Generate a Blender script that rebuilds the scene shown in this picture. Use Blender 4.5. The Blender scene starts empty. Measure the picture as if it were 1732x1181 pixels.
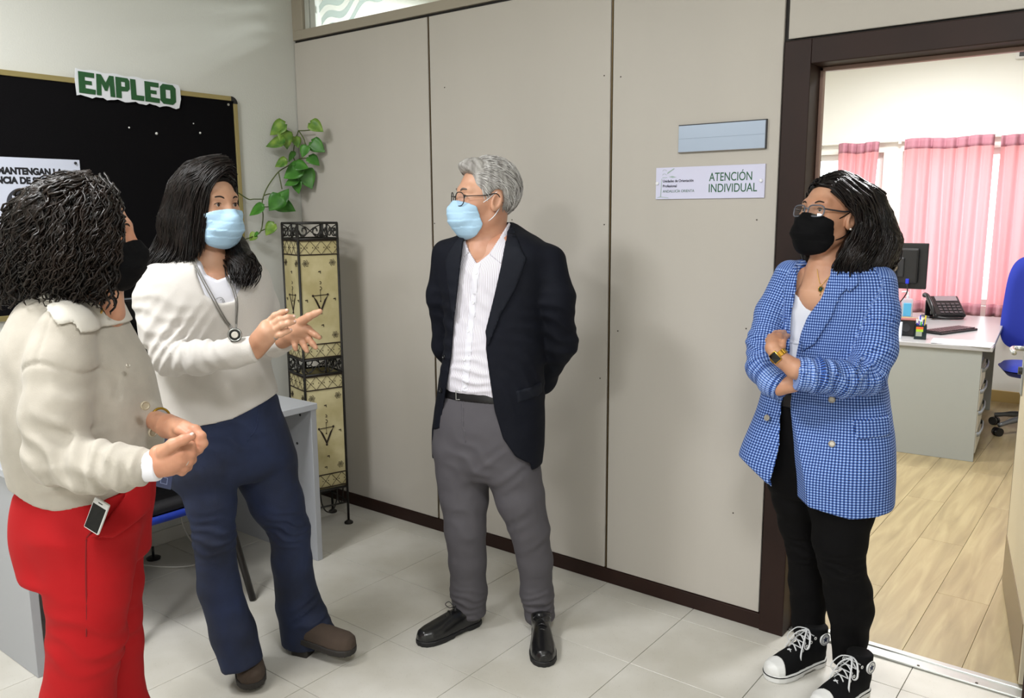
import bpy, bmesh, math, random
import numpy as np
from mathutils import Vector, Matrix

random.seed(7)
RNG = np.random.RandomState(11)
scene = bpy.context.scene
COL = scene.collection

# ------------------------------------------------------------------ camera
IW, IH = 1732, 1181
FPX = 1410.34
PITCH, YAW, ROLL = 0.1641, -0.6582, -0.0065
CAM = np.array([3.6872, -2.9178, 1.5776])
_fw = np.array([math.sin(YAW) * math.cos(PITCH), math.cos(YAW) * math.cos(PITCH), -math.sin(PITCH)])
_rt = np.array([math.cos(YAW), -math.sin(YAW), 0.0])
_up = np.cross(_rt, _fw)
_rt, _up = math.cos(ROLL) * _rt + math.sin(ROLL) * _up, -math.sin(ROLL) * _rt + math.cos(ROLL) * _up
cd = bpy.data.cameras.new('camera')
cd.sensor_width = 36.0
cd.lens = FPX / IW * 36.0
cd.clip_start = 0.05
cam = bpy.data.objects.new('camera', cd)
COL.objects.link(cam)
M = Matrix(((_rt[0], _up[0], -_fw[0], CAM[0]), (_rt[1], _up[1], -_fw[1], CAM[1]), (_rt[2], _up[2], -_fw[2], CAM[2]), (0, 0, 0, 1)))
cam.matrix_world = M
scene.camera = cam

# ------------------------------------------------------------------ view, world, lights
vs = scene.view_settings
vs.view_transform = 'Standard'
vs.look = 'None'
vs.gamma = 1.0
vs.use_curve_mapping = False
vs.exposure = 0.15

world = bpy.data.worlds.new('world')
scene.world = world
world.use_nodes = True
bg = world.node_tree.nodes['Background']
bg.inputs[0].default_value = (0.92, 0.96, 1.0, 1)
bg.inputs[1].default_value = 5.0


def area_light(name, loc, size, power, color=(1, 1, 1), rot=(0, 0, 0), size_y=None):
    ld = bpy.data.lights.new(name, 'AREA')
    ld.energy = power
    ld.color = color
    ld.size = size
    if size_y:
        ld.shape = 'RECTANGLE'
        ld.size_y = size_y
    o = bpy.data.objects.new(name, ld)
    o.location = loc
    o.rotation_euler = rot
    COL.objects.link(o)
    return o


CEIL = 2.92
area_light('light_hall_key', (1.12, -2.40, CEIL - 0.05), 0.58, 52, (0.98, 0.99, 1.0), size_y=0.58)
area_light('light_hall_second', (3.60, -2.30, CEIL - 0.05), 0.58, 40, (0.98, 0.99, 1.0), size_y=0.58)
area_light('light_hall_third', (2.60, -4.40, CEIL - 0.05), 0.58, 70, (0.98, 0.99, 1.0), size_y=0.58)
area_light('light_office_a', (0.75, 0.95, CEIL - 0.05), 0.58, 70, (0.99, 0.99, 1.0), size_y=0.58)
area_light('light_office_b', (3.10, 1.70, CEIL - 0.05), 0.58, 55, (0.99, 0.99, 1.0), size_y=0.58)
area_light('light_office_c', (2.20, 3.50, CEIL - 0.05), 0.58, 50, (0.99, 0.99, 1.0), size_y=0.58)


# ------------------------------------------------------------------ pixel helpers (design aid: photo pixel -> point of the place)
def ray(u, v):
    return _fw + _rt * (u - IW / 2) / FPX - _up * (v - IH / 2) / FPX


def onz(u, v, z=0.0):
    d = ray(u, v)
    return CAM + d * (z - CAM[2]) / d[2]


def onx(u, v, x=0.0):
    d = ray(u, v)
    return CAM + d * (x - CAM[0]) / d[0]


def ony(u, v, y=0.0):
    d = ray(u, v)
    return CAM + d * (y - CAM[1]) / d[1]


# ------------------------------------------------------------------ materials
def lin(c):
    return tuple(((x / 12.92) if x <= 0.04045 else ((x + 0.055) / 1.055) ** 2.4) for x in c)


def hexc(h):
    h = h.lstrip('#')
    return lin(tuple(int(h[i:i + 2], 16) / 255 for i in (0, 2, 4))) + (1.0,)


MATS = {}


def mat(name, color, rough=0.6, metal=0.0, bump=0.0, bscale=200.0, var=0.0, vscale=4.0, sub=0.0, spec=0.5, coat=0.0,
        color2=None, stretch=None, trans=0.0, alpha=1.0, coord='Object', bdist=0.002, sheen=0.0, emit=None, estr=1.0):
    if name in MATS:
        return MATS[name]
    m = bpy.data.materials.new(name)
    m.use_nodes = True
    nt = m.node_tree
    b = nt.nodes['Principled BSDF']
    col = hexc(color) if isinstance(color, str) else color
    b.inputs['Base Color'].default_value = col
    b.inputs['Roughness'].default_value = rough
    b.inputs['Metallic'].default_value = metal
    b.inputs['Specular IOR Level'].default_value = spec
    if sub:
        b.inputs['Subsurface Weight'].default_value = sub
        b.inputs['Subsurface Radius'].default_value = (0.012, 0.005, 0.003)
        b.inputs['Subsurface Scale'].default_value = 0.6
    if coat:
        b.inputs['Coat Weight'].default_value = coat
    if trans:
        b.inputs['Transmission Weight'].default_value = trans
    if sheen:
        b.inputs['Sheen Weight'].default_value = sheen
    if alpha < 1:
        b.inputs['Alpha'].default_value = alpha
    if emit:
        b.inputs['Emission Color'].default_value = hexc(emit)
        b.inputs['Emission Strength'].default_value = estr
    if bump or var or color2:
        tc = nt.nodes.new('ShaderNodeTexCoord')
        mp = nt.nodes.new('ShaderNodeMapping')
        nt.links.new(tc.outputs[coord], mp.inputs[0])
        if stretch:
            mp.inputs['Scale'].default_value = stretch
    if var or color2:
        n = nt.nodes.new('ShaderNodeTexNoise')
        n.inputs['Scale'].default_value = vscale
        n.inputs['Detail'].default_value = 5
        nt.links.new(mp.outputs[0], n.inputs['Vector'])
        rp = nt.nodes.new('ShaderNodeValToRGB')
        c2 = hexc(color2) if color2 else tuple(x * (1 - var) for x in col[:3]) + (1,)
        rp.color_ramp.elements[0].color = c2
        rp.color_ramp.elements[0].position = 0.35
        rp.color_ramp.elements[1].color = col
        rp.color_ramp.elements[1].position = 0.65
        nt.links.new(n.outputs[0], rp.inputs[0])
        nt.links.new(rp.outputs[0], b.inputs['Base Color'])
    if bump:
        n2 = nt.nodes.new('ShaderNodeTexNoise')
        n2.inputs['Scale'].default_value = bscale
        n2.inputs['Detail'].default_value = 3
        nt.links.new(mp.outputs[0], n2.inputs['Vector'])
        bp = nt.nodes.new('ShaderNodeBump')
        bp.inputs['Strength'].default_value = bump
        bp.inputs['Distance'].default_value = bdist
        nt.links.new(n2.outputs[0], bp.inputs['Height'])
        nt.links.new(bp.outputs[0], b.inputs['Normal'])
    MATS[name] = m
    return m


def nodes_of(m):
    nt = m.node_tree
    return nt, nt.nodes['Principled BSDF']


# ------------------------------------------------------------------ mesh helpers
def mesh_from(name, V, F, smooth=True, attr=None):
    me = bpy.data.meshes.new(name)
    V = np.asarray(V, np.float32)
    if isinstance(F, np.ndarray):
        k = F.shape[1]
        me.vertices.add(len(V))
        me.vertices.foreach_set('co', V.ravel())
        me.loops.add(F.size)
        me.loops.foreach_set('vertex_index', F.ravel().astype(np.int32))
        me.polygons.add(len(F))
        me.polygons.foreach_set('loop_start', np.arange(0, F.size, k, dtype=np.int32))
        me.update(calc_edges=True)
        me.validate()
    else:
        me.from_pydata([tuple(map(float, v)) for v in V], [], [tuple(int(i) for i in f) for f in F])
        me.update()
    if smooth:
        me.shade_smooth()
    if attr is not None:
        a = me.attributes.new('pat', 'FLOAT_VECTOR', 'POINT')
        a.data.foreach_set('vector', np.asarray(attr, np.float32).ravel())
    return me


def link(name, me, m=None, parent=None):
    o = bpy.data.objects.new(name, me)
    COL.objects.link(o)
    if m is not None and me is not None and len(me.materials) == 0:
        me.materials.append(m)
    if parent is not None:
        o.parent = parent
    return o


def tag(o, label=None, cat=None, group=None, kind=None):
    if label:
        o['label'] = label
    if cat:
        o['category'] = cat
    if group:
        o['group'] = group
    if kind:
        o['kind'] = kind
    return o


def empty(name, loc, rz=0.0, label=None, cat=None, group=None):
    o = bpy.data.objects.new(name, None)
    o.empty_display_size = 0.1
    o.location = [float(a) for a in loc]
    o.rotation_euler = (0, 0, rz)
    COL.objects.link(o)
    return tag(o, label, cat, group)


class MB:
    """collects shapes, builds ONE mesh object"""

    def __init__(s):
        s.V = []
        s.F = []

    def add(s, V, F):
        n = len(s.V)
        s.V.extend([tuple(map(float, v)) for v in V])
        s.F.extend([tuple(int(i) + n for i in f) for f in F])
        return s

    def box(s, lo, hi, bev=0.0, seg=2, R=None, c=None):
        lo = np.array(lo, float)
        hi = np.array(hi, float)
        bm = bmesh.new()
        bmesh.ops.create_cube(bm, size=1.0)
        ctr = (lo + hi) / 2
        sz = np.abs(hi - lo)
        for v in bm.verts:
            v.co = Vector((v.co.x * sz[0] + ctr[0], v.co.y * sz[1] + ctr[1], v.co.z * sz[2] + ctr[2]))
        if bev > 0:
            bmesh.ops.bevel(bm, geom=list(bm.edges), offset=min(bev, sz.min() * 0.45), segments=seg, affect='EDGES', profile=0.5)
        bm.verts.index_update()
        V = np.array([v.co[:] for v in bm.verts])
        if R is not None:
            c = np.zeros(3) if c is None else np.array(c)
            V = (V - c) @ np.array(R).T + c
        s.add(V, [[v.index for v in f.verts] for f in bm.faces])
        bm.free()
        return s

    def tube(s, pts, r, n=8, closed=False, cap=True, flat=1.0):
        P = np.array(pts, float)
        m = len(P)
        r = np.full(m, r, float) if np.isscalar(r) else np.array(r, float)
        if closed:
            T = np.roll(P, -1, 0) - np.roll(P, 1, 0)
        else:
            T = np.gradient(P, axis=0)
        T /= np.linalg.norm(T, axis=1)[:, None] + 1e-12
        ref = np.array([0, 0, 1.0]) if abs(T[0][2]) < 0.9 else np.array([1.0, 0, 0])
        N = np.zeros_like(P)
        a = np.cross(T[0], ref)
        a /= np.linalg.norm(a)
        for i in range(m):
            a = a - T[i] * (a @ T[i])
            a /= np.linalg.norm(a) + 1e-12
            N[i] = a
        B = np.cross(T, N)
        th = np.linspace(0, 2 * np.pi, n, endpoint=False)
        V = (P[:, None, :] + r[:, None, None] * (np.cos(th)[None, :, None] * N[:, None, :] + flat * np.sin(th)[None, :, None] * B[:, None, :])).reshape(-1, 3)
        F = []
        mm = m if closed else m - 1
        for i in range(mm):
            j = (i + 1) % m
            for k in range(n):
                F.append((i * n + k, i * n + (k + 1) % n, j * n + (k + 1) % n, j * n + k))
        if cap and not closed:
            F.append(tuple(range(n - 1, -1, -1)))
            F.append(tuple((m - 1) * n + k for k in range(n)))
        return s.add(V, F)

    def lathe(s, prof, c=(0, 0, 0), n=24, R=None):
        V = []
        F = []
        for (r, z) in prof:
            for k in range(n):
                a = 2 * math.pi * k / n
                V.append((r * math.cos(a), r * math.sin(a), z))
        for i in range(len(prof) - 1):
            for k in range(n):
                F.append((i * n + k, i * n + (k + 1) % n, (i + 1) * n + (k + 1) % n, (i + 1) * n + k))
        F.append(tuple(range(n - 1, -1, -1)))
        F.append(tuple((len(prof) - 1) * n + k for k in range(n)))
        V = np.array(V)
        if R is not None:
            V = V @ np.array(R).T
        return s.add(V + np.array(c, float), F)

    def prism(s, poly, fn, t0, t1):
        """extrude a 2-D polygon: fn(a, b, t) -> 3-D point"""
        n = len(poly)
        V = [fn(a, b, t0) for a, b in poly] + [fn(a, b, t1) for a, b in poly]
        F = [tuple(range(n - 1, -1, -1)), tuple(range(n, 2 * n))]
        for i in range(n):
            j = (i + 1) % n
            F.append((i, j, n + j, n + i))
        return s.add(V, F)

    def grid(s, P):
        a, b = P.shape[:2]
        F = [(i * b + j, (i + 1) * b + j, (i + 1) * b + j + 1, i * b + j + 1) for i in range(a - 1) for j in range(b - 1)]
        return s.add(P.reshape(-1, 3), F)

    def sphere(s, c, r, n=12, sc=(1, 1, 1)):
        V = []
        F = []
        m = n // 2 + 1
        for i in range(1, m - 1):
            t = math.pi * i / (m - 1)
            for k in range(n):
                a = 2 * math.pi * k / n
                V.append((c[0] + sc[0] * r * math.sin(t) * math.cos(a), c[1] + sc[1] * r * math.sin(t) * math.sin(a), c[2] + sc[2] * r * math.cos(t)))
        V.append((c[0], c[1], c[2] + sc[2] * r))
        V.append((c[0], c[1], c[2] - sc[2] * r))
        q = m - 2
        for i in range(q - 1):
            for k in range(n):
                F.append((i * n + k, (i + 1) * n + k, (i + 1) * n + (k + 1) % n, i * n + (k + 1) % n))
        for k in range(n):
            F.append((q * n, k, (k + 1) % n))
            F.append((q * n + 1, (q - 1) * n + (k + 1) % n, (q - 1) * n + k))
        return s.add(V, F)

    def xf(s, fn):
        s.V = [tuple(map(float, fn(np.array(v)))) for v in s.V]
        return s

    def obj(s, name, m, parent=None, smooth=False, solid=0.0):
        me = bpy.data.meshes.new(name)
        me.from_pydata(s.V, [], s.F)
        bm = bmesh.new()
        bm.from_mesh(me)
        bmesh.ops.recalc_face_normals(bm, faces=bm.faces)
        bm.to_mesh(me)
        bm.free()
        me.update()
        if smooth:
            me.shade_smooth()
        if smooth == 'auto':
            me.set_sharp_from_angle(angle=0.6)
        o = link(name, me, m, parent)
        if solid:
            md = o.modifiers.new('thickness', 'SOLIDIFY')
            md.thickness = solid
        return o


def catmull(pts, n):
    P = np.array(pts, float)
    m = len(P)
    t = np.linspace(0, m - 1, n)
    i = np.clip(t.astype(int), 0, m - 2)
    f = (t - i)[:, None]
    p0 = P[np.clip(i - 1, 0, m - 1)]
    p1 = P[i]
    p2 = P[i + 1]
    p3 = P[np.clip(i + 2, 0, m - 1)]
    return 0.5 * ((2 * p1) + (-p0 + p2) * f + (2 * p0 - 5 * p1 + 4 * p2 - p3) * f ** 2 + (-p0 + 3 * p1 - 3 * p2 + p3) * f ** 3)


def text_mesh(txt, size, bold=0.0, extrude=0.0008, align='LEFT', spacing=1.0):
    cu = bpy.data.curves.new('txt', 'FONT')
    cu.body = txt
    cu.size = size
    cu.extrude = extrude
    cu.offset = bold
    cu.align_x = align
    cu.space_character = spacing
    o = bpy.data.objects.new('txt', cu)
    COL.objects.link(o)
    dg = bpy.context.evaluated_depsgraph_get()
    me = bpy.data.meshes.new_from_object(o.evaluated_get(dg))
    bpy.data.objects.remove(o)
    bpy.data.curves.remove(cu)
    return me


def text_on(name, txt, size, m, origin, ex, ez, parent=None, bold=0.0, width=None, spacing=1.0, extrude=0.0008):
    """letters lying on a plane: ex = reading direction, ez = up"""
    me = text_mesh(txt, size, bold, extrude, spacing=spacing)
    n = len(me.vertices)
    co = np.zeros(n * 3, np.float32)
    me.vertices.foreach_get('co', co)
    co = co.reshape(-1, 3)
    if width:
        k = width / (co[:, 0].max() - co[:, 0].min())
        co[:, 0] = (co[:, 0] - co[:, 0].min()) * k
    ex = np.array(ex, float)
    ez = np.array(ez, float)
    en = np.cross(ex, ez)
    W = np.array(origin, float) + co[:, :1] * ex + co[:, 1:2] * ez + co[:, 2:3] * en
    if parent is not None:
        W = W - np.array(parent.location)
    me.vertices.foreach_set('co', W.astype(np.float32).ravel())
    me.update()
    me.materials.clear()
    return link(name, me, m, parent)


def proj(P):
    v = np.array(P, float) - CAM
    z = v @ _fw
    return IW / 2 + FPX * (v @ _rt) / z, IH / 2 - FPX * (v @ _up) / z


def zfrom(v, x, y):
    lo, hi = -1.0, 4.0
    for _ in range(40):
        m = (lo + hi) / 2
        if proj((x, y, m))[1] > v:
            lo = m
        else:
            hi = m
    return (lo + hi) / 2


# ================================================================== the setting
X0, X1, Y0, Y1 = 0.0, 5.3, -5.2, 4.85
m_panel = mat('panel_laminate', '#bdb7ae', 0.5, bump=0.05, bscale=90, stretch=(1, 1, 0.15), var=0.05, vscale=2.5)
m_brown = mat('brown_metal', '#2b1812', 0.5, spec=0.3, var=0.25, vscale=6)
m_browndk = mat('groove_dark', '#17100d', 0.6)
m_plaster = mat('plaster', '#cbcbc4', 0.85, bump=0.25, bscale=120, bdist=0.003)
m_white = mat('white_paint', '#e9e9e2', 0.8, bump=0.05, bscale=80)
m_tile = mat('terrazzo', '#c6c3bb', 0.28, spec=0.45)
m_grout = mat('grout', '#6b665d', 0.9)
m_ledge = mat('beige_metal', '#a39a8a', 0.5)


def terrazzo(m):
    nt, b = nodes_of(m)
    tc = nt.nodes.new('ShaderNodeTexCoord')
    geo = nt.nodes.new('ShaderNodeNewGeometry')
    v = nt.nodes.new('ShaderNodeTexVoronoi')
    v.inputs['Scale'].default_value = 190
    nt.links.new(geo.outputs['Position'], v.inputs['Vector'])
    rp = nt.nodes.new('ShaderNodeValToRGB')
    rp.color_ramp.elements[0].position = 0.0
    rp.color_ramp.elements[0].color = hexc('#a7a298')
    rp.color_ramp.elements[1].position = 0.22
    rp.color_ramp.elements[1].color = (1, 1, 1, 1)
    n = nt.nodes.new('ShaderNodeTexNoise')
    n.inputs['Scale'].default_value = 3.0
    n.inputs['Detail'].default_value = 6
    nt.links.new(geo.outputs['Position'], n.inputs['Vector'])
    rp2 = nt.nodes.new('ShaderNodeValToRGB')
    rp2.color_ramp.elements[0].position = 0.35
    rp2.color_ramp.elements[0].color = hexc('#bdb9ae')
    rp2.color_ramp.elements[1].position = 0.65
    rp2.color_ramp.elements[1].color = hexc('#cfccc4')
    nt.links.new(n.outputs[0], rp2.inputs[0])
    n3 = nt.nodes.new('ShaderNodeTexNoise')
    n3.inputs['Scale'].default_value = 60.0
    nt.links.new(geo.outputs['Position'], n3.inputs['Vector'])
    mth = nt.nodes.new('ShaderNodeMath')
    mth.operation = 'GREATER_THAN'
    mth.inputs[1].default_value = 0.56
    nt.links.new(n3.outputs[0], mth.inputs[0])
    nt.links.new(v.outputs['Distance'], rp.inputs[0])
    mx = nt.nodes.new('ShaderNodeMix')
    mx.data_type = 'RGBA'
    mx.blend_type = 'MULTIPLY'
    nt.links.new(mth.outputs[0], mx.inputs[0])
    nt.links.new(rp2.outputs[0], mx.inputs[6])
    nt.links.new(rp.outputs[0], mx.inputs[7])
    nt.links.new(mx.outputs[2], b.inputs['Base Color'])


terrazzo(m_tile)


def struct(name, mb, m, **k):
    o = mb.obj(name, m, **k)
    o['kind'] = 'structure'
    return o


# floor of the hall: slab with tiles laid one by one
floor = struct('floor', MB().box((X0, Y0, -0.06), (X1, 0.10, -0.0045)), m_grout)
TS = 0.40
tile_me = None
gx0, gy0 = 1.545, -0.915
for i in range(-4, 10):
    for j in range(-11, 3):
        x, y = gx0 + i * TS, gy0 + j * TS
        xa, xb = max(x, X0), min(x + TS, X1)
        ya, yb = max(y, Y0), min(y + TS, 0.055)
        if xb - xa < 0.02 or yb - ya < 0.02:
            continue
        full = abs(xb - xa - TS) < 1e-6 and abs(yb - ya - TS) < 1e-6
        g = 0.0011
        if full and tile_me is not None:
            t = link('floor_tile', tile_me, None, floor)
        else:
            w, d = (xb - xa) / 2 - g, (yb - ya) / 2 - g
            t = MB().box((-w, -d, -0.0145), (w, d, 0), 0.0008, 1).obj('floor_tile', m_tile, floor)
            if full:
                tile_me = t.data
        t.location = ((xa + xb) / 2, (ya + yb) / 2, 0.00015 * ((i * 7 + j * 3) % 3) - 0.0003)

# office floor: laminate planks
m_wood = mat('laminate', '#b39a6b', 0.35, spec=0.4)


def woodmat(m):
    nt, b = nodes_of(m)
    geo = nt.nodes.new('ShaderNodeNewGeometry')
    oi = nt.nodes.new('ShaderNodeObjectInfo')
    add = nt.nodes.new('ShaderNodeVectorMath')
    add.operation = 'ADD'
    sc = nt.nodes.new('ShaderNodeVectorMath')
    sc.operation = 'SCALE'
    nt.links.new(oi.outputs['Location'], sc.inputs[0])
    sc.inputs['Scale'].default_value = 3.7
    nt.links.new(geo.outputs['Position'], add.inputs[0])
    nt.links.new(sc.outputs[0], add.inputs[1])
    mp = nt.nodes.new('ShaderNodeMapping')
    mp.inputs['Scale'].default_value = (9, 0.8, 9)
    nt.links.new(add.outputs[0], mp.inputs[0])
    n = nt.nodes.new('ShaderNodeTexNoise')
    n.inputs['Scale'].default_value = 2.2
    n.inputs['Detail'].default_value = 8
    n.inputs['Distortion'].default_value = 0.8
    nt.links.new(mp.outputs[0], n.inputs['Vector'])
    rp = nt.nodes.new('ShaderNodeValToRGB')
    e = rp.color_ramp.elements
    e[0].position = 0.3
    e[0].color = hexc('#8c7d5d')
    e[1].position = 0.7
    e[1].color = hexc('#a99a75')
    e2 = rp.color_ramp.elements.new(0.5)
    e2.color = hexc('#9b8b68')
    nt.links.new(n.outputs[0], rp.inputs[0])
    nt.links.new(rp.outputs[0], b.inputs['Base Color'])


woodmat(m_wood)
floor2 = struct('floor_office', MB().box((X0, 0.10, -0.06), (X1, Y1, -0.0045)), m_grout)
PW, PL = 0.193, 1.28
plank_me = MB().box((-PW / 2 + 0.0006, -PL / 2 + 0.0006, -0.012), (PW / 2 - 0.0006, PL / 2 - 0.0006, 0), 0.0008, 1)
k = 0
for i in range(28):
    x = 0.0 + PW * (i + 0.5) + 0.0
    if x > X1 - PW / 2:
        continue
    y = 0.12 - ((i * 0.47) % 1.0) * PL
    while y < Y1:
        ya, yb = max(y, 0.125), min(y + PL, Y1)
        if yb - ya > 0.03:
            t = MB().box((-PW / 2 + 0.0006, -(yb - ya) / 2 + 0.0006, -0.012), (PW / 2 - 0.0006, (yb - ya) / 2 - 0.0006, 0), 0.0008, 1).obj('floor_plank', m_wood, floor2)
            t.location = (x, (ya + yb) / 2, 0)
        y += PL

struct('ceiling', MB().box((X0 - 0.1, Y0 - 0.1, CEIL), (X1 + 0.1, Y1 + 0.1, CEIL + 0.08)), m_white)
wl = struct('wall_left', MB().box((-0.12, Y0 - 0.1, -0.06), (0, Y1 + 0.1, CEIL)), m_plaster)
struct('wall_right', MB().box((X1, Y0 - 0.1, -0.06), (X1 + 0.12, Y1 + 0.1, CEIL)), m_plaster)
struct('wall_front', MB().box((X0, Y0 - 0.12, -0.06), (X1, Y0, CEIL)), m_plaster)
m_bbw = mat('pale_skirting', '#c9c6bd', 0.5)
struct('baseboard_left', MB().box((0.0005, Y0, 0.0), (0.012, -0.02, 0.07), 0.003), m_bbw)

# partition wall: dark core, laminate panels screwed on it
DL, DR, DT = 2.708, 3.475, 2.056          # door opening
core = MB()
core.box((0.0, 0.013, 0.0), (2.64, 0.095, 2.462))
core.box((2.64, 0.013, 2.10), (3.545, 0.095, CEIL))
core.box((3.545, 0.013, 0.0), (X1, 0.095, CEIL))
wall_back = struct('wall_back', core, m_browndk)
HG, HB = 2.449, 0.061


def panel(x0, x1, z0, z1):
    o = MB().box((x0, 0.0, z0), (x1, 0.0125, z1), 0.0015, 1).obj('wall_panel', m_panel, wall_back)
    MB().box((x0, 0.096, z0), (x1, 0.108, z1), 0.0015, 1).obj('wall_panel', m_white, wall_back)
    return o


PN = [(0.004, 0.9545), (0.9665, 1.925), (1.937, 2.608)]
for a, b in PN:
    panel(a, b, HB + 0.002, HG)
panel(2.624, 3.55, 2.146, CEIL - 0.004)
panel(3.57, 4.52, HB, HG)
panel(4.532, X1 - 0.004, HB, HG)
# metal joint strips in the gaps
m_gold = mat('joint_strip', '#5c4a2c', 0.4, metal=0.6)
for x in (0.9605, 1.931):
    MB().box((x - 0.0022, 0.003, HB), (x + 0.0022, 0.013, HG)).obj('joint_strip', m_gold, wall_back)
# little screw heads
m_screw = mat('screw', '#4a443c', 0.5, metal=0.5)
scr = MB().lathe([(0.0032, -0.0015), (0.0028, 0.0008)], n=8, R=[[1, 0, 0], [0, 0, -1], [0, 1, 0]])
scr_me = None
for (u, v) in [(735, 378), (866, 372), (1022, 128), (1022, 380), (1050, 130), (1045, 560), (1280, 372), (1262, 556), (1240, 868), (752, 148), (1015, 640)]:
    P = ony(u, v, 0.0)
    if scr_me is None:
        s_ = scr.obj('screw', m_screw, wall_back)
        scr_me = s_.data
    else:
        s_ = link('screw', scr_me, None, wall_back)
    s_.location = (float(P[0]), -0.0003, float(P[2]))
struct('baseboard_back', MB().box((0.0, -0.007, 0.0), (2.617, 0.013, HB), 0.002), m_brown)

# beige ledge and transom window above the panels
tr = MB()
tr.box((0.0, -0.003, 2.462), (2.617, 0.095, 2.508), 0.002)
tr.box((0.0, -0.003, 2.508), (0.082, 0.095, CEIL), 0.002)
tr.box((1.90, -0.003, 2.508), (1.95, 0.095, CEIL), 0.002)
tr.box((0.0, -0.003, CEIL - 0.05), (2.617, 0.095, CEIL), 0.002)
struct('trim_1', tr, m_ledge)
m_alu = mat('pale_frame', '#c3c5bd', 0.4)
win3 = struct('window_3', MB().box((0.084, 0.012, 2.510), (0.118, 0.05, CEIL - 0.05), 0.003).box((0.122, 0.016, 2.510), (0.162, 0.05, CEIL - 0.05), 0.003), m_alu)
m_pane = mat('clear_pane', (0.8, 0.86, 0.86, 1), 0.05)


def clear_glass(m, tint=(0.93, 0.97, 0.97), refl=0.10):
    nt = m.node_tree
    for n in list(nt.nodes):
        if n.type != 'OUTPUT_MATERIAL':
            nt.nodes.remove(n)
    out = [n for n in nt.nodes if n.type == 'OUTPUT_MATERIAL'][0]
    t = nt.nodes.new('ShaderNodeBsdfTransparent')
    t.inputs[0].default_value = tint + (1,)
    g = nt.nodes.new('ShaderNodeBsdfGlossy')
    g.inputs['Roughness'].default_value = 0.03
    mx = nt.nodes.new('ShaderNodeMixShader')
    mx.inputs[0].default_value = refl
    nt.links.new(t.outputs[0], mx.inputs[1])
    nt.links.new(g.outputs[0], mx.inputs[2])
    nt.links.new(mx.outputs[0], out.inputs[0])


clear_glass(m_pane)
MB().box((0.16, 0.040, 2.508), (2.617, 0.045, CEIL - 0.05)).obj('pane', m_pane, win3)
m_frost = mat('frosted_stripe', '#cfd6d2', 0.7, trans=0.0)
ntf, bf = nodes_of(m_frost)
tl = ntf.nodes.new('ShaderNodeBsdfTranslucent')
tl.inputs[0].default_value = (0.78, 0.84, 0.82, 1)
mxf = ntf.nodes.new('ShaderNodeMixShader')
mxf.inputs[0].default_value = 0.55
outf = [n for n in ntf.nodes if n.type == 'OUTPUT_MATERIAL'][0]
ntf.links.new(bf.outputs[0], mxf.inputs[1])
ntf.links.new(tl.outputs[0], mxf.inputs[2])
ntf.links.new(mxf.outputs[0], outf.inputs[0])
for q in range(6):                                  # etched waves
    ss = np.linspace(0, 1, 40)
    P = np.zeros((40, 2, 3))
    for i, s_ in enumerate(ss):
        x = 0.20 + 0.46 * s_ - 0.015 * q
        zc = 2.46 + 0.062 * q + 0.17 * s_ + 0.028 * math.sin(s_ * 11.0 + 0.6)
        for j in (0, 1):
            zz = min(max(zc + (j - 0.5) * 0.034, 2.509), CEIL - 0.051)
            P[i, j] = (x, 0.0385, zz)
    MB().grid(P).obj('etched_wave', m_frost, win3, solid=0.0012)

# door frame, threshold, door leaf
fr = MB()
fr.box((2.617, -0.014, 0.0), (DL, 0.112, 2.137), 0.003)
fr.box((DR, -0.014, 0.0), (3.56, 0.112, 2.137), 0.003)
fr.box((DL, -0.014, DT), (DR, 0.112, 2.137), 0.003)
struct('trim_2', fr, m_brown)
m_lip = mat('frame_inner_lip', '#8b6f62', 0.35)
lip = MB().box((DL, 0.085, 0.0), (DL + 0.012, 0.110, DT), 0.002).box((DL, 0.085, DT - 0.014), (DR, 0.110, DT), 0.002)
struct('trim_3', lip, m_lip)
m_steel = mat('threshold_metal', '#b9bbb8', 0.28, metal=0.9)
th = struct('trim_4', MB().box((DL, 0.050, 0.0), (DR, 0.078, 0.008), 0.003).box((DL, 0.112, 0.0), (DR, 0.140, 0.008), 0.003).box((DL, 0.078, 0.0), (DR, 0.112, 0.004)), m_steel)
for x in (2.80, 2.98, 3.16, 3.34):
    MB().lathe([(0.005, 0.0), (0.004, 0.002)], (x, 0.062, 0.0078), 10).obj('screw', m_screw, th)

m_door = mat('door_cream', '#c4b9a0', 0.4, var=0.05, vscale=3)
m_kick = mat('kick_plate', '#7b6a52', 0.35, metal=0.3)
m_edge = mat('door_edge', '#20100f', 0.5)
ang = math.atan2(1.0 - 0.135, 3.312 - 3.472)
door = empty('door_1', (3.472, 0.135, 0.0), ang)
door['kind'] = 'structure'
DWID = 0.885
MB().box((0.0, -0.02, 0.012), (DWID - 0.006, 0.02, 2.04), 0.002).obj('door_leaf', m_door, door)
MB().box((DWID - 0.006, -0.0205, 0.012), (DWID, 0.0205, 2.04), 0.001).obj('door_edging', m_edge, door)
MB().box((0.02, 0.0195, 0.012), (DWID, 0.0225, 0.215), 0.0008).obj('kick_plate', m_kick, door)
hp = MB().box((DWID - 0.085, 0.0195, 0.83), (DWID - 0.030, 0.026, 1.10), 0.003).obj('handle_plate', m_steel, door)
m_dark = mat('black_plastic', '#151517', 0.35)
lv = MB().tube([(DWID - 0.058, 0.022, 1.02), (DWID - 0.058, 0.062, 1.02)], 0.010, 10)
lv.tube(catmull([(DWID - 0.058, 0.062, 1.02), (DWID - 0.09, 0.070, 1.02), (DWID - 0.18, 0.068, 1.018)], 10), 0.0095, 10)
lv.obj('lever', m_steel, hp, smooth=True)
MB().tube([(DWID - 0.058, 0.024, 0.93), (DWID - 0.058, 0.040, 0.93)], 0.016, 12).obj('lock_cylinder', m_dark, hp)

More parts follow.
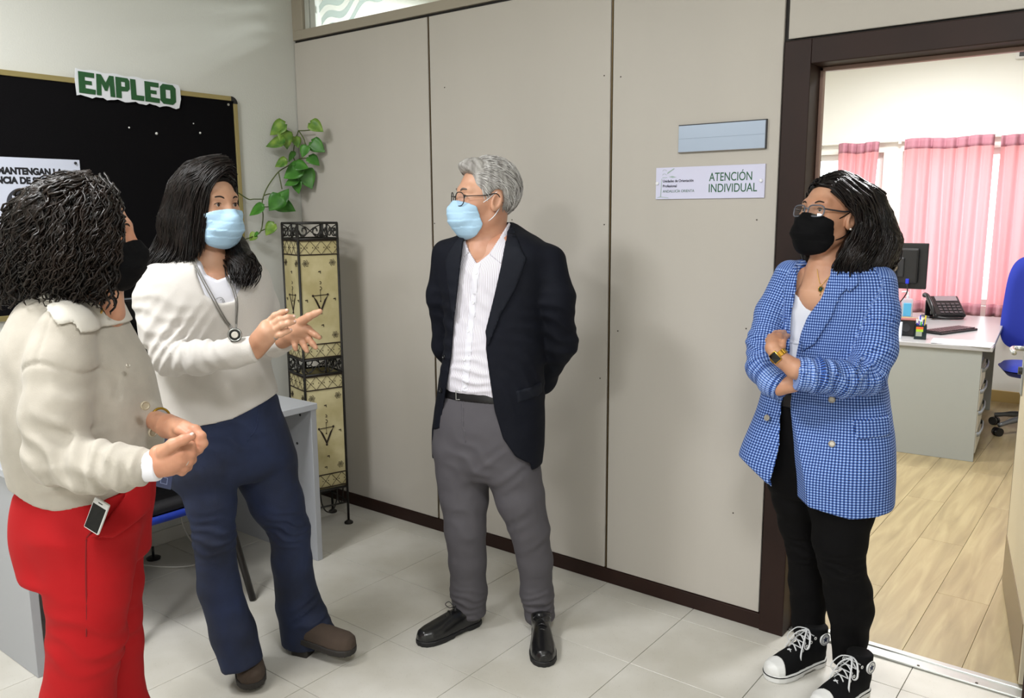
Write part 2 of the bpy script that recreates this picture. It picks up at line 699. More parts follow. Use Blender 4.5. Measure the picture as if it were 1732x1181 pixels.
# far wall of the office with two windows
WZ0, WZ1 = 0.78, 2.055
W1a, W1b, W2a, W2b = 0.45, 1.735, 1.885, 3.60
fwm = MB()
fwm.box((X0, Y1, -0.06), (X1, Y1 + 0.2, WZ0)).box((X0, Y1, WZ1), (X1, Y1 + 0.2, CEIL))
fwm.box((X0, Y1, WZ0), (W1a, Y1 + 0.2, WZ1)).box((W1b, Y1, WZ0), (W2a, Y1 + 0.2, WZ1)).box((W2b, Y1, WZ0), (X1, Y1 + 0.2, WZ1))
struct('wall_office_far', fwm, m_white)
struct('baseboard_office', MB().box((X0, Y1 - 0.014, 0.0), (X1, Y1 - 0.0005, 0.095), 0.003), mat('wood_skirting', '#b59c63', 0.45))
m_wf = mat('window_frame', '#dcdcd8', 0.4)
for n_, (a, b) in enumerate(((W1a, W1b), (W2a, W2b))):
    yw = Y1 + 0.10
    f = MB()
    f.box((a, yw - 0.03, WZ0), (a + 0.05, yw + 0.03, WZ1), 0.004).box((b - 0.05, yw - 0.03, WZ0), (b, yw + 0.03, WZ1), 0.004)
    f.box((a + 0.05, yw - 0.028, WZ0), (b - 0.05, yw + 0.028, WZ0 + 0.05), 0.004).box((a + 0.05, yw - 0.028, WZ1 - 0.05), (b - 0.05, yw + 0.028, WZ1), 0.004)
    c_ = (a + b) / 2
    f.box((c_ - 0.03, yw - 0.03, WZ0 + 0.05), (c_ + 0.03, yw + 0.03, WZ1 - 0.05), 0.004)
    w = struct('window_%d' % (n_ + 1), f, m_wf)
    for (p, q) in ((a + 0.05, c_ - 0.03), (c_ + 0.03, b - 0.05)):
        MB().box((p, yw - 0.003, WZ0 + 0.05), (q, yw + 0.003, WZ1 - 0.05)).obj('pane', m_pane, w)
# ground outside and pale facade across the street (seen only as light through the panes)
struct('ground_outside', MB().box((-8, Y1 + 0.3, -0.5), (14, 24, -0.4)), mat('pavement', '#a9a49a', 0.9))

# ceiling luminaires: recessed frames round each area lamp
m_lum = mat('luminaire_white', '#f2f2ee', 0.5)
for (x, y, lb, gp) in ((1.12, -2.40, 'square ceiling light above the hall desk', 1), (3.60, -2.30, 'square ceiling light over the right of the hall', 1),
                       (2.60, -4.40, 'square ceiling light at the near end of the hall', 1), (0.75, 0.95, 'square ceiling light behind the transom window', 2),
                       (3.10, 1.70, 'square ceiling light over the office door side', 2), (2.20, 3.50, 'square ceiling light over the office desk', 2)):
    e = empty('ceiling_light', (x, y, CEIL), 0, lb, 'ceiling light')
    f = MB()
    for (a, b, c_, d) in ((-.33, -.33, .33, -.30), (-.33, .30, .33, .33), (-.33, -.30, -.30, .30), (.30, -.30, .33, .30)):
        f.box((a, b, -0.06), (c_, d, 0.0), 0.003)
    f.obj('frame', m_lum, e)
    MB().box((-.30, -.30, -0.02), (.30, .30, -0.002)).obj('reflector', m_lum, e)

# ================================================================== hall desk
m_dtop = mat('desk_grey', '#b4b7bd', 0.45, bump=0.03, bscale=300)
m_dpan = mat('desk_panel', '#a9abb0', 0.5, bump=0.03, bscale=300)
desk = empty('desk', (0.0, -1.20, 0.0), 0, 'grey desk with panel ends against the wall under the notice board', 'desk')
DX, DY0, DY1 = 0.775, -1.825, -0.575
oy = 1.20
MB().box((0.016, DY0 - 0.015 + oy, 0.708), (DX, DY1 + oy, 0.737), 0.003).obj('desk_top', m_dtop, desk)
for (a, b) in ((DY0, DY0 + 0.030), (DY1 - 0.035, DY1 - 0.005)):
    MB().box((0.03, a + oy, 0.0), (DX - 0.004, b + oy, 0.708), 0.002).obj('end_panel', m_dpan, desk)
MB().box((0.05, DY0 + 0.03 + oy, 0.42), (0.068, DY1 - 0.035 + oy, 0.708), 0.002).obj('modesty_panel', m_dpan, desk)
m_hole = mat('fixing_hole', '#2a2a2c', 0.8)
ep = DY1 - 0.0352 + oy
for (u, v) in ((508, 702), (503, 750)):
    P = ony(u, v, DY1 - 0.035)
    MB().lathe([(0.006, 0.0), (0.006, 0.0025)], (0, 0, 0), 10, R=[[1, 0, 0], [0, 0, -1], [0, 1, 0]]).xf(lambda q, P=P: q + np.array([P[0], ep, P[2]])).obj('fixing', m_hole, desk)

# computer monitor on the hall desk
e = empty('desktop_monitor', (0.30, -1.19, 0.737), 0, 'black flat computer monitor on the grey hall desk', 'monitor')
MB().box((-0.02, -0.255, 0.175), (0.018, 0.255, 0.495), 0.006).obj('housing', m_dark, e)
MB().box((0.0165, -0.238, 0.195), (0.0195, 0.238, 0.478)).obj('screen', mat('screen_off', '#060607', 0.12), e)
MB().box((-0.03, -0.03, 0.01), (-0.005, 0.03, 0.26), 0.004).obj('stand', m_dark, e)
MB().box((-0.11, -0.12, 0.0), (0.09, 0.12, 0.014), 0.005).obj('base', m_dark, e)
MB().box((-0.015, -0.252, 0.488), (0.0195, 0.252, 0.4935), 0.001).obj('top_bezel', mat('bezel_grey', '#70747a', 0.3), e)

# keyboard lying on hall desk
e = empty('computer_keyboard', (0.60, -1.20, 0.737), 0, 'black computer keyboard in front of the black hall monitor', 'keyboard')
MB().box((-0.07, -0.22, 0.0), (0.07, 0.22, 0.018), 0.004).obj('body', m_dark, e)
kb = MB()
for i in range(5):
    for j in range(16):
        kb.box((-0.06 + i * 0.024, -0.21 + j * 0.0262, 0.018), (-0.04 + i * 0.024, -0.188 + j * 0.0262, 0.024), 0.002, 1)
kk = kb.obj('keys', mat('key_black', '#1d1d20', 0.5), e)
kk['kind'] = 'stuff'
# thin cable on the left of the desk
c = MB().tube(catmull([onz(0, 716, 0.742), onz(12, 716, 0.742), onz(24, 722, 0.742), onz(60, 716, 0.742), (0.25, -1.55, 0.742)], 24), 0.0028, 6).obj('cable', m_dark, smooth=True)
tag(c, 'thin black cable lying on the grey hall desk', 'cable')

# white cable looping on floor under the desk
c = MB().tube(catmull([(0.014, -1.3, 0.40), (0.03, -1.25, 0.15), (0.10, -1.15, 0.012), (0.35, -1.02, 0.008), (0.30, -0.90, 0.008), (0.12, -0.88, 0.10), (0.014, -0.86, 0.42)], 50), 0.0035, 6).obj('cable', mat('white_cable', '#d9d7d0', 0.5), smooth=True)
tag(c, 'white cable looping over the floor under the hall desk', 'cable')

# chair pushed under the hall desk
m_bluep = mat('blue_plastic', '#16308f', 0.4)
m_blackfab = mat('black_ribbed_fabric', '#141317', 0.8, bump=0.4, bscale=80)
m_tubeb = mat('black_tube', '#15100f', 0.4)
CC = np.array([0.66, -1.285, 0.0])
e = empty('visitor_chair', CC, math.radians(0), 'blue and black chair tucked at the hall desk behind the women', 'chair')
s1 = MB()
P = np.zeros((14, 12, 3))
for i in range(14):
    for j in range(12):
        a, b = i / 13 * 2 - 1, j / 11 * 2 - 1
        rr = 1 - 0.10 * (abs(a) ** 4 + abs(b) ** 4)
        P[i, j] = (0.215 * a * rr, 0.265 * b * rr, 0.462 - 0.02 * (1 - a * a) * (1 - b * b) + 0.012 * a * a)
s1.grid(P).obj('seat_shell', m_bluep, e, smooth=True, solid=0.028)
P2 = P.copy()
P2[:, :, :2] *= 0.94
P2[:, :, 2] += 0.038 + 0.004 * np.sin(np.arange(14) * 2.2)[:, None]
MB().grid(P2).obj('seat_pad', m_blackfab, e, smooth=True, solid=0.034)
for sx in (-1, 1):
    for sy in (-1, 1):
        MB().tube([(sx * 0.15 - 0.02, sy * 0.20, 0.455), (sx * (0.205 if sx > 0 else 0.17), sy * (0.26 if sx > 0 else 0.29), 0.004)], 0.014, 10).obj('leg', m_tubeb, e, smooth=True)
P = np.zeros((10, 12, 3))
for i in range(10):
    for j in range(12):
        a, b = i / 9, j / 11 * 2 - 1
        P[i, j] = (-0.20 - 0.03 * a + 0.05 * b * b, 0.21 * b * (1 - 0.08 * (2 * a - 1) ** 4), 0.56 + 0.115 * a)
MB().grid(P).obj('backrest', m_blackfab, e, smooth=True, solid=0.03)
for sy in (-1, 1):
    MB().tube([(-0.18, sy * 0.16, 0.44), (-0.235, sy * 0.16, 0.66)], 0.011, 8).obj('back_post', m_tubeb, e, smooth=True)

# round black foot of something on the floor by the wall
e = empty('footrest_knob', (0.14, -1.05, 0.0), 0, 'small black round rubber foot on the floor beneath the desk', 'foot')
MB().lathe([(0.03, 0.0), (0.032, 0.008), (0.02, 0.014)], (0, 0, 0), 16).obj('pad', m_dark, e, smooth='auto')
MB().tube([(0, 0, 0.012), (0, 0, 0.06)], 0.006, 8).obj('stem', m_dark, e, smooth=True)

# ================================================================== notice board
BY0, BY1, BZ0, BZ1 = -2.45, -0.375, 1.150, 2.140
board = empty('notice_board', (0.0, (BY0 + BY1) / 2, BZ0), 0, 'black felt notice board with gold frame on the left wall', 'notice board')
cy_ = -(BY0 + BY1) / 2
m_felt = mat('black_felt', '#0a090b', 0.95, bump=0.3, bscale=500, spec=0.1)
m_goldfr = mat('gold_aluminium', '#a99a68', 0.35, metal=0.55)
dz = -BZ0
MB().box((0.004, BY0 + 0.012 + cy_, BZ0 + 0.012 + dz), (0.014, BY1 - 0.012 + cy_, BZ1 - 0.012 + dz)).obj('felt_panel', m_felt, board)
t_ = 0.022
MB().box((0.002, BY0 + 0.03 + cy_, BZ1 - t_ + dz), (0.020, BY1 - 0.03 + cy_, BZ1 + dz), 0.002).obj('frame_strip', m_goldfr, board)
MB().box((0.002, BY0 + 0.03 + cy_, BZ0 + dz), (0.020, BY1 - 0.03 + cy_, BZ0 + t_ + dz), 0.002).obj('frame_strip', m_goldfr, board)
MB().box((0.002, BY0 + cy_, BZ0 + 0.03 + dz), (0.020, BY0 + t_ + cy_, BZ1 - 0.03 + dz), 0.002).obj('frame_strip', m_goldfr, board)
MB().box((0.002, BY1 - t_ + cy_, BZ0 + 0.03 + dz), (0.020, BY1 + cy_, BZ1 - 0.03 + dz), 0.002).obj('frame_strip', m_goldfr, board)
for y in (BY0, BY1):
    for z in (BZ0, BZ1):
        sy = 1 if y == BY0 else -1
        sz = 1 if z == BZ0 else -1
        a = np.linspace(0, math.pi / 2, 6)
        r = 0.034
        poly = [(y + sy * (r - r * math.cos(t)), z + sz * (r - r * math.sin(t))) for t in a] + [(y + sy * r, z + sz * t_), (y + sy * t_, z + sz * t_), (y + sy * t_, z + sz * r)]
        MB().prism(poly, lambda p, q, t: (t, p + cy_, q + dz), 0.001, 0.0225).obj('corner_cap', m_dark, board)
P = onx(386, 177, 0.014)
MB().lathe([(0.006, 0), (0.006, 0.003)], (0, 0, 0), 12, R=[[0, 0, 1], [0, 1, 0], [-1, 0, 0]]).xf(lambda q: q + np.array([0.014, P[1] + cy_, P[2] + dz])).obj('fixing_screw', mat('screw_pale', '#b5b2a8', 0.4, metal=0.6), board)

# push pins
for k, (u, v, lb) in enumerate(((218, 216, 'small white push pin left of the board centre'), (264, 226, 'round silver push pin on the black board, largest of four'), (327, 209, 'tiny white push pin highest on the right of the board'), (338, 225, 'dull grey push pin nearest the right frame of the board'))):
    P = onx(u, v, 0.015)
    r = (0.0045, 0.0065, 0.0035, 0.0055)[k]
    o = MB().sphere((0, 0, 0), r, 8).obj('push_pin', mat('pin_%d' % (k % 2), ('#d8d8d4', '#8d8a80')[k // 3], 0.3, metal=0.3), smooth=True)
    o.location = (0.0135 + r * 0.8, float(P[1]), float(P[2]))
    tag(o, lb, 'push pin', 'push pins on the notice board')

# paper notice (keep your distance)
e = empty('distance_notice', (0.0145, -1.33, 1.53), 0, 'white safety distance notice pinned on the black board', 'poster')
m_paper = mat('paper_bluish', '#c3c8d8', 0.7)
m_ink = mat('ink_black', '#15161d', 0.6)
PY1, PZ1, PZ0 = -1.168, 1.803, 1.50
MB().box((0.0, -1.60 + 1.33, PZ0 - 1.53), (0.0012, PY1 + 1.33, PZ1 - 1.53)).obj('sheet', m_paper, e)
exy, ezz = (0, 1, 0), (0, 0, 1)
text_on('lettering', 'MANTENGAN LA', 0.036, m_ink, (0.0158, -1.492, 1.737), exy, ezz, e, bold=0.0021, width=0.252)
text_on('lettering', 'DISTANCIA DE SEGURIDAD', 0.036, m_ink, (0.0158, -1.590, 1.700), exy, ezz, e, bold=0.0021, width=0.405)
cdisc = onx(40, 345, 0.0158)
m_inkd = mat('ink_grey', '#33353d', 0.6)
disc = MB()
n = 40
disc.prism([(0.064 * math.cos(2 * math.pi * i / n), 0.064 * math.sin(2 * math.pi * i / n)) for i in range(n)], lambda a, b, t: (t, cdisc[1] + 1.33 + a, cdisc[2] - 1.53 + b), 0.0010, 0.0018)
disc.obj('round_symbol', m_inkd, e)
for s_ in (-1, 1):
    fig = MB()
    yy = cdisc[1] + 1.33 + s_ * 0.033
    zz = cdisc[2] - 1.53
    fig.prism([(0.0085 * math.cos(i * 0.6283), 0.0085 * math.sin(i * 0.6283)) for i in range(10)], lambda a, b, t: (t, yy + a, zz + 0.028 + b), 0.0018, 0.0024)
    fig.prism([(-0.011, 0.015), (0.011, 0.015), (0.010, -0.012), (0.006, -0.045), (-0.006, -0.045), (-0.010, -0.012)], lambda a, b, t: (t, yy + a, zz + b), 0.0018, 0.0024)
    fig.prism([(-0.004, 0.012), (0.004, 0.012), (0.004, 0.024), (-0.004, 0.024)], lambda a, b, t: (t, yy + a, zz + b), 0.0018, 0.0024)
    fig.obj('figure_print', m_paper, e)
o = MB().sphere((0.003, 0, 0), 0.006, 10).obj('map_pin', m_dark, smooth=True)
P = onx(127, 276, 0.016)
o.location = (0.0165, float(P[1]), float(P[2]))
tag(o, 'black pin in the upper right corner of the distance notice', 'push pin')

# EMPLEO cut-out sign
A, B_ = onx(128, 124, 0.022), onx(293, 176, 0.022)
sign = empty('cutout_sign', (0.022, -0.925, 2.075), 0, 'cut-out sign with green letters EMPLEO atop the notice board', 'sign')
tilt = math.radians(-1.5)
ys = lambda a, b: (-0.225 + a) * math.cos(tilt) - b * math.sin(tilt)
zs = lambda a, b: (-0.225 + a) * math.sin(tilt) + b * math.cos(tilt)
outline = []
N = 60
rn = random.Random(3)
for i in range(30):
    outline.append((-0.008 + 0.466 * i / 29, -0.012 + 0.004 * math.sin(i * 1.3) + 0.002 * math.sin(i * 2.9)))
outline.append((0.468, 0.03))
outline.append((0.466, 0.075))
for i in range(30):
    outline.append((0.458 - 0.466 * i / 29, 0.098 + 0.003 * math.sin(i * 1.1) - 0.006 * (i < 4)))
outline.append((-0.012, 0.05))
MB().prism(outline, lambda a, b, t: (t, ys(a, b), zs(a, b)), 0.0, 0.003).obj('backing', mat('white_card', '#d6d8dd', 0.6), sign)
m_green = mat('green_card', '#184d24', 0.6)
LET = {
    'E': [(0, 0), (.068, 0), (.070, .020), (.027, .022), (.027, .037), (.055, .037), (.055, .053), (.026, .053), (.026, .068), (.066, .068), (.067, .088), (0, .088)],
    'M': [(0, 0), (.020, 0), (.022, .052), (.036, .022), (.046, .022), (.058, .052), (.060, 0), (.080, 0), (.077, .088), (.058, .088), (.041, .056), (.022, .088), (.002, .088)],
    'P': [(0, 0), (.024, 0), (.024, .030), (.052, .032), (.062, .044), (.062, .078), (.054, .088), (0, .088)],
    'L': [(0, 0), (.058, 0), (.060, .022), (.024, .022), (.022, .088), (-.002, .088)],
    'O': [(.014, 0), (.060, 0), (.076, .014), (.076, .074), (.062, .088), (.014, .088), (0, .074), (0, .014)],
}
x = 0.002
for ch, adv in (('E', .074), ('M', .085), ('P', .068), ('L', .064), ('E', .073), ('O', .08)):
    mb = MB()
    if ch in 'OP':
        hole = [(.026, .026), (.050, .026), (.050, .064), (.026, .064)] if ch == 'O' else [(.024, .050), (.042, .050), (.042, .070), (.024, .070)]
        outer = LET[ch]
        # ring built as strips between outline and hole
        def near(p, H):
            return min(range(len(H)), key=lambda k: (H[k][0] - p[0]) ** 2 + (H[k][1] - p[1]) ** 2)
        n = len(outer)
        for i in range(n):
            p, q = outer[i], outer[(i + 1) % n]
            a_, b_ = hole[near(p, hole)], hole[near(q, hole)]
            poly = [p, q, b_, a_] if a_ != b_ else [p, q, a_]
            mb.prism(poly, lambda a, b, t, x=x: (t, ys(a + x, b), zs(a + x, b)), 0.003, 0.0052)
    else:
        mb.prism(LET[ch], lambda a, b, t, x=x: (t, ys(a + x, b), zs(a + x, b)), 0.003, 0.0052)
    mb.obj('letter', m_green, sign)
    x += adv

# ================================================================== wall signs on the partition
e = empty('name_plate', (2.395, 0.0, 1.84), 0, 'blank silver-blue door name plate above the white sign', 'sign')
MB().box((-0.166, -0.010, -0.0525), (0.166, -0.0002, 0.0475), 0.001).obj('plate', mat('brushed_plate', '#a7b4c6', 0.35, metal=0.35), e)
MB().box((-0.166, -0.0108, 0.0445), (0.170, -0.0002, 0.0480), 0.0006).box((0.166, -0.0108, -0.0530), (0.170, -0.0002, 0.0480), 0.0006).obj('edge_trim', mat('plate_edge', '#2a2c33', 0.4), e)
MB().box((-0.164, -0.0104, -0.0030), (0.165, -0.0098, -0.0020)).obj('groove_line', mat('plate_line', '#8391a4', 0.4), e)
MB().box((-0.167, -0.0106, -0.0530), (0.166, -0.0002, -0.0500), 0.0006).obj('lower_trim', mat('plate_low', '#77716a', 0.4), e)

e = empty('office_sign', (2.351, 0.0, 1.677), 0, 'white acrylic sign reading ATENCIÓN INDIVIDUAL beside the door', 'sign')
MB().box((-0.214, -0.006, -0.059), (0.214, -0.001, 0.059), 0.001).obj('plate', mat('acrylic_white', '#d5d5ec', 0.25), e)
m_gtext = mat('print_green', '#1e5a3a', 0.6)
m_dtext = mat('print_dark', '#23233a', 0.6)
m_pale = mat('print_pale', '#9db0ac', 0.6)
ex, ez = (1, 0, 0), (0, 0, 1)
yo = -0.0062
text_on('lettering', 'ATENCIÓN', 0.043, m_gtext, (2.351 + 0.004, yo, 1.677 + 0.004), ex, ez, e, width=0.163, extrude=0.0004, bold=0.0002)
text_on('lettering', 'INDIVIDUAL', 0.043, m_gtext, (2.351 + 0.004, yo, 1.677 - 0.036), ex, ez, e, width=0.183, extrude=0.0004, bold=0.0002)
text_on('lettering', 'Unidades de Orientación', 0.0135, m_dtext, (2.351 - 0.184, yo, 1.677 + 0.004), ex, ez, e, width=0.126, extrude=0.0004, bold=0.0003)
text_on('lettering', 'Profesional', 0.0135, m_dtext, (2.351 - 0.184, yo, 1.677 - 0.0145), ex, ez, e, width=0.058, extrude=0.0004, bold=0.0003)
text_on('lettering', 'ANDALUCÍA ORIENTA', 0.0135, m_gtext, (2.351 - 0.184, yo, 1.677 - 0.034), ex, ez, e, width=0.130, extrude=0.0004)
lg = MB()
f2 = lambda a, b, t: (a, t, b)
lg.prism([(-0.194, -0.050), (-0.1905, -0.050), (-0.188, 0.018), (-0.190, 0.018)], f2, -0.0066, -0.006)
lg.prism([(-0.212, -0.055), (-0.195, -0.049), (-0.160, -0.053), (-0.159, -0.055), (-0.193, -0.0515)], f2, -0.0066, -0.006)
lg.prism([(-0.166, 0.034), (-0.136, 0.053), (-0.140, 0.055), (-0.166, 0.040)], f2, -0.0066, -0.006)
lg.prism([(-0.160, 0.024), (-0.145, 0.027), (-0.127, 0.022), (-0.145, 0.020)], f2, -0.0066, -0.006)
lg.prism([(-0.186, 0.020), (-0.166, 0.021), (-0.166, 0.023), (-0.186, 0.022)], f2, -0.0066, -0.006)
for zc in (0.030, 0.045):
    lg.tube([(-0.178 + 0.008 * math.cos(t), -0.0063, zc + 0.006 * math.sin(t)) for t in np.linspace(0, 3.14, 10)], 0.0006, 4)
lg.obj('logo_print', m_pale, e)
for x in (-0.207, 0.201):
    MB().lathe([(0.0065, 0.0), (0.0065, 0.004), (0.004, 0.006)], (0, 0, 0), 14, R=[[1, 0, 0], [0, 0, -1], [0, 1, 0]]).xf(lambda q, x=x: q + np.array([x, -0.006, 0.001])).obj('screw_cap', mat('cap_white', '#ececf2', 0.3), e, smooth='auto')

# ================================================================== wrought iron floor lamp
n1 = np.array([0.957, -0.288])
nl = np.array([-0.288, -0.957])
LW = 0.200
cR = np.array([0.521, -0.204])
ctr = cR + nl * LW / 2 - n1 * LW / 2
lamp_rot = math.atan2(n1[1], n1[0]) + math.pi / 2
m_iron = mat('wrought_iron', '#17140f', 0.55, bump=0.3, bscale=60)
m_shade = mat('painted_skin', '#d0c59a', 0.65, color2='#b0a374', vscale=7, bump=0.15, bscale=40)
m_henna = mat('henna_line', '#2b1e10', 0.8)
lamp = empty('floor_lamp', (ctr[0], ctr[1], 0), lamp_rot, 'tall two-tier iron floor lamp with painted cream shades in the corner', 'lamp')
h = LW / 2
fx, fy = ctr + n1 * h + nl * h
zt = [zfrom(v, fx, fy) for v in (378, 405, 611, 637, 833)]
for sx in (-1, 1):
    for sy in (-1, 1):
        P = MB().tube([(sx * h, sy * h, 0.012), (sx * h, sy * h, zt[0])], 0.0065, 8).obj('post', m_iron, lamp, smooth=True)
        MB().lathe([(0.022, 0.0), (0.022, 0.008), (0.008, 0.018)], (sx * h, sy * h, 0), 14).obj('foot_disc', m_iron, P, smooth='auto')


def face_pts(k, a, z, off=0.0):
    """point on face k at across a (-1..1), height z"""
    q = a * h
    return [(q, -h - off, z), (h + off, q, z), (-q, h + off, z), (-h - off, -q, z)][k]


def scroll(mb, k, z0, z1, a0, a1):
    zc = (z0 + z1) / 2
    hh = (z1 - z0) / 2
    ac = (a0 + a1) / 2
    aw = (a1 - a0) / 2
    for sgn in (-1, 1):
        pts = []
        for t in np.linspace(0, 1, 22):
            th = t * 4.2 * math.pi / 2
            r = 0.95 - 0.75 * t
            pts.append(face_pts(k, ac + sgn * aw * (0.52 + 0.42 * r * math.cos(th)), zc - hh * 0.85 * r * math.sin(th), 0.0))
        mb.tube(pts, 0.0030, 6)
    mb.tube([face_pts(k, ac - aw * 0.9, zc - hh * 0.8), face_pts(k, ac - 0.3 * aw, zc - hh * 0.4), face_pts(k, ac + 0.3 * aw, zc + hh * 0.4), face_pts(k, ac + aw * 0.9, zc + hh * 0.8)], 0.0026, 6)


for (z0, z1) in ((zt[1], zt[0]), (zt[3], zt[2])):
    for k in range(4):
        mb = MB()
        mb.tube([face_pts(k, -1, z1), face_pts(k, 1, z1)], 0.0060, 6)
        mb.tube([face_pts(k, -1, z0), face_pts(k, 1, z0)], 0.0060, 6)
        mb.tube([face_pts(k, 0.12 if z0 < 1 else 0.25, z0), face_pts(k, 0.12 if z0 < 1 else 0.25, z1)], 0.005, 6)
        scroll(mb, k, z0, z1, -1, 0.2)
        scroll(mb, k, z0, z1, 0.2, 1)
        mb.obj('scroll_band', m_iron, lamp, smooth=True)
for (z0, z1) in ((zt[2], zt[1]), (zt[4], zt[3])):
    sh = MB()
    n = 20
    P = []
    ring = [(-1, -1), (1, -1), (1, 1), (-1, 1)]
    for i in range(n + 1):
        t = i / n
        z = z0 + (z1 - z0) * t
        puff = 1.0 + 0.010 * math.sin(math.pi * t) - 0.03 * (abs(t - 0.5) > 0.49)
        row = []
        for c_ in range(4):
            p, q = ring[c_], ring[(c_ + 1) % 4]
            for s_ in np.linspace(0, 1, 8, endpoint=False):
                bow = 1 + 0.0 * math.sin(math.pi * s_)
                row.append(((p[0] + (q[0] - p[0]) * s_) * h * puff * bow * 0.985, (p[1] + (q[1] - p[1]) * s_) * h * puff * bow * 0.985, z))
        row.append(row[0])
        P.append(row)
    shade = sh.grid(np.array(P)).obj('shade', m_shade, lamp, smooth='auto')
    for k in (0, 1, 2, 3):
        mo = MB()
        off = 0.0016
        L_ = lambda pts, r=0.0016: mo.tube([face_pts(k, a, z, off) for a, z in pts], r, 4)
        for (b0, b1) in ((z0 + 0.008, z0 + 0.075), (z1 - 0.075, z1 - 0.008)):
            L_([(-1, b0), (1, b0)], 0.0030)
            L_([(-1, b1), (1, b1)], 0.0030)
            nx = 3.5
            for i in range(-1, 5):
                for (p, q) in (((i / nx * 2 - 1, b0), ((i + 1) / nx * 2 - 1, b1)), (((i + 1) / nx * 2 - 1, b0), (i / nx * 2 - 1, b1))):
                    (xa, za), (xb, zb) = p, q
                    if xb < -1 and xa < -1 or xa > 1 and xb > 1:
                        continue
                    pts = [(xa + (xb - xa) * s_, za + (zb - za) * s_) for s_ in np.linspace(0, 1, 9)]
                    pts = [p_ for p_ in pts if -1 <= p_[0] <= 1]
                    if len(pts) > 1:
                        L_(pts, 0.0011)
            for i in range(7):
                a = (i + 0.5) / 3.5 - 1
                if -0.95 < a < 0.95:
                    mo.sphere(face_pts(k, a, (b0 + b1) / 2, 0), 0.0028, 6)
        for side in (-1, 1):                                    # pinwheels in the corners
            for zc in (z1 - 0.115, z0 + 0.115):
                for q in range(6):
                    a0 = q * math.pi / 3
                    L_([(side * 0.68 + 0.17 * t * math.cos(a0 + 2.4 * t), zc + 0.0175 * t * math.sin(a0 + 2.4 * t)) for t in np.linspace(0.1, 1.0, 6)], 0.0011)
        zc = (z0 + z1) / 2 + 0.02
        tri = [(-0.38, zc), (0.38, zc + 0.003), (0.0, zc - 0.085)]
        L_([tri[0], tri[1]], 0.0018)
        for t in np.linspace(0.0, 1.0, 6):
            L_([(tri[0][0] * (1 - 0.45 * t), zc - 0.02 * t), (0, zc - 0.085 + 0.018 * t)], 0.0009)
            L_([(tri[1][0] * (1 - 0.45 * t), zc - 0.02 * t), (0, zc - 0.085 + 0.018 * t)], 0.0009)
        for p in tri:
            mo.sphere(face_pts(k, p[0], p[1], 0), 0.006, 8)
        L_([(0, zc - 0.03), (0, zc + 0.03)], 0.0011)
        mo.sphere(face_pts(k, 0, zc - 0.028, 0), 0.004, 6)
        for (zq, rr) in ((zc + 0.035, 0.0075), (zc + 0.062, 0.006)):
            L_([(0.0 + rr / h * math.cos(t), zq + rr * math.sin(t)) for t in np.linspace(-1.8, 1.8, 8)], 0.0015)
        for (a, z) in ((-0.72, zc - 0.02), (0.72, zc - 0.02), (0.0, zc + 0.115), (0.05, zc - 0.145), (-0.1, zc - 0.20 if z1 - z0 > 0.55 else zc - 0.145)):
            L_([(a - 0.06, z), (a + 0.06, z + 0.002)], 0.0022)
            L_([(a + 0.05, z), (a + 0.05, z - 0.009)], 0.0016)
        o = mo.obj('painted_motif', m_henna, shade)
        o['kind'] = 'stuff'
mb = MB()
for k in range(4):
    mb.tube([face_pts(k, -1, zt[4] - 0.006), face_pts(k, 1, zt[4] - 0.006)], 0.0065, 6)
    mb.tube([face_pts(k, -1, 0.115), face_pts(k, 1, 0.115)], 0.0045, 6)
    mb.tube([face_pts(k, a, z) for a, z in catmull([(-0.45, zt[4] - 0.01), (-0.42, 0.14), (-0.2, 0.09), (0.15, 0.085), (0.4, 0.14), (0.45, zt[4] - 0.01)], 20)], 0.0035, 6)
mb.obj('stand_frame', m_iron, lamp, smooth=True)

# ================================================================== climbing pothos in the corner
m_leaf = mat('pothos_leaf', '#2f6420', 0.42, color2='#4c8a2f', vscale=14, spec=0.5)
m_leafl = mat('pothos_leaf_variegated', '#7d9a3c', 0.42, color2='#33691f', vscale=22)
m_stem = mat('pothos_stem', '#4d5a26', 0.6)


def corner_pt(u, v, off=0.06):
    return onx(u, v, off) if u < 503 else ony(u, v, -off)


plant = empty('pothos_plant', (0.30, -0.75, 0.737), 0, 'green pothos vine climbing the wall corner above the lamp', 'plant')
PO = np.array(plant.location)
prof = [(0, 0), (0.10, 0.24), (0.02, 0.40), (0.12, 0.50), (0.35, 0.50), (0.62, 0.36), (0.85, 0.14), (1.0, 0.0)]


def leaf_me(size, wid=1.0, curl=0.15):
    rows = []
    T = np.linspace(0, 1, 9)
    wp = np.interp(T, [0, 0.04, 0.14, 0.3, 0.5, 0.7, 0.88, 1.0], [0.10, 0.34, 0.45, 0.47, 0.40, 0.27, 0.11, 0.0]) * wid
    V = []
    F = []
    for i, t in enumerate(T):
        for j, s_ in enumerate((-1, -0.55, 0, 0.55, 1)):
            lobe = -0.10 * (abs(s_)) * (1 - t) ** 6
            V.append((size * (t + lobe), size * wp[i] * s_, size * (0.10 * abs(s_) ** 1.2 * wp[i] * 2 - curl * t * t)))
    for i in range(8):
        for j in range(4):
            F.append((i * 5 + j, (i + 1) * 5 + j, (i + 1) * 5 + j + 1, i * 5 + j + 1))
    return V, F


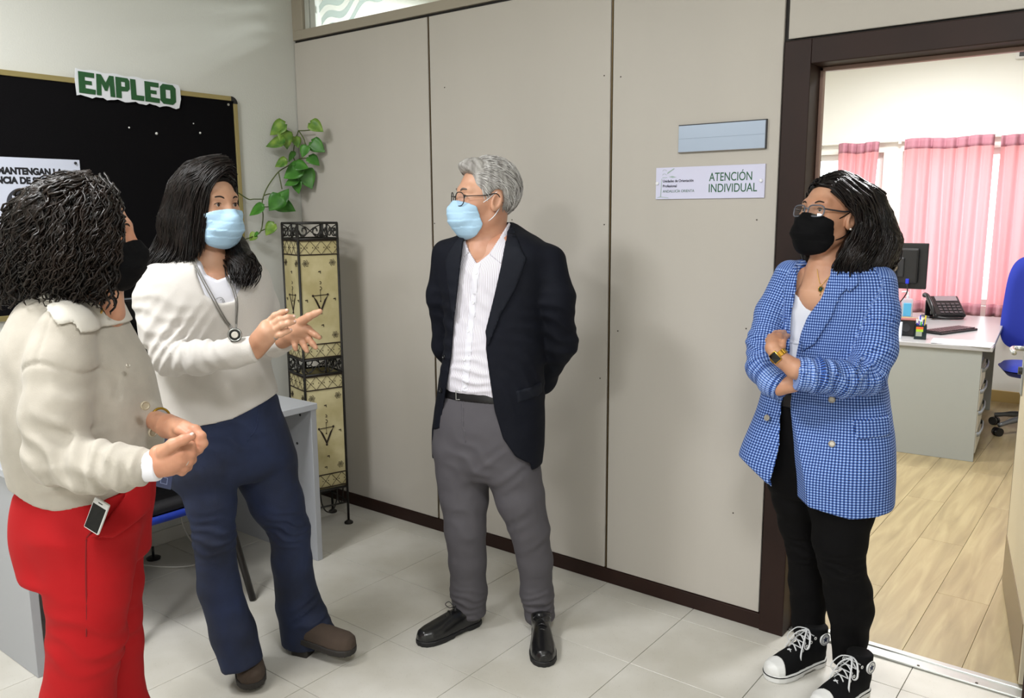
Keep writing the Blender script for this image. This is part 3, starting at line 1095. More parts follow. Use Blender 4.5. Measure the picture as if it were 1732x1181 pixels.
LEAVES = [(455, 227, 482, 210, 1), (448, 245, 481, 240, 1), (487, 252, 480, 222, 1), (547, 222, 525, 208, 1), (549, 257, 527, 240, 0), (541, 279, 522, 266, 0),
          (505, 250, 499, 232, 1), (510, 266, 519, 247, 0), (487, 273, 499, 258, 0), (464, 281, 485, 272, 1), (478, 300, 511, 284, 0), (522, 283, 499, 279, 0),
          (528, 319, 513, 288, 0), (480, 312, 505, 304, 0), (504, 328, 503, 305, 0), (455, 357, 475, 332, 0), (487, 318, 473, 345, 0), (500, 355, 469, 346, 0),
          (420, 363, 446, 350, 0), (448, 398, 464, 379, 1), (421, 407, 433, 396, 1), (429, 400, 437, 394, 0), (262, 636, 264, 620, 0)]
for i, (tu, tv, bu, bv, var) in enumerate(LEAVES):
    off = 0.05 + 0.02 * (i % 4)
    if i == len(LEAVES) - 1:
        bp, tp = onx(bu, bv, 0.36), onx(tu, tv, 0.40)
    else:
        bp = corner_pt((tu + bu) / 2, (tv + bv) / 2, off)
        ctrp = bp
        d = ctrp @ np.zeros(3)
        D = (ctrp - CAM) @ _fw
        bp = ctrp + (_rt * (bu - tu) / 2 - _up * (bv - tv) / 2) * D / FPX
        tp = ctrp - (_rt * (bu - tu) / 2 - _up * (bv - tv) / 2) * D / FPX
    ax = tp - bp
    L = np.linalg.norm(ax)
    ax /= L
    rr = random.Random(i)
    nrm = -_fw + _rt * rr.uniform(-0.6, 0.6) + _up * rr.uniform(0.1, 0.8)
    nrm -= ax * (nrm @ ax)
    nrm /= np.linalg.norm(nrm)
    sd = np.cross(nrm, ax)
    V, F = leaf_me(L, 0.95 + 0.12 * rr.random(), 0.12)
    V = np.array(V)
    W_ = bp + V[:, :1] * ax + V[:, 1:2] * sd + V[:, 2:3] * nrm
    W_[:, 0] = np.maximum(W_[:, 0], 0.006)
    W_[:, 1] = np.minimum(W_[:, 1], -0.006)
    MB().add(W_ - PO, F).obj('leaf', m_leafl if var else m_leaf, plant, smooth=True, solid=0.0008)
ST = [[(505, 221), (499, 240), (496, 262), (499, 273)], [(499, 273), (485, 282), (471, 291), (455, 312), (446, 331), (443, 349), (445, 366), (441, 391), (428, 400), (405, 408)],
      [(446, 337), (430, 337), (420, 337), (404, 327), (395, 322)], [(505, 221), (515, 221), (525, 220)], [(505, 221), (514, 235), (518, 248), (527, 246)], [(482, 222), (492, 232), (500, 240)],
      [(499, 273), (510, 268), (522, 268)], [(471, 291), (474, 305), (477, 320)], [(443, 349), (452, 350), (470, 347)], [(441, 391), (448, 388), (455, 386)], [(446, 331), (456, 328), (466, 330)]]
for pts in ST:
    P3 = [corner_pt(u, v, 0.05) for u, v in pts]
    MB().tube(catmull(P3, 5 * len(P3)) - PO, 0.0030, 6).obj('stem', m_stem, plant, smooth=True)
MB().tube(catmull([corner_pt(405, 408, 0.05), (0.06, -0.60, 1.2), (0.16, -0.68, 0.98), (0.30, -0.75, 0.86)], 24) - PO, 0.0032, 6).obj('stem', m_stem, plant, smooth=True)
MB().lathe([(0.045, 0.0), (0.062, 0.10), (0.066, 0.10), (0.066, 0.118), (0.058, 0.118), (0.056, 0.10)], (0, 0, 0), 24).obj('pot', mat('terracotta', '#8d5a3c', 0.8), plant, smooth='auto')
MB().lathe([(0.056, 0.09), (0.05, 0.104)], (0, 0, 0), 16).obj('soil', mat('soil', '#2a211a', 0.95), plant)

# ================================================================== office furniture
od = math.atan2(-0.14, 1.62)
desk2 = empty('office_desk', (2.885, 2.85, 0), math.atan2(0.14, 1.62), 'grey office desk with end panels seen through the doorway', 'desk')
DT2 = 0.735
MB().box((-0.80, -0.015, DT2 - 0.028), (0.055, 1.68, DT2), 0.004).obj('desk_top', mat('office_desk_top', '#a3a2a3', 0.30), desk2)
m_dp2 = mat('office_desk_panel', '#959894', 0.5)
MB().box((-0.78, 0.0, 0.0), (0.0, 0.028, DT2 - 0.028), 0.002).obj('end_panel', m_dp2, desk2)
MB().box((-0.78, 1.62, 0.0), (0.0, 1.648, DT2 - 0.028), 0.002).obj('end_panel', m_dp2, desk2)
MB().box((-0.74, 0.028, 0.25), (-0.72, 1.62, DT2 - 0.028), 0.002).obj('modesty_panel', m_dp2, desk2)


def dk(x, y, z=DT2):
    """desk local -> world"""
    a = desk2.rotation_euler[2]
    return (2.885 + x * math.cos(a) - y * math.sin(a), 2.85 + x * math.sin(a) + y * math.cos(a), z)


dk_rot = desk2.rotation_euler[2]
ped = empty('drawer_pedestal', dk(-0.30, 0.26, 0), dk_rot, 'grey drawer unit under the near end of the office desk', 'drawers')
MB().box((-0.30, -0.215, 0.03), (0.285, 0.215, 0.60), 0.003).obj('body', m_dp2, ped)
m_drw = mat('drawer_front', '#c9c6bb', 0.45)
m_grip = mat('drawer_grip', '#8a9097', 0.35)
for i in range(4):
    d_ = MB().box((0.286, -0.21, 0.045 + i * 0.138), (0.303, 0.21, 0.176 + i * 0.138), 0.003).obj('drawer', m_drw, ped)
    prf = [(0.303, -0.20), (0.318, -0.17), (0.325, 0.0), (0.318, 0.17), (0.303, 0.20)]
    P = np.array([[(a, b, 0.150 + i * 0.138), (a + 0.004, b, 0.166 + i * 0.138), (a, b, 0.178 + i * 0.138)] for a, b in prf])
    MB().grid(P).obj('grip', m_grip, d_, smooth=True, solid=0.006)

# monitor on office desk, back towards the door
ml = (2.20, 3.52, DT2)
mon = empty('office_monitor', ml, math.radians(6), 'black monitor seen from behind on the office desk', 'monitor')
MB().box((-0.26, -0.012, 0.275), (0.205, 0.018, 0.600), 0.006).obj('panel', m_dark, mon)
MB().box((-0.22, -0.048, 0.315), (0.150, -0.012, 0.565), 0.014).obj('rear_cover', m_dark, mon)
MB().box((-0.10, -0.066, 0.36), (0.06, -0.046, 0.50), 0.008).obj('mount_plate', mat('dark_grey_plastic', '#232427', 0.45), mon)
MB().sphere((-0.02, -0.075, 0.43), 0.045, 16, (1, 0.5, 1)).obj('pivot', mat('chrome_dark', '#8c8478', 0.25, metal=0.8), mon, smooth=True)
MB().box((-0.055, -0.085, 0.01), (0.015, -0.055, 0.43), 0.006).obj('column', m_dark, mon)
MB().box((-0.15, -0.17, 0.0), (0.11, 0.09, 0.014), 0.005).obj('foot', m_dark, mon)
MB().box((0.075, -0.062, 0.315), (0.098, -0.044, 0.350), 0.003).obj('video_plug', mat('blue_plug', '#1b2fc0', 0.4), mon)
MB().tube(catmull([(0.087, -0.06, 0.315), (0.09, -0.07, 0.25), (0.03, -0.06, 0.15), (-0.02, -0.03, 0.06), (-0.05, 0.06, 0.016)], 20), 0.0045, 6).obj('video_cable', m_dark, mon, smooth=True)

# telephone
tl_ = onz(1588, 537, DT2)
ph = empty('desk_telephone', (tl_[0], tl_[1], DT2 + 0.001), math.radians(35), 'black desk telephone with raised keypad on the office desk', 'telephone')
R = Matrix.Rotation(math.radians(38), 3, 'X')
Rn = np.array(R)
MB().box((-0.10, -0.11, 0.095), (0.14, 0.11, 0.125), 0.012, R=Rn, c=(0, 0, 0.02)).obj('body', m_dark, ph)
MB().box((-0.09, -0.04, 0.0), (0.13, 0.11, 0.012), 0.004).box((-0.08, 0.06, 0.01), (0.12, 0.075, 0.13), 0.004).obj('stand', m_dark, ph)
hs = MB()
hs.tube(catmull([(-0.115, -0.105, 0.082), (-0.118, -0.07, 0.115), (-0.118, 0.0, 0.122), (-0.118, 0.07, 0.115), (-0.115, 0.105, 0.082)], 20), [0.02] * 3 + [0.015] * 14 + [0.02] * 3, 10)
hs.xf(lambda q: Rn @ (q + np.array([0, 0, 0.03])) + np.array([0, 0, 0.02]))
hs.obj('handset', m_dark, ph, smooth=True)
kp = MB()
for i in range(4):
    for j in range(5):
        kp.box((-0.05 + j * 0.035, -0.09 + i * 0.03, 0.125), (-0.025 + j * 0.035, -0.07 + i * 0.03, 0.131), 0.002, 1, R=Rn, c=(0, 0, 0.02))
kp.obj('keypad', mat('phone_keys', '#4a4448', 0.4), ph)
MB().box((-0.045, 0.045, 0.125), (0.12, 0.10, 0.129), 0.002, 1, R=Rn, c=(0, 0, 0.02)).obj('display', mat('phone_display', '#8c7f84', 0.2), ph)
MB().tube(catmull([(-0.10, -0.12, 0.02), (0.0, -0.17, 0.012), (0.10, -0.16, 0.012), (0.13, -0.10, 0.02)], 24), 0.009, 8).obj('coiled_cord', m_dark, ph, smooth=True)

# keyboard
kl = onz(1606, 561, DT2)
kbd = empty('office_keyboard', (kl[0], kl[1], DT2), math.radians(-22 + 90), 'black computer keyboard lying on the office desk', 'keyboard')
MB().box((-0.21, -0.075, 0.0), (0.21, 0.075, 0.016), 0.005).obj('body', m_dark, kbd)
kb = MB()
for i in range(5):
    for j in range(15):
        kb.box((-0.20 + j * 0.0268, -0.062 + i * 0.025, 0.016), (-0.178 + j * 0.0268, -0.041 + i * 0.025, 0.0225), 0.002, 1)
kb.obj('keys', mat('key_brown', '#3a3032', 0.35), kbd)['kind'] = 'stuff'

# pen cup with pens
cl_ = onz(1556, 573, DT2)
cup = empty('pen_cup', (cl_[0], cl_[1], DT2), math.radians(10), 'dark see-through pen cup with coloured sticker on the office desk', 'pen cup')
m_cup = mat('smoked_cup', '#1c2a2c', 0.15, alpha=0.85)
w = 0.036
cm = MB()
for (a, b, c_, d) in ((-w, -w, w, -w + 0.003), (-w, w - 0.003, w, w), (-w, -w, -w + 0.003, w), (w - 0.003, -w, w, w)):
    cm.box((a, b, 0.003), (c_, d, 0.092))
cm.box((-w, -w, 0), (w, w, 0.004)).obj('cup', m_cup, cup)
MB().box((-0.026, -w - 0.0012, 0.020), (0.010, -w, 0.078)).obj('sticker', mat('sticker_grey', '#8f9488', 0.5), cup)
MB().box((-0.026, -w - 0.0018, 0.066), (0.016, -w - 0.0003, 0.082)).obj('sticker_band', mat('sticker_orange', '#d9622b', 0.5), cup)
MB().box((-0.026, -w - 0.0018, 0.050), (0.016, -w - 0.0003, 0.066)).obj('sticker_band', mat('sticker_lime', '#9cc02c', 0.5), cup)
pens = [('#2a35b5', 'dark blue pen', -0.018, -0.012), ('#eaeaf2', 'white pen', -0.006, 0.006), ('#3fbf48', 'green pen', 0.004, -0.012), ('#3f7fd0', 'light blue pen', 0.012, 0.012), ('#d6c52e', 'yellow pencil', 0.020, 0.0), ('#5b3aa8', 'violet pen', -0.014, 0.016), ('#2048c0', 'blue capped pen', 0.016, -0.016)]
for i, (c_, nm, x, y) in enumerate(pens):
    lean = np.array([x * 1.3, y * 1.2, 0.0])
    p = empty('pen', (cl_[0] + x * 0.6, cl_[1] + y * 0.6, DT2 + 0.005), 0, nm + ' standing in the smoked pen cup', 'pen', 'pens in the office cup')
    top = 0.125 + 0.012 * ((i * 5) % 3)
    dirv = np.array([x * 0.7, y * 0.7, top])
    MB().tube([(0, 0, 0), dirv * 0.8], 0.0042, 8).obj('barrel', mat('pen_body_%d' % i, c_, 0.35), p, smooth='auto')
    MB().tube([dirv * 0.8, dirv], [0.0048, 0.004], 8).obj('cap', mat('pen_cap_%d' % i, ('#e6e6ee', '#2a35b5', '#d8e8ff', '#203080', '#d6c52e', '#eceaf5', '#15206a')[i], 0.35), p, smooth='auto')

# stack of papers at desk edge
for i, (cx_, cy_2, rz, lb) in enumerate(((-0.145, 0.10, 2, 'white paper sheets stacked at the near edge of the office desk'), (-0.10, 0.09, -4, 'white folder sheet under the paper stack on the office desk'))):
    q = dk(cx_, cy_2)
    pz = DT2 + (0.0035 if i == 0 else 0.0)
    pp = empty('paper_stack', (q[0], q[1], pz), dk_rot + math.radians(rz), lb, 'paper')
    MB().box((-0.148, -0.105, 0.0), (0.148, 0.105, 0.0032), 0.0005).obj('sheet', mat('paper_white', '#e6e6ee', 0.7), pp)
# leaflet block and black box
q = onz(1512, 571, DT2)
lf = empty('leaflet_holder', (q[0], q[1], DT2), math.radians(4), 'white leaflet block standing on the office desk by the monitor', 'leaflet')
MB().box((-0.05, -0.012, 0.0), (0.045, 0.012, 0.105), 0.002).obj('block', mat('leaflet_white', '#dfe6f0', 0.6), lf)
for i, w_ in enumerate((0.05, 0.03)):
    MB().box((-0.002, -0.0127, 0.080 - 0.008 * i), (-0.002 + w_ * 0.7, -0.012, 0.083 - 0.008 * i)).obj('print_line', mat('leaflet_print', '#8f99a8', 0.6), lf)
q = dk(-0.47, 0.30)
sp = empty('desk_speaker', (q[0], q[1], DT2), math.radians(6), 'small black box beside the pen cup on the office desk', 'box')
MB().box((-0.055, -0.05, 0.0), (0.055, 0.05, 0.105), 0.006).obj('cabinet', m_dark, sp)
MB().box((-0.06, -0.055, 0.105), (0.06, 0.055, 0.112), 0.002).obj('top_board', mat('rosewood', '#7a4a42', 0.3), sp)
MB().lathe([(0.028, 0), (0.026, 0.003), (0.012, 0.001)], (0, 0, 0), 20, R=[[1, 0, 0], [0, 0, -1], [0, 1, 0]]).xf(lambda q: q + np.array([0, -0.05, 0.055])).obj('cone', mat('speaker_cone', '#262629', 0.6), sp, smooth='auto')
# hand gel bottle
q = onz(1533, 537, DT2)
bt = empty('gel_bottle', (q[0], q[1], DT2), 0.3, 'clear hand gel bottle with blue label on the office desk', 'bottle')
MB().box((-0.04, -0.028, 0.0), (0.04, 0.028, 0.15), 0.012).obj('bottle', mat('clear_plastic', '#cfd9e2', 0.12, alpha=0.45), bt, smooth='auto')
MB().box((-0.028, -0.0295, 0.012), (0.028, 0.0295, 0.115), 0.003).obj('label_band', mat('gel_blue', '#58b3e6', 0.4), bt)
MB().lathe([(0.012, 0.15), (0.012, 0.172), (0.006, 0.174), (0.005, 0.20)], (0, 0, 0), 14).tube([(0, 0, 0.198), (-0.012, 0, 0.203), (-0.045, 0, 0.198)], 0.006, 8).obj('pump', mat('pump_white', '#d7d9de', 0.35), bt, smooth='auto')
# yellow note pad
q = onz(1540, 541, DT2)
n_ = MB().box((-0.10, -0.05, 0), (0.10, 0.05, 0.012), 0.001).obj('note_pad', mat('note_yellow', '#d9d27a', 0.7))
n_.location = (q[0], q[1], DT2)
tag(n_, 'yellow note pad lying behind the pen cup', 'note pad')

# blue office chair
m_bluef = mat('blue_upholstery', '#1b2f9e', 0.85, bump=0.3, bscale=400, sheen=0.2)
ch = empty('office_chair', (3.11, 3.86, 0), math.radians(-75), 'blue upholstered swivel chair at the office desk', 'chair')
cs = MB()


def pad(mb, fn, n=14, m=12):
    P = np.zeros((n, m, 3))
    for i in range(n):
        for j in range(m):
            P[i, j] = fn(i / (n - 1) * 2 - 1, j / (m - 1) * 2 - 1)
    mb.grid(P)


def rsq(a, b, p=5):
    r = (abs(a) ** p + abs(b) ** p) ** (1 / p)
    m_ = max(abs(a), abs(b))
    return (a, b) if r < 1e-6 else (a * m_ / r, b * m_ / r)


def seatfn(sg):
    def f(a, b):
        x, y = rsq(a, b)
        e = max(abs(a), abs(b))
        return (0.24 * x, 0.245 * y, 0.46 + sg * 0.045 * (1 - e ** 6) ** 0.5 + (0.0 if sg < 0 else 0.008 * x))
    return f


mb = MB()
pad(mb, seatfn(1), 18, 18)
pad(mb, seatfn(-1), 18, 18)
mb.obj('seat', m_bluef, ch, smooth=True)


def backfn(sg):
    def f(a, b):
        x, y = rsq(a, b, 4)
        e = max(abs(a), abs(b))
        z = 0.90 + 0.34 * x
        return (-0.235 - 0.05 * (z - 0.55) - sg * 0.035 * (1 - e ** 6) ** 0.5 + 0.05 * y * y, 0.235 * y * (1 - 0.10 * x), z)
    return f


mb = MB()
pad(mb, backfn(1), 18, 18)
pad(mb, backfn(-1), 18, 18)
mb.obj('backrest', m_bluef, ch, smooth=True)
MB().tube(catmull([(-0.05, 0, 0.41), (-0.24, 0, 0.42), (-0.29, 0, 0.50), (-0.27, 0, 0.68)], 14), 0.018, 8, flat=1.6).obj('back_bar', m_dark, ch, smooth=True)
MB().tube([(0, 0, 0.08), (0, 0, 0.41)], 0.026, 14).obj('gas_column', m_dark, ch, smooth='auto')
MB().tube([(0.05, 0.0, 0.405), (0.10, 0.28, 0.40)], 0.006, 8).sphere((0.10, 0.285, 0.40), 0.016, 8).obj('lever', m_dark, ch, smooth=True)
m_greybase = mat('base_grey', '#6d6f72', 0.35, metal=0.4)
for i in range(5):
    a = i * 2 * math.pi / 5 + 0.25
    leg = MB().tube(catmull([(0, 0, 0.11), (0.12 * math.cos(a), 0.12 * math.sin(a), 0.115), (0.29 * math.cos(a), 0.29 * math.sin(a), 0.075)], 10), [0.026] * 4 + [0.022] * 3 + [0.016] * 3, 8).obj('base_spoke', m_greybase, ch, smooth=True)
    cx_, cy_3 = 0.295 * math.cos(a), 0.295 * math.sin(a)
    cst = MB()
    for s_ in (-1, 1):
        ox, oy_ = -math.sin(a) * 0.016 * s_, math.cos(a) * 0.016 * s_
        cst.tube([(cx_ + ox * 0.4, cy_3 + oy_ * 0.4, 0.03), (cx_ + ox * 1.5, cy_3 + oy_ * 1.5, 0.03)], 0.03, 16)
    cst.obj('caster', m_dark, leg, smooth='auto')

# ================================================================== curtains
m_curt = mat('pink_curtain', '#e2a9ae', 0.8)
ntc, bc = nodes_of(m_curt)
tlc = ntc.nodes.new('ShaderNodeBsdfTranslucent')
tlc.inputs[0].default_value = hexc('#f2adb2')
mxc = ntc.nodes.new('ShaderNodeMixShader')
mxc.inputs[0].default_value = 0.5
oc = [n for n in ntc.nodes if n.type == 'OUTPUT_MATERIAL'][0]
ntc.links.new(bc.outputs[0], mxc.inputs[1])
ntc.links.new(tlc.outputs[0], mxc.inputs[2])
ntc.links.new(mxc.outputs[0], oc.inputs[0])


def curtain(x0, x1, z0, z1, y, folds, label, seed, gather=0.0, gsx=0.0):
    e = empty('curtain', ((x0 + x1) / 2, y, z0), 0, label, 'curtain', 'pink curtains at the office windows')
    rr = random.Random(seed)
    nU, nV = folds * 10 + 1, 30
    ph = [rr.uniform(-0.5, 0.5) for _ in range(folds + 2)]

    def surf(za, zb, nv, off=0.0):
        P = np.zeros((nU, nv, 3))
        for i in range(nU):
            s_ = i / (nU - 1)
            for j in range(nv):
                t = j / (nv - 1)
                z = za + (zb - za) * t
                tt = (z - z0) / (z1 - z0)
                amp = (0.018 + 0.020 * (1 - tt)) * (0.75 + 0.5 * math.sin(s_ * 13 + seed * 2) ** 2)
                phs = s_ * folds * 2 * math.pi + (1.1 * math.sin(s_ * 7 + seed) + 0.7 * math.sin(s_ * 17 + seed)) * (0.4 + 0.6 * (1 - tt)) + ph[min(int(s_ * folds), folds)] * 0.5 * (1 - tt)
                sharp = math.sin(phs) + 0.35 * math.sin(2 * phs) * tt
                x = x0 + (x1 - x0) * s_ - (x0 + x1) / 2
                x = x * (1 - gather * math.sin(math.pi * min(max(tt, 0), 1)) * 0.5) + gsx * (1 - tt)
                P[i, j] = (x + 0.006 * math.cos(phs), off + amp * sharp, z - z0 + 0.006 * math.sin(s_ * 9) * (tt > 0.9))
        return P
    MB().grid(surf(z0 + 0.10, z1 - 0.085, nV)).obj('drape', m_curt, e, smooth=True)
    MB().grid(surf(z1 - 0.085, z1, 4)).obj('heading_tape', mat('pink_heading', '#b9808e', 0.85), e, smooth=True, solid=0.002)
    MB().grid(surf(z0, z0 + 0.10, 4)).obj('hem', mat('pink_hem', '#bd858f', 0.85), e, smooth=True, solid=0.002)
    return e


curtain(1.375, 1.715, 1.10, 2.135, 4.74, 5, 'short gathered pink curtain over the left office window', 1, 0.10, -0.02)
curtain(1.915, 2.575, 0.71, 2.145, 4.73, 7, 'wide pink pleated curtain hanging behind the desk telephone', 2, 0.0)
curtain(2.625, 3.60, 0.71, 2.135, 4.73, 9, 'pink curtain at the right behind the blue chair', 5, 0.0)
rail = empty('curtain_rail', (2.2, 4.80, 2.145), 0, 'white curtain rail above the office windows', 'curtain rail')
MB().box((-1.9, -0.012, -0.012), (1.5, 0.012, 0.014), 0.003).obj('track', mat('rail_white', '#e4e4de', 0.4), rail)
for x in (-1.0, -0.33, 0.6, 1.3):
    MB().box((x - 0.012, -0.01, -0.03), (x + 0.012, 0.05, 0.022), 0.002).obj('bracket', mat('rail_white', '#e4e4de', 0.4), rail)
# wall unit at top right of the doorway view
q = ony(1731, 92, 4.84)
un = empty('wall_sensor', (q[0], 4.849, q[2]), 0, 'small white sensor box high on the office wall', 'sensor')
MB().box((-0.05, -0.06, -0.035), (0.09, 0.0, 0.035), 0.008).obj('casing', m_wf, un)
MB().box((-0.02, -0.066, -0.02), (0.05, -0.058, 0.012), 0.003).obj('lens', m_dark, un)

# ================================================================== implicit-surface modelling kit (for people and clothes)
def smin(a, b, k):
    if k <= 0:
        return np.minimum(a, b)
    h_ = np.maximum(k - np.abs(a - b), 0.0) / k
    return np.minimum(a, b) - h_ * h_ * (k * 0.25)


def smax(a, b, k):
    return -smin(-a, -b, k)


def surface_nets(d, lo, h):
    ins = d < 0
    nx, ny, nz = d.shape
    c = np.zeros((nx - 1, ny - 1, nz - 1), np.int8)
    for i in (0, 1):
        for j in (0, 1):
            for k in (0, 1):
                c += ins[i:nx - 1 + i, j:ny - 1 + j, k:nz - 1 + k]
    act = (c > 0) & (c < 8)
    ids = np.argwhere(act)
    n = len(ids)
    idx = np.full(act.shape, -1, np.int32)
    idx[act] = np.arange(n)
    I, J, K = ids[:, 0], ids[:, 1], ids[:, 2]
    acc = np.zeros((n, 3))
    cnt = np.zeros(n)
    cor = [(0, 0, 0), (1, 0, 0), (0, 1, 0), (1, 1, 0), (0, 0, 1), (1, 0, 1), (0, 1, 1), (1, 1, 1)]
    val = [d[I + a, J + b, K + e] for a, b, e in cor]
    for p, q in ((0, 1), (2, 3), (4, 5), (6, 7), (0, 2), (1, 3), (4, 6), (5, 7), (0, 4), (1, 5), (2, 6), (3, 7)):
        v0, v1 = val[p], val[q]
        m = (v0 < 0) != (v1 < 0)
        t = np.where(m, v0 / np.where(m, v0 - v1, 1), 0)
        P0 = np.array(cor[p], float)
        P1 = np.array(cor[q], float)
        acc += m[:, None] * (P0 + t[:, None] * (P1 - P0))
        cnt += m
    V = (ids + acc / cnt[:, None]) * h + np.array(lo)
    F = []
    for ax in range(3):
        sl0 = [slice(1, -1)] * 3
        sl1 = [slice(1, -1)] * 3
        sl0[ax] = slice(0, -1)
        sl1[ax] = slice(1, None)
        a, b = ins[tuple(sl0)], ins[tuple(sl1)]
        e = np.argwhere(a != b)
        if len(e) == 0:
            continue
        s_ = a[e[:, 0], e[:, 1], e[:, 2]]
        off = np.ones(3, int)
        off[ax] = 0
        e = e + off
        u, w = (ax + 1) % 3, (ax + 2) % 3
        du = np.zeros(3, int)
        du[u] = 1
        dw = np.zeros(3, int)
        dw[w] = 1
        g = lambda q: idx[q[:, 0], q[:, 1], q[:, 2]]
        q0, q1, q2, q3 = g(e - du - dw), g(e - dw), g(e), g(e - du)
        quad = np.stack([q0, q1, q2, q3], 1)
        quad[~s_] = quad[~s_][:, ::-1]
        F.append(quad)
    return V, np.concatenate(F) if F else np.zeros((0, 4), int)


class Grid:
    def __init__(s, lo, hi, h):
        s.h = h
        s.lo = np.array(lo, float)
        n = np.ceil((np.array(hi) - s.lo) / h).astype(int) + 1
        s.ax = [(s.lo[i] + h * np.arange(n[i])).astype(np.float32) for i in range(3)]
        s.d = np.full(n, 0.4, np.float32)

    def sub(s, lo, hi):
        sl = []
        for i in range(3):
            a = int(np.floor((lo[i] - s.lo[i]) / s.h))
            b = int(np.ceil((hi[i] - s.lo[i]) / s.h)) + 1
            a = max(a, 0)
            b = min(b, len(s.ax[i]))
            if b <= a:
                return None
            sl.append(slice(a, b))
        return tuple(sl)

    def xyz(s, sl=None):
        x, y, z = s.ax
        if sl is not None:
            x, y, z = x[sl[0]], y[sl[1]], z[sl[2]]
        return x[:, None, None], y[None, :, None], z[None, None, :]

    def add(s, fn, lo=None, hi=None, k=0.02, pad=None):
        if lo is None:
            sl = (slice(None),) * 3
        else:
            pad = k + 0.03 if pad is None else pad
            sl = s.sub(np.array(lo) - pad, np.array(hi) + pad)
            if sl is None:
                return s
        e = fn(*s.xyz(sl))
        s.d[sl] = smin(s.d[sl], e, k)
        return s

    def cut(s, fn, k=0.004):
        e = fn(*s.xyz())
        s.d = smax(s.d, -e, k).astype(np.float32)
        return s

    def keep(s, fn, k=0.004):
        e = fn(*s.xyz())
        s.d = smax(s.d, e, k).astype(np.float32)
        return s

    def disp(s, fn):
        s.d = (s.d + fn(*s.xyz())).astype(np.float32)
        return s

    def chain(s, pts, k=0.02, flat_end=False, flat_start=False, grow=0.0):
        """pts: [(x,y,z,r), ...] tapered limb"""
        for i in range(len(pts) - 1):
            a, b = np.array(pts[i][:3], float), np.array(pts[i + 1][:3], float)
            r0, r1 = pts[i][3] + grow, pts[i + 1][3] + grow
            ab = b - a
            L2 = ab @ ab + 1e-9
            fe = flat_end and i == len(pts) - 2
            fs = flat_start and i == 0
            nrm = ab / math.sqrt(L2)

            def fn(x, y, z, a=a, ab=ab, L2=L2, r0=r0, r1=r1, fe=fe, fs=fs, nrm=nrm, b=b):
                px, py, pz = x - a[0], y - a[1], z - a[2]
                t = np.clip((px * ab[0] + py * ab[1] + pz * ab[2]) / L2, 0, 1)
                dd = np.sqrt((px - t * ab[0]) ** 2 + (py - t * ab[1]) ** 2 + (pz - t * ab[2]) ** 2) - (r0 + t * (r1 - r0))
                if fe:
                    dd = smax(dd, (x - b[0]) * nrm[0] + (y - b[1]) * nrm[1] + (z - b[2]) * nrm[2], 0.008)
                if fs:
                    dd = smax(dd, -((x - a[0]) * nrm[0] + (y - a[1]) * nrm[1] + (z - a[2]) * nrm[2]), 0.008)
                return dd
            rm = max(r0, r1)
            s.add(fn, np.minimum(a, b) - rm, np.maximum(a, b) + rm, k)
        return s

    def mesh(s):
        d = s.d.copy()
        d[0], d[-1] = 0.1, 0.1
        d[:, 0], d[:, -1] = 0.1, 0.1
        d[:, :, 0], d[:, :, -1] = 0.1, 0.1
        V, F = surface_nets(d, s.lo, s.h)
        return V, F


def ell(c, r):
    def fn(x, y, z):
        a = np.sqrt(((x - c[0]) / r[0]) ** 2 + ((y - c[1]) / r[1]) ** 2 + ((z - c[2]) / r[2]) ** 2)
        return (a - 1) * min(r)
    return fn


def cone_fn(a, b, r0, r1):
    a = np.array(a, float)
    ab = np.array(b, float) - a
    L2 = ab @ ab + 1e-9

    def fn(x, y, z):
        px, py, pz = x - a[0], y - a[1], z - a[2]
        t = np.clip((px * ab[0] + py * ab[1] + pz * ab[2]) / L2, 0, 1)
        return np.sqrt((px - t * ab[0]) ** 2 + (py - t * ab[1]) ** 2 + (pz - t * ab[2]) ** 2) - (r0 + t * (r1 - r0))
    return fn


def poly_sd(poly, X, Z):
    """signed distance (negative inside) of arrays X, Z to a polygon"""
    P = np.array(poly, float)
    n = len(P)
    d2 = None
    sgn = np.ones(np.broadcast(X, Z).shape, np.float32)
    for i in range(n):
        a, b = P[i], P[(i + 1) % n]
        e = b - a
        wx, wz = X - a[0], Z - a[1]
        t = np.clip((wx * e[0] + wz * e[1]) / (e @ e + 1e-12), 0, 1)
        q = (wx - e[0] * t) ** 2 + (wz - e[1] * t) ** 2
        d2 = q if d2 is None else np.minimum(d2, q)
        c1 = Z >= a[1]
        c2 = Z < b[1]
        c3 = e[0] * wz > e[1] * wx
        flip = (c1 & c2 & c3) | (~c1 & ~c2 & ~c3)
        sgn = np.where(flip, -sgn, sgn)
    return (np.sqrt(d2) * sgn).astype(np.float32)


def xz_poly(poly, y0=None, y1=None):
    """prism through the figure: polygon in local (x, z), limited to y0 < y < y1"""
    def fn(x, y, z):
        d2 = poly_sd(poly, x[:, 0, :], z[0, :, :])[:, None, :]
        d = np.broadcast_to(d2, np.broadcast(x, y, z).shape)
        if y1 is not None:
            d = np.maximum(d, y - y1)
        if y0 is not None:
            d = np.maximum(d, y0 - y)
        return d
    return fn


def wav(x, y, z, fx, fy, fz, ph=0.0):
    return np.sin(fx * x + fy * y + fz * z + ph)


def fabric(amp=0.0025, seed=0, f=22.0):
    r = np.random.RandomState(seed)
    K = [(r.normal(size=3) * f * (1 + 0.6 * i), r.uniform(0, 6.28), 1 / (1 + 0.7 * i)) for i in range(6)]

    def fn(x, y, z):
        s_ = 0
        for k, p, a in K:
            s_ = s_ + a * np.sin(k[0] * x + k[1] * y + k[2] * z + p + 0.8 * np.sin(0.7 * k[1] * x + 0.5 * k[2] * y + 0.6 * k[0] * z))
        return (amp * 0.5 * s_).astype(np.float32)
    return fn


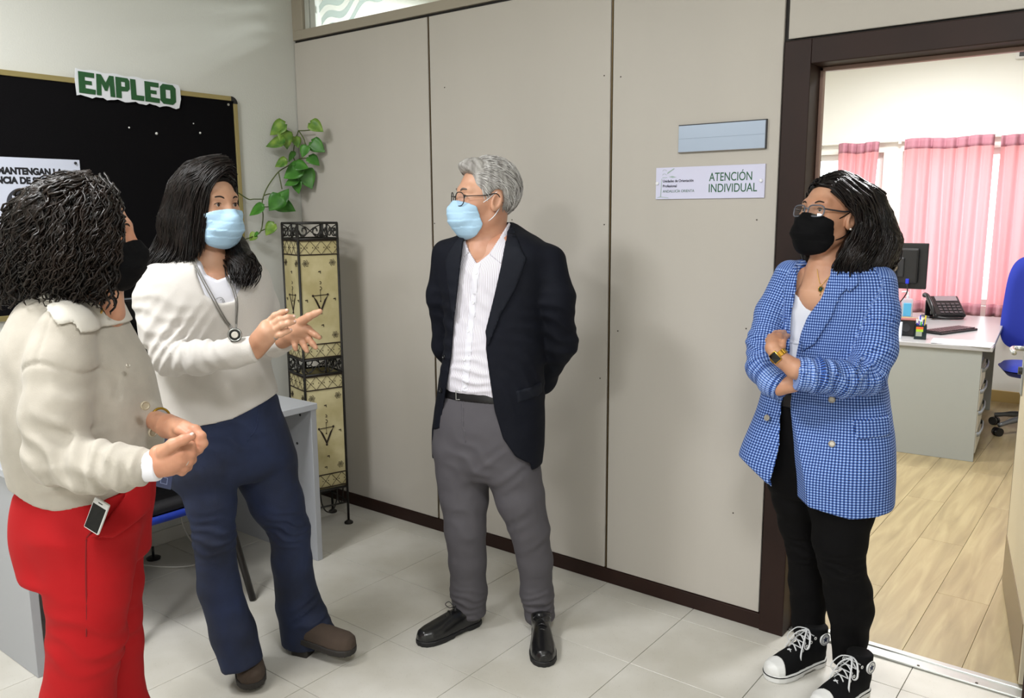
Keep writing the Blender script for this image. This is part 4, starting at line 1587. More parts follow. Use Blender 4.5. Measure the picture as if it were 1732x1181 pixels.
def fold(c, ax, R, amp, lam, ph=0.0, bend=(0, 0, 0)):
    """creases: ripples of wavelength lam along axis ax, fading within radius R of c"""
    ax = np.array(ax, float)
    ax /= np.linalg.norm(ax)

    def fn(x, y, z):
        dx, dy, dz_ = x - c[0], y - c[1], z - c[2]
        r2 = (dx * dx + dy * dy + dz_ * dz_) / (R * R)
        s_ = dx * ax[0] + dy * ax[1] + dz_ * ax[2]
        s_ = s_ + bend[0] * dx * dx / R + bend[1] * dy * dy / R + bend[2] * dz_ * dz_ / R
        w = np.sin(2 * math.pi * s_ / lam + ph + 1.3 * np.sin(3.0 * (dx - dz_) / R))
        return (amp * np.exp(-r2) * (w - 0.3 * w * w)).astype(np.float32)
    return fn


class Person:
    """figure frame: x = to the right of the photo, y = away from the viewer, z = up; origin on the floor"""

    def __init__(s, origin, label, name='person'):
        s.O = np.array(origin, float)
        s.ex = np.array([math.cos(YAW), -math.sin(YAW), 0])
        s.ey = np.array([math.sin(YAW), math.cos(YAW), 0])
        s.root = empty(name, s.O, -YAW, label, 'person')
        s.skin = []
        s.inner = []

    def L(s, u, v, dy=0.0):
        d = ray(u, v)
        t = ((s.O - CAM) @ s.ey + dy) / (d @ s.ey)
        q = CAM + d * t - s.O
        return np.array([q @ s.ex, q @ s.ey, q[2]])

    def W(s, p):
        return s.O + p[0] * s.ex + p[1] * s.ey + np.array([0, 0, p[2]])

    def mpp(s, p):
        return ((s.W(p) - CAM) @ _fw) / FPX

    def Fl(s, u, v):
        q = onz(u, v) - s.O
        return np.array([q @ s.ex, q @ s.ey, 0.0])

    def ch(s, pts):
        out = []
        for (u, v, dy, r) in pts:
            p = s.L(u, v, dy)
            out.append((p[0], p[1], p[2], r * s.mpp(p)))
        return out

    def poly(s, pts, dy=0.0):
        return [tuple(s.L(u, v, dy)[[0, 2]]) for u, v in pts]

    def stack(s, rows, phi, n=2.3, grow=0.0, cap=0.02):
        """rows: (v, u_left, u_right, dy, depth ratio) -> elliptical sections; phi = facing, 0 towards viewer, + to the right"""
        T = []
        for (v, ul, ur, dy, q) in rows:
            a, b = s.L(ul, v, dy), s.L(ur, v, dy)
            e = (b[0] - a[0]) / 2
            ph = math.radians(phi)
            tt = np.linspace(0, 2 * math.pi, 180)
            ct, st = np.cos(tt), np.sin(tt)
            px, py = np.sign(ct) * np.abs(ct) ** (2 / n), q * np.sign(st) * np.abs(st) ** (2 / n)
            A = e / np.max(px * math.cos(ph) + py * math.sin(ph))
            T.append(((a[2] + b[2]) / 2, (a[0] + b[0]) / 2, dy, A, A * q))
        T.sort()
        return stack_fn(T, phi, n, grow, cap)

    def child(s, name, V, F, m, attr=None, smooth=True, label=None):
        o = link(name, mesh_from(name, V, F, smooth, attr), m, s.root)
        if label:
            o['label'] = label
        return o

    def mesh(s, name, g, m, attr=None, label=None):
        V, F = g.mesh()
        return s.child(name, V, F, m, attr(V) if attr else None, label=label)

    def put(s, name, mb, m, parent=None, smooth=True, label=None, solid=0.0):
        o = mb.obj(name, m, parent or s.root, smooth=smooth, solid=solid)
        if label:
            o['label'] = label
        return o


def stack_fn(T, phi, n=2.3, grow=0.0, cap=0.02):
    T = np.array(T, float)
    D = catmull(T, 200)
    D = D[np.argsort(D[:, 0])]
    ph = math.radians(phi)
    c_, s_ = math.cos(ph), math.sin(ph)
    z0, z1 = T[0, 0], T[-1, 0]

    def fn(x, y, z):
        zz = z.ravel()
        f = [np.interp(zz, D[:, 0], D[:, i]).astype(np.float32).reshape(1, 1, -1) for i in (1, 2, 3, 4)]
        dx, dy = x - f[0], y - f[1]
        lx = dx * c_ + dy * s_
        ly = dx * s_ - dy * c_
        A, B = f[2] + grow, f[3] + grow
        q = ((np.abs(lx) / A) ** n + (np.abs(ly) / B) ** n) ** (1.0 / n)
        r = np.sqrt(lx * lx + ly * ly)
        d = np.where(q > 0.05, r * (1 - 1 / np.maximum(q, 0.05)), -np.minimum(A, B))
        d = smax(d, z - z1 - grow, cap)
        d = smax(d, z0 - grow - z, cap)
        return d
    fn.T = D
    fn.phi = phi
    return fn


# ------------------------------------------------------------------ heads
class Head:
    def __init__(s, P, u, v, dy, yaw, pitch=0.0, roll=0.0, scale=1.0):
        s.P = P
        s.c = P.L(u, v, dy)
        a, t = math.radians(yaw), math.radians(pitch)
        f = np.array([math.sin(a) * math.cos(t), -math.cos(a) * math.cos(t), math.sin(t)])
        l = np.array([math.cos(a), math.sin(a), 0.0])
        up = np.cross(f, l)
        up = up if up[2] > 0 else -up
        r = math.radians(roll)
        l, up = l * math.cos(r) + up * math.sin(r), up * math.cos(r) - l * math.sin(r)
        s.R = np.stack([l, f, up], 1) * scale
        s.s = scale
        s.Ri = np.linalg.inv(s.R)

    def w(s, p):
        return s.R @ np.array(p, float) + s.c

    def ws(s, pts):
        return [s.w(p) for p in pts]

    def loc(s, x, y, z):
        dx, dy, dz_ = x - s.c[0], y - s.c[1], z - s.c[2]
        R = s.Ri.astype(np.float32)
        return (R[0, 0] * dx + R[0, 1] * dy + R[0, 2] * dz_, R[1, 0] * dx + R[1, 1] * dy + R[1, 2] * dz_, R[2, 0] * dx + R[2, 1] * dy + R[2, 2] * dz_)

    def mb(s, mb):
        return mb.xf(s.w)


def head_sdf(x, y, z, fem=False):
    jw = 0.90 if fem else 1.0
    d = ell((0, -0.016, 0.045), (0.076, 0.097, 0.087))(x, y, z)
    d = smin(d, ell((0, 0.022, -0.025), (0.065, 0.072, 0.085))(x, y, z), 0.035)
    ax = np.abs(x)
    d = smin(d, cone_fn((0, 0.060, -0.092), (0.030 * jw, 0.045, -0.086), 0.026, 0.024)(ax, y, z), 0.03)
    d = smin(d, cone_fn((0.026, 0.050, -0.090), (0.054 * jw, -0.002, -0.055), 0.020, 0.016)(ax, y, z), 0.03)
    d = smin(d, ell((0.040, 0.056, -0.018), (0.024, 0.026, 0.022))(ax, y, z), 0.03)
    d = smin(d, cone_fn((0.006, 0.083, 0.034), (0.040, 0.070, 0.036), 0.010, 0.010)(ax, y, z), 0.018)
    d = smax(d, -ell((0.033, 0.103, 0.012), (0.020, 0.020, 0.014))(ax, y, z), 0.014)
    d = smin(d, ell((0.032, 0.0715, 0.013), (0.0165, 0.0150, 0.0125))(ax, y, z), 0.004)
    d = smax(d, -ell((0.032, 0.092, 0.0115), (0.0125, 0.0125, 0.0048))(ax, y, z), 0.002)
    d = smin(d, cone_fn((0, 0.086, 0.022), (0, 0.108, -0.028), 0.0075, 0.0120)(x, y, z), 0.014)
    d = smin(d, ell((0.012, 0.097, -0.034), (0.009, 0.010, 0.008))(ax, y, z), 0.008)
    d = smin(d, ell((0.0, 0.088, -0.062), (0.024, 0.012, 0.0065))(x, y, z), 0.008)
    d = smin(d, ell((0.0, 0.087, -0.073), (0.020, 0.012, 0.007))(x, y, z), 0.008)
    # ears
    ey, ez = y + 0.010 + 0.22 * z, z - 0.0
    e = ell((0.079, 0, 0), (0.011, 0.0205, 0.033))(ax, ey, ez)
    e = smax(e, -ell((0.090, 0.003, 0.003), (0.010, 0.0125, 0.022))(ax, ey, ez), 0.004)
    d = smin(d, e, 0.006)
    return d


m_skin = {}


def skin_mat(key, base, red):
    m = mat('skin_' + key, base, 0.48, sub=0.12, color2=red, vscale=9, bump=0.06, bscale=260, bdist=0.001)
    m_skin[key] = m
    return m


def build_head(P, H, neck, fem=False, h=0.0034):
    """head + neck (+ upper chest) skin shell; neck: chain points in figure space"""
    R_ = 0.15 * H.s
    N = np.array([q[:3] for q in neck])
    rr = max(q[3] for q in neck)
    lo = np.minimum(H.c - R_, N.min(0) - rr - 0.02)
    hi = np.maximum(H.c + R_, N.max(0) + rr + 0.02)
    lo[2] = min(lo[2], N[:, 2].min() - 0.05)
    g = Grid(lo, hi, h)
    x, y, z = g.xyz()
    lx, ly, lz = H.loc(x, y, z)
    g.d = (head_sdf(lx, ly, lz, fem) * H.s).astype(np.float32)
    g.chain(neck, 0.035)
    return g


m_eyew = mat('eye_white', '#b9b0a8', 0.3)
m_iris = mat('eye_iris', '#2a1a10', 0.15)


def eyes(P, H, which=(-1, 1), look=(0, 0)):
    for sx in which:
        c = np.array([sx * 0.032, 0.0735, 0.0125])
        mb = MB().sphere((0, 0, 0), 0.0118, 14)
        mb.xf(lambda q: H.w(q + c))
        e = P.put('eye', mb, m_eyew)
        ir = MB().sphere((look[0] * 0.003, 0.0080, look[1] * 0.003), 0.0064, 12, (1, 0.72, 1)).xf(lambda q: H.w(q + c))
        P.put('iris', ir, m_iris, e)
        lid = [(sx * (0.032 + 0.0135 * a), 0.0868 - 0.0065 * a * a, 0.0128 + 0.0058 * (1 - 0.85 * a * a)) for a in np.linspace(-1, 1, 9)]
        P.put('eyelashes', MB().tube(H.ws(lid), 0.0013, 5), m_iris, e)


def brows(P, H, m, th=0.0035, which=(-1, 1)):
    for sx in which:
        pts = catmull([(sx * 0.014, 0.0915, 0.032), (sx * 0.030, 0.0895, 0.0385), (sx * 0.047, 0.0765, 0.034)], 10)
        P.put('eyebrow', MB().tube(H.ws(pts), [th * 0.7] + [th] * 7 + [th * 0.6, th * 0.25], 6, flat=0.8), m)


def face_mask(P, H, m, m_strap, fem=False, big=1.0, edge=None, pleats=True):
    R_ = 0.16 * H.s
    g = Grid(H.c - R_, H.c + R_, 0.0032)
    x, y, z = H.loc(*g.xyz())
    hd = head_sdf(x, y, z, fem)
    d = smin(hd - 0.0045, ell((0, 0.064, -0.054), (0.056, 0.062 * big, 0.052))(x, y, z), 0.02)
    d = smin(d, cone_fn((0, 0.094, -0.012), (0, 0.114, -0.034), 0.009, 0.014)(x, y, z), 0.02)
    d = smin(d, cone_fn((0.0, 0.068, -0.088), (0.03, 0.052, -0.082), 0.027, 0.025)(np.abs(x), y, z), 0.03)
    if pleats:
        ph = (z + 0.062 + 0.10 * (y - 0.08)) / 0.024
        w = np.exp(-((z + 0.062) / 0.045) ** 2)
        d = d - 0.0022 * w * (ph - np.floor(ph))
    poly = [(0.135, 0.000), (0.100, 0.000), (0.078, -0.010), (0.058, -0.018), (0.046, -0.045), (0.034, -0.076), (0.050, -0.112), (0.075, -0.140), (0.16, -0.14), (0.17, -0.04)]
    pd = poly_sd(poly, y, z)
    d = np.maximum(d, pd)
    d = np.maximum(d, -(hd + 0.001))
    g.d = (d * H.s).astype(np.float32)
    mk = P.mesh('face_mask', g, m)
    for sx in (-1, 1):
        for pts in ([(sx * 0.0620, 0.058, -0.022), (sx * 0.073, 0.022, 0.004), (sx * 0.0805, -0.010, 0.030), (sx * 0.080, -0.026, 0.020)],
                    [(sx * 0.059, 0.036, -0.076), (sx * 0.073, 0.004, -0.056), (sx * 0.080, -0.018, -0.024), (sx * 0.080, -0.026, 0.0)]):
            P.put('ear_loop', MB().tube(H.ws(catmull(pts, 12)), 0.0017, 6), m_strap, mk)
    return mk


def glasses(P, H, m_frame, w=0.0245, hgt=0.019, r=0.0014, power=2.6, lens=True, zc=0.008, y0=0.104, m_arm=None):
    parts = []
    first = None
    for sx in (-1, 1):
        pts = []
        for t in np.linspace(0, 2 * math.pi, 28, endpoint=False):
            c_, s_ = math.cos(t), math.sin(t)
            q = (abs(c_) ** power + abs(s_) ** power) ** (-1 / power)
            px = sx * 0.0335 + w * q * c_
            pts.append((px, y0 - 0.012 * (abs(px) / 0.06) ** 2, zc + hgt * q * s_))
        o = P.put('spectacle_rim', MB().tube(H.ws(pts), r, 6, closed=True), m_frame, first)
        first = first or o
        if lens:
            n = len(pts)
            cc = np.mean(pts, axis=0) + np.array([0, 0.001, 0])
            P.put('lens', MB().add(H.ws(pts) + [H.w(cc)], [(i, (i + 1) % n, n) for i in range(n)]), m_lens, first)
        P.put('temple', MB().tube(H.ws(catmull([(sx * (0.0335 + w), y0 - 0.010, zc + hgt * 0.45), (sx * 0.068, y0 - 0.03, zc + hgt * 0.48), (sx * 0.0775, 0.03, 0.018), (sx * 0.0835, -0.008, 0.024), (sx * 0.082, -0.03, -0.005)], 20)), r * 1.15, 6), m_arm or m_frame, first)
    P.put('bridge', MB().tube(H.ws(catmull([(-0.010, y0 - 0.001, zc + 0.004), (0, y0 + 0.002, zc + 0.008), (0.010, y0 - 0.001, zc + 0.004)], 8)), r, 6), m_frame, first)
    return first


m_lens = mat('spectacle_lens', (0.9, 0.9, 0.9, 1), 0.05)
clear_glass(m_lens, (0.95, 0.96, 0.97), 0.08)


def strands(paths, r0, r1, n=5, flat=1.0):
    """many tapering locks as one hair mesh"""
    mb = MB()
    for pts, k in paths:
        m = len(pts)
        t = np.linspace(0, 1, m)
        rad = (r0 + (r1 - r0) * t) * k
        rad[0] *= 0.6
        rad[-1] *= 0.25
        mb.tube(pts, rad, n, cap=False, flat=flat)
    return mb


def snap_out(paths, g, gap=0.0015):
    """lift locks that dive under the hair volume to its viewer side"""
    out = []
    for pts, k in paths:
        pts = np.array(pts)
        for p in pts:
            i = [int(round((p[a] - g.lo[a]) / g.h)) for a in range(3)]
            if all(0 <= i[a] < g.d.shape[a] for a in range(3)) and g.d[i[0], i[1], i[2]] < gap:
                col = g.d[i[0], :, i[2]]
                w = np.where(col < 0)[0]
                if len(w) and g.ax[1][w[0]] > p[1] - 0.06:
                    p[1] = g.ax[1][w[0]] - g.h * 0.7 - gap
        out.append((pts, k))
    return out


def hair_mat(name, c1, c2, rough=0.38):
    m = mat(name, c1, rough, color2=c2, vscale=60, stretch=(1, 1, 0.12), bump=0.5, bscale=220, bdist=0.002, spec=0.25)
    return m


# ------------------------------------------------------------------ shoes
def shoe_frame(P, heel, toe, pitch=0.0, lift=0.0):
    heel = np.array(heel, float)
    toe = np.array(toe, float)
    f = toe - heel
    f[2] = 0
    L_ = np.linalg.norm(f)
    f /= L_
    l = np.array([-f[1], f[0], 0])
    up = np.array([0, 0, 1.0])
    p = math.radians(pitch)
    f2 = f * math.cos(p) + up * math.sin(p)
    up2 = up * math.cos(p) - f * math.sin(p)
    R = np.stack([l, f2, up2], 1)
    c = heel + np.array([0, 0, lift])
    return R, c, L_


def shoe(P, heel, toe, m_up, m_sole, sole=0.020, heelh=0.022, width=0.047, toeh=0.048, insh=0.085, ankle=None, pitch=0.0, lift=0.0, h=0.0042, block=None, pointed=1.0, cap=None):
    R, c, L_ = shoe_frame(P, heel, toe, pitch, lift)
    k = L_ / 0.29
    g = Grid((-0.07, -0.03, -0.01), (0.07, L_ + 0.03, 0.19), h)
    yy = np.array([-0.02, 0.0, 0.004, 0.03, 0.08, 0.14, 0.20, 0.245, 0.272, 0.287, 0.29, 0.31]) * k
    wd = np.array([0, 0.004, 0.016, 0.032, 0.034, 0.040, 0.047, 0.045, 0.034 * pointed, 0.016 * pointed, 0.004, 0]) * (width / 0.047)
    ht = np.interp(yy, np.array([0, 0.03, 0.08, 0.13, 0.18, 0.23, 0.27, 0.29]) * k, [0.062, 0.075, insh, insh * 0.92, insh * 0.74, toeh, toeh * 0.86, toeh * 0.5])

    def upper(x, y, z):
        yv = y.ravel()
        w = np.interp(yv, yy, wd).reshape(1, -1, 1).astype(np.float32)
        hh = np.interp(yv, yy, ht).reshape(1, -1, 1).astype(np.float32)
        zz = z - sole
        q = ((np.abs(x) / np.maximum(w, 1e-3)) ** 2.2 + (np.maximum(zz, 0) / np.maximum(hh, 1e-3)) ** 2.4) ** (1 / 2.3)
        dd = (q - 1) * np.minimum(np.maximum(w, 0.006), 0.04)
        dd = np.maximum(dd, np.maximum(y - 0.2885 * k, 0.0015 - y))
        return smax(dd, -zz, 0.003)
    g.add(upper, k=0.0)
    if ankle:
        g.chain([(0, 0.055 * k, sole + 0.05, ankle[0]), (0, 0.048 * k, ankle[2], ankle[1])], 0.02, flat_end=True)
    V, F = g.mesh()
    up = P.child('shoe_upper', V @ R.T + c, F, m_up)
    if cap:
        gq = Grid((-0.07, 0.18 * k, 0.0), (0.07, L_ + 0.03, 0.12), 0.0032)
        gq.add(lambda x, y, z: smax(upper(x, y, z) - 0.0022, cap[0] * k - y + 8.0 * x * x, 0.003), k=0.0)
        V, F = gq.mesh()
        P.child('toe_cap', V @ R.T + c, F, cap[1]).parent = up
    gs = Grid((-0.07, -0.03, -0.012 - (block[1] if block else 0)), (0.07, L_ + 0.03, sole + 0.02), h)

    def solef(x, y, z):
        yv = y.ravel()
        w = np.interp(yv, yy, wd).reshape(1, -1, 1).astype(np.float32) + 0.0035
        dd = np.abs(x) - w
        dd = np.maximum(dd, np.maximum(y - 0.291 * k, -0.001 - y))
        dd = smax(dd, z - sole - 0.0015, 0.003)
        return smax(dd, -z, 0.003)
    gs.add(solef, k=0.0)
    if block:
        gs.add(lambda x, y, z: smax(smax(np.abs(x) - block[0], np.abs(y - 0.035) - 0.033, 0.006), smax(z - 0.01, -block[1] - z, 0.003), 0.003), k=0.004)
    else:
        gs.cut(lambda x, y, z: smax(np.abs(y - 0.115 * k) - 0.035 * k, z - 0.006, 0.01), 0.006)
    V, F = gs.mesh()
    so = P.child('shoe_sole', V @ R.T + c, F, m_sole)
    return up, so, R, c, k


def lay(R, c, pts):
    return [R @ np.array(p, float) + c for p in pts]


def side_attr(stk, arms, zscale=1.0):
    """cloth coordinates per vertex: torso = around / up, sleeve = around / along"""
    T = stk.T
    phi = math.radians(stk.phi)

    def fn(V):
        x, y, z = V[:, 0], V[:, 1], V[:, 2]
        cx_ = np.interp(z, T[:, 0], T[:, 1])
        cy_ = np.interp(z, T[:, 0], T[:, 2])
        ra = np.interp(z, T[:, 0], (T[:, 3] + T[:, 4]) / 2)
        dx, dy = x - cx_, y - cy_
        lx = dx * math.cos(phi) + dy * math.sin(phi)
        ly = dx * math.sin(phi) - dy * math.cos(phi)
        q = np.sqrt((lx / np.interp(z, T[:, 0], T[:, 3])) ** 2 + (ly / np.interp(z, T[:, 0], T[:, 4])) ** 2)
        best = (q - 1) * ra
        A = np.stack([np.arctan2(lx, ly) * 0.165, z, np.zeros_like(z)], 1)
        for ci, chn in enumerate(arms):
            D = catmull(chn, 6 * len(chn))
            T_ = np.gradient(D[:, :3], axis=0)
            T_ /= np.linalg.norm(T_, axis=1)[:, None]
            e = np.cross(T_[0], [0.3, -1.0, 0.2])
            E1 = []
            for t_ in T_:
                e = e - t_ * (e @ t_)
                e = e / np.linalg.norm(e)
                E1.append(e)
            S_ = np.concatenate([[0], np.cumsum(np.linalg.norm(np.diff(D[:, :3], axis=0), axis=1))])
            bd = np.full(len(V), 9.0)
            val = np.zeros((len(V), 3))
            for i in range(len(D) - 1):
                a, b = D[i, :3], D[i + 1, :3]
                ab = b - a
                L_ = np.linalg.norm(ab)
                t = np.clip(((V - a) @ ab) / L_ ** 2, 0, 1)
                C = a + t[:, None] * ab
                dd = np.linalg.norm(V - C, axis=1) - (D[i, 3] + t * (D[i + 1, 3] - D[i, 3]))
                e1 = E1[i]
                e2 = np.cross(T_[i], e1)
                ang = np.arctan2((V - C) @ e1, (V - C) @ e2)
                m = dd < bd
                bd = np.where(m, dd, bd)
                val[m] = np.stack([ang * 0.055, S_[i] + t * L_, np.full_like(t, 1.0 + ci)], 1)[m]
            m = bd < best - 0.004
            best = np.where(m, bd, best)
            A[m] = val[m]
        return A
    return fn


def inner_body(P, stk, chains, h=0.011, zmin=0.98):
    """the figure under its clothes (coarse), joined with head and hands into one body mesh"""
    T = stk.T
    allp = np.array([q[:3] for c in chains for q in c])
    lo = np.minimum(allp.min(0), [T[:, 1].min() - 0.2, -0.25, T[:, 0].min()]) - 0.1
    hi = np.maximum(allp.max(0), [T[:, 1].max() + 0.2, 0.25, T[:, 0].max()]) + 0.1
    g = Grid(lo, hi, h)
    g.add(lambda x, y, z: smax(stk(x, y, z) + 0.032, zmin - z, 0.03), k=0.02)
    zl = min(T[:, 0].max(), zmin + 0.05)
    cxm, cym = np.interp(zl, T[:, 0], T[:, 1]), np.interp(zl, T[:, 0], T[:, 2])
    for c in chains[2:]:
        g.chain([(cxm, cym, zl, 0.07), (c[0][0], c[0][1], c[0][2], c[0][3] * 0.62)], 0.03)
    for c in chains:
        c = [np.array(q, float) for q in c]
        dv = c[-1][:3] - c[-2][:3]
        c[-1][:3] -= dv / np.linalg.norm(dv) * min(c[-1][3] * 0.9, np.linalg.norm(dv) * 0.8)
        g.chain([(q[0], q[1], q[2], max(q[3] * 0.66, 0.012)) for q in c], 0.03)
    return g.mesh()


def join_body(P, shells, m):
    Vs, Fs, n = [], [], 0
    for V, F in shells:
        Vs.append(V)
        Fs.append(F + n)
        n += len(V)
    return P.child('body', np.concatenate(Vs), np.concatenate(Fs), m)


def hand_grid(P, chains, h=0.0021, k=0.006, extra=()):
    A = np.array([q for c in chains for q in c])
    g = Grid(A[:, :3].min(0) - 0.04, A[:, :3].max(0) + 0.04, h)
    for c in chains:
        g.chain(c, k)
    for fn in extra:
        g.add(fn, k=0.008)
    return g


def surf_path(P, g, px, n, out):
    q = catmull([(u, v, 0.0) for u, v in px], n)
    pts = np.array([on_front(P, g, a[0], a[1], 0.0, out) for a in q])
    for _ in range(2):
        pts[1:-1] = 0.25 * pts[:-2] + 0.5 * pts[1:-1] + 0.25 * pts[2:]
    return pts


def nails(P, tips, m):
    """tips: (pos, finger dir, outward normal, radius) in figure space"""
    for (p, d, n, r) in tips:
        d = d / np.linalg.norm(d)
        n = n - d * (n @ d)
        n = n / np.linalg.norm(n)
        l = np.cross(d, n)
        mb = MB().sphere((0, 0, 0), 1.0, 10)
        mb.xf(lambda q: p + n * (r * 0.82) + d * (0.15 * r) + l * (q[0] * r * 0.55) + d * (q[1] * r * 0.75) + n * (q[2] * r * 0.22))
        P.put('fingernail', mb, m)


def front_y(g, x, z):
    i = int(round((x - g.lo[0]) / g.h))
    k = int(round((z - g.lo[2]) / g.h))
    i = min(max(i, 0), g.d.shape[0] - 1)
    k = min(max(k, 0), g.d.shape[2] - 1)
    col = g.d[i, :, k]
    w = np.where(col < 0)[0]
    if len(w) == 0:
        return 0.0
    j = w[0]
    if j == 0:
        return float(g.ax[1][0])
    a, b = col[j - 1], col[j]
    return float(g.ax[1][j - 1] + g.h * a / (a - b))


def on_front(P, g, u, v, dy=0.0, out=0.0):
    """point of the front surface of g seen at photo pixel (u, v)"""
    y = dy
    for _ in range(3):
        q = P.L(u, v, y)
        y = front_y(g, q[0], q[2]) - out
    q = P.L(u, v, y)
    return q


def front_normal(g, p):
    i = [int(round((p[a] - g.lo[a]) / g.h)) for a in range(3)]
    i = [min(max(i[a], 2), g.d.shape[a] - 3) for a in range(3)]
    n = np.array([g.d[i[0] + 2, i[1], i[2]] - g.d[i[0] - 2, i[1], i[2]], g.d[i[0], i[1] + 2, i[2]] - g.d[i[0], i[1] - 2, i[2]], g.d[i[0], i[1], i[2] + 2] - g.d[i[0], i[1], i[2] - 2]])
    return n / (np.linalg.norm(n) + 1e-9)


def button(P, g, u, v, r, m, parent=None, out=0.001, name='button', n=None):
    p = on_front(P, g, u, v)
    n = front_normal(g, p) if n is None else np.array(n) / np.linalg.norm(n)
    a = np.cross(n, [0, 0, 1.0])
    a /= np.linalg.norm(a) + 1e-9
    b = np.cross(n, a)
    mb = MB().lathe([(r, 0.0), (r, r * 0.35), (r * 0.8, r * 0.5), (r * 0.6, r * 0.32)], (0, 0, 0), 14)
    mb.xf(lambda q: p + n * out + a * q[0] + b * q[1] + n * q[2])
    return P.put(name, mb, m, parent, smooth='auto')


def patch(P, g, poly, t, y1=0.1, k=0.003):
    """layer of cloth lying t proud of g inside a polygon (front side)"""
    q = Grid.__new__(Grid)
    q.h, q.lo, q.ax = g.h, g.lo, g.ax
    x, y, z = g.xyz()
    pd = xz_poly(poly, None, y1)(x, y, z)
    q.d = smax(g.d - t, pd, k).astype(np.float32)
    q.d = np.maximum(q.d, -(g.d + 0.006)).astype(np.float32)
    return q


def comb(H, E, keep, N, field, steps=8, step=0.008, seed=1, lift=0.0015, jit=0.25, start=None):
    r = np.random.RandomState(seed)
    c, R = np.array(E[0]), np.array(E[1])
    out = []
    P2 = None if keep is None else np.array(keep)
    tries = 0
    while len(out) < N and tries < N * 30:
        tries += 1
        d = r.normal(size=3)
        d /= np.linalg.norm(d)
        p = c + R * d
        if start is not None and not start(p):
            continue
        j = r.normal(size=3) * jit
        pts = []
        lf = r.uniform(0.2, 1.0) * lift
        for i in range(steps):
            if keep is not None and poly_sd(keep, np.array([p[1]]), np.array([p[2]]))[0] > 0.002:
                break
            q = (p - c) / R
            q /= np.linalg.norm(q)
            pts.append(c + R * q + q * lf * (1 + 0.6 * math.sin(i * 0.9)))
            f = np.array(field(p)) + j
            n = q / R
            n /= np.linalg.norm(n)
            f = f - n * (f @ n)
            p = p + f / (np.linalg.norm(f) + 1e-9) * step
        if len(pts) >= 4:
            out.append((np.array(H.ws(pts)), r.uniform(0.6, 1.3)))
    return out


def cap_grid(H, E, keep, h=0.0034, amp=0.0012, seed=0, extra=None, k=0.006, bulge=None):
    R_ = 0.17 * H.s
    g = Grid(H.c - R_, H.c + R_, h)
    x, y, z = H.loc(*g.xyz())
    d = ell(*E)(x, y, z)
    if extra:
        for (fn, kk) in extra:
            d = smin(d, fn(x, y, z), kk)
    if keep is not None:
        d = smax(d, poly_sd(keep, y, z), k)
    g.d = (d * H.s).astype(np.float32)
    g.disp(fabric(amp, seed, 120))
    return g


# ================================================================== man in the navy blazer
MAN = Person((1.84, -0.566, 0.0), 'grey-haired man in navy blazer and surgical mask standing against the wall panels')
P = MAN
skin = skin_mat('man', '#cb9c80', '#b98368')
rows = [(376, 818, 872, 0.045, 0.9), (390, 790, 890, 0.035, 0.72), (404, 762, 914, 0.02, 0.62), (424, 744, 934, 0.015, 0.58), (460, 739, 932, 0.01, 0.60), (520, 748, 924, 0.0, 0.64),
        (580, 750, 920, -0.01, 0.68), (640, 742, 920, -0.01, 0.68), (700, 733, 921, 0.0, 0.64), (748, 729, 920, 0.0, 0.64), (784, 730, 916, 0.0, 0.64)]
PHI = -25
jk = P.stack(rows, PHI, 2.4)
armR = P.ch([(755, 430, 0.07, 25), (748, 500, 0.10, 24), (755, 585, 0.15, 22), (790, 645, 0.22, 20), (845, 668, 0.22, 17)])
armL = P.ch([(930, 442, -0.06, 28), (941, 505, -0.07, 30), (946, 580, -0.01, 29), (915, 640, 0.12, 25), (872, 664, 0.20, 18)])
g = Grid((-0.36, -0.26, 0.66), (0.36, 0.36, 1.58), 0.0055)
g.add(jk, k=0.0)
g.chain(armR, 0.035)
g.chain(armL, 0.030)
el = P.L(950, 585, 0.0)
g.disp(fold(P.L(935, 560, -0.08), (0.3, 0, 1), 0.13, 0.0045, 0.05))
g.disp(fold(P.L(900, 640, -0.10), (0.8, 0, 0.7), 0.10, 0.004, 0.045, 1.0))
g.disp(fold(P.L(745, 560, -0.03), (0.2, 0, 1), 0.13, 0.004, 0.055, 2.0))
g.disp(fabric(0.0018, 3, 18))
# seam between sleeve and body
open_poly = [(784, 380), (779, 430), (774, 470), (766, 540), (761, 610), (753, 660), (741, 735), (726, 744), (700, 760), (700, 830), (905, 830), (897, 783), (872, 768), (851, 738), (837, 692), (829, 640), (822, 590), (823, 560), (838, 500), (850, 445), (858, 398), (866, 368)]
raw = Grid.__new__(Grid)
raw.h, raw.lo, raw.ax, raw.d = g.h, g.lo, g.ax, g.d.copy()
g.cut(xz_poly(P.poly(open_poly, -0.12), None, 0.02), 0.006)
m_navy = mat('navy_wool', '#0a0d18', 0.8, bump=0.25, bscale=500, var=0.2, vscale=8, spec=0.2)
m_navyd = mat('navy_lapel', '#0b0f1a', 0.75, bump=0.25, bscale=500, spec=0.25)
jacket = P.mesh('blazer', g, m_navy)
for nm, poly, t in (('lapel', [(858, 390), (869, 384), (884, 426), (891, 437), (872, 488), (848, 530), (825, 588), (821, 560), (836, 500), (848, 447)], 0.009),
                    ('lapel', [(783, 398), (772, 404), (754, 432), (749, 445), (753, 480), (764, 550), (768, 530), (776, 465)], 0.009),
                    ('pocket_flap', [(872, 657), (916, 648), (918, 668), (875, 678)], 0.004)):
    q = patch(P, raw, P.poly(poly, -0.12), t, 0.06)
    o = P.mesh(nm, q, m_navyd)
    o.parent = jacket
m_btn = mat('dark_button', '#0b0c10', 0.3)
for (u, v) in ((752, 604), (746, 660)):
    button(P, raw, u, v, 0.009, m_btn, jacket, 0.001)

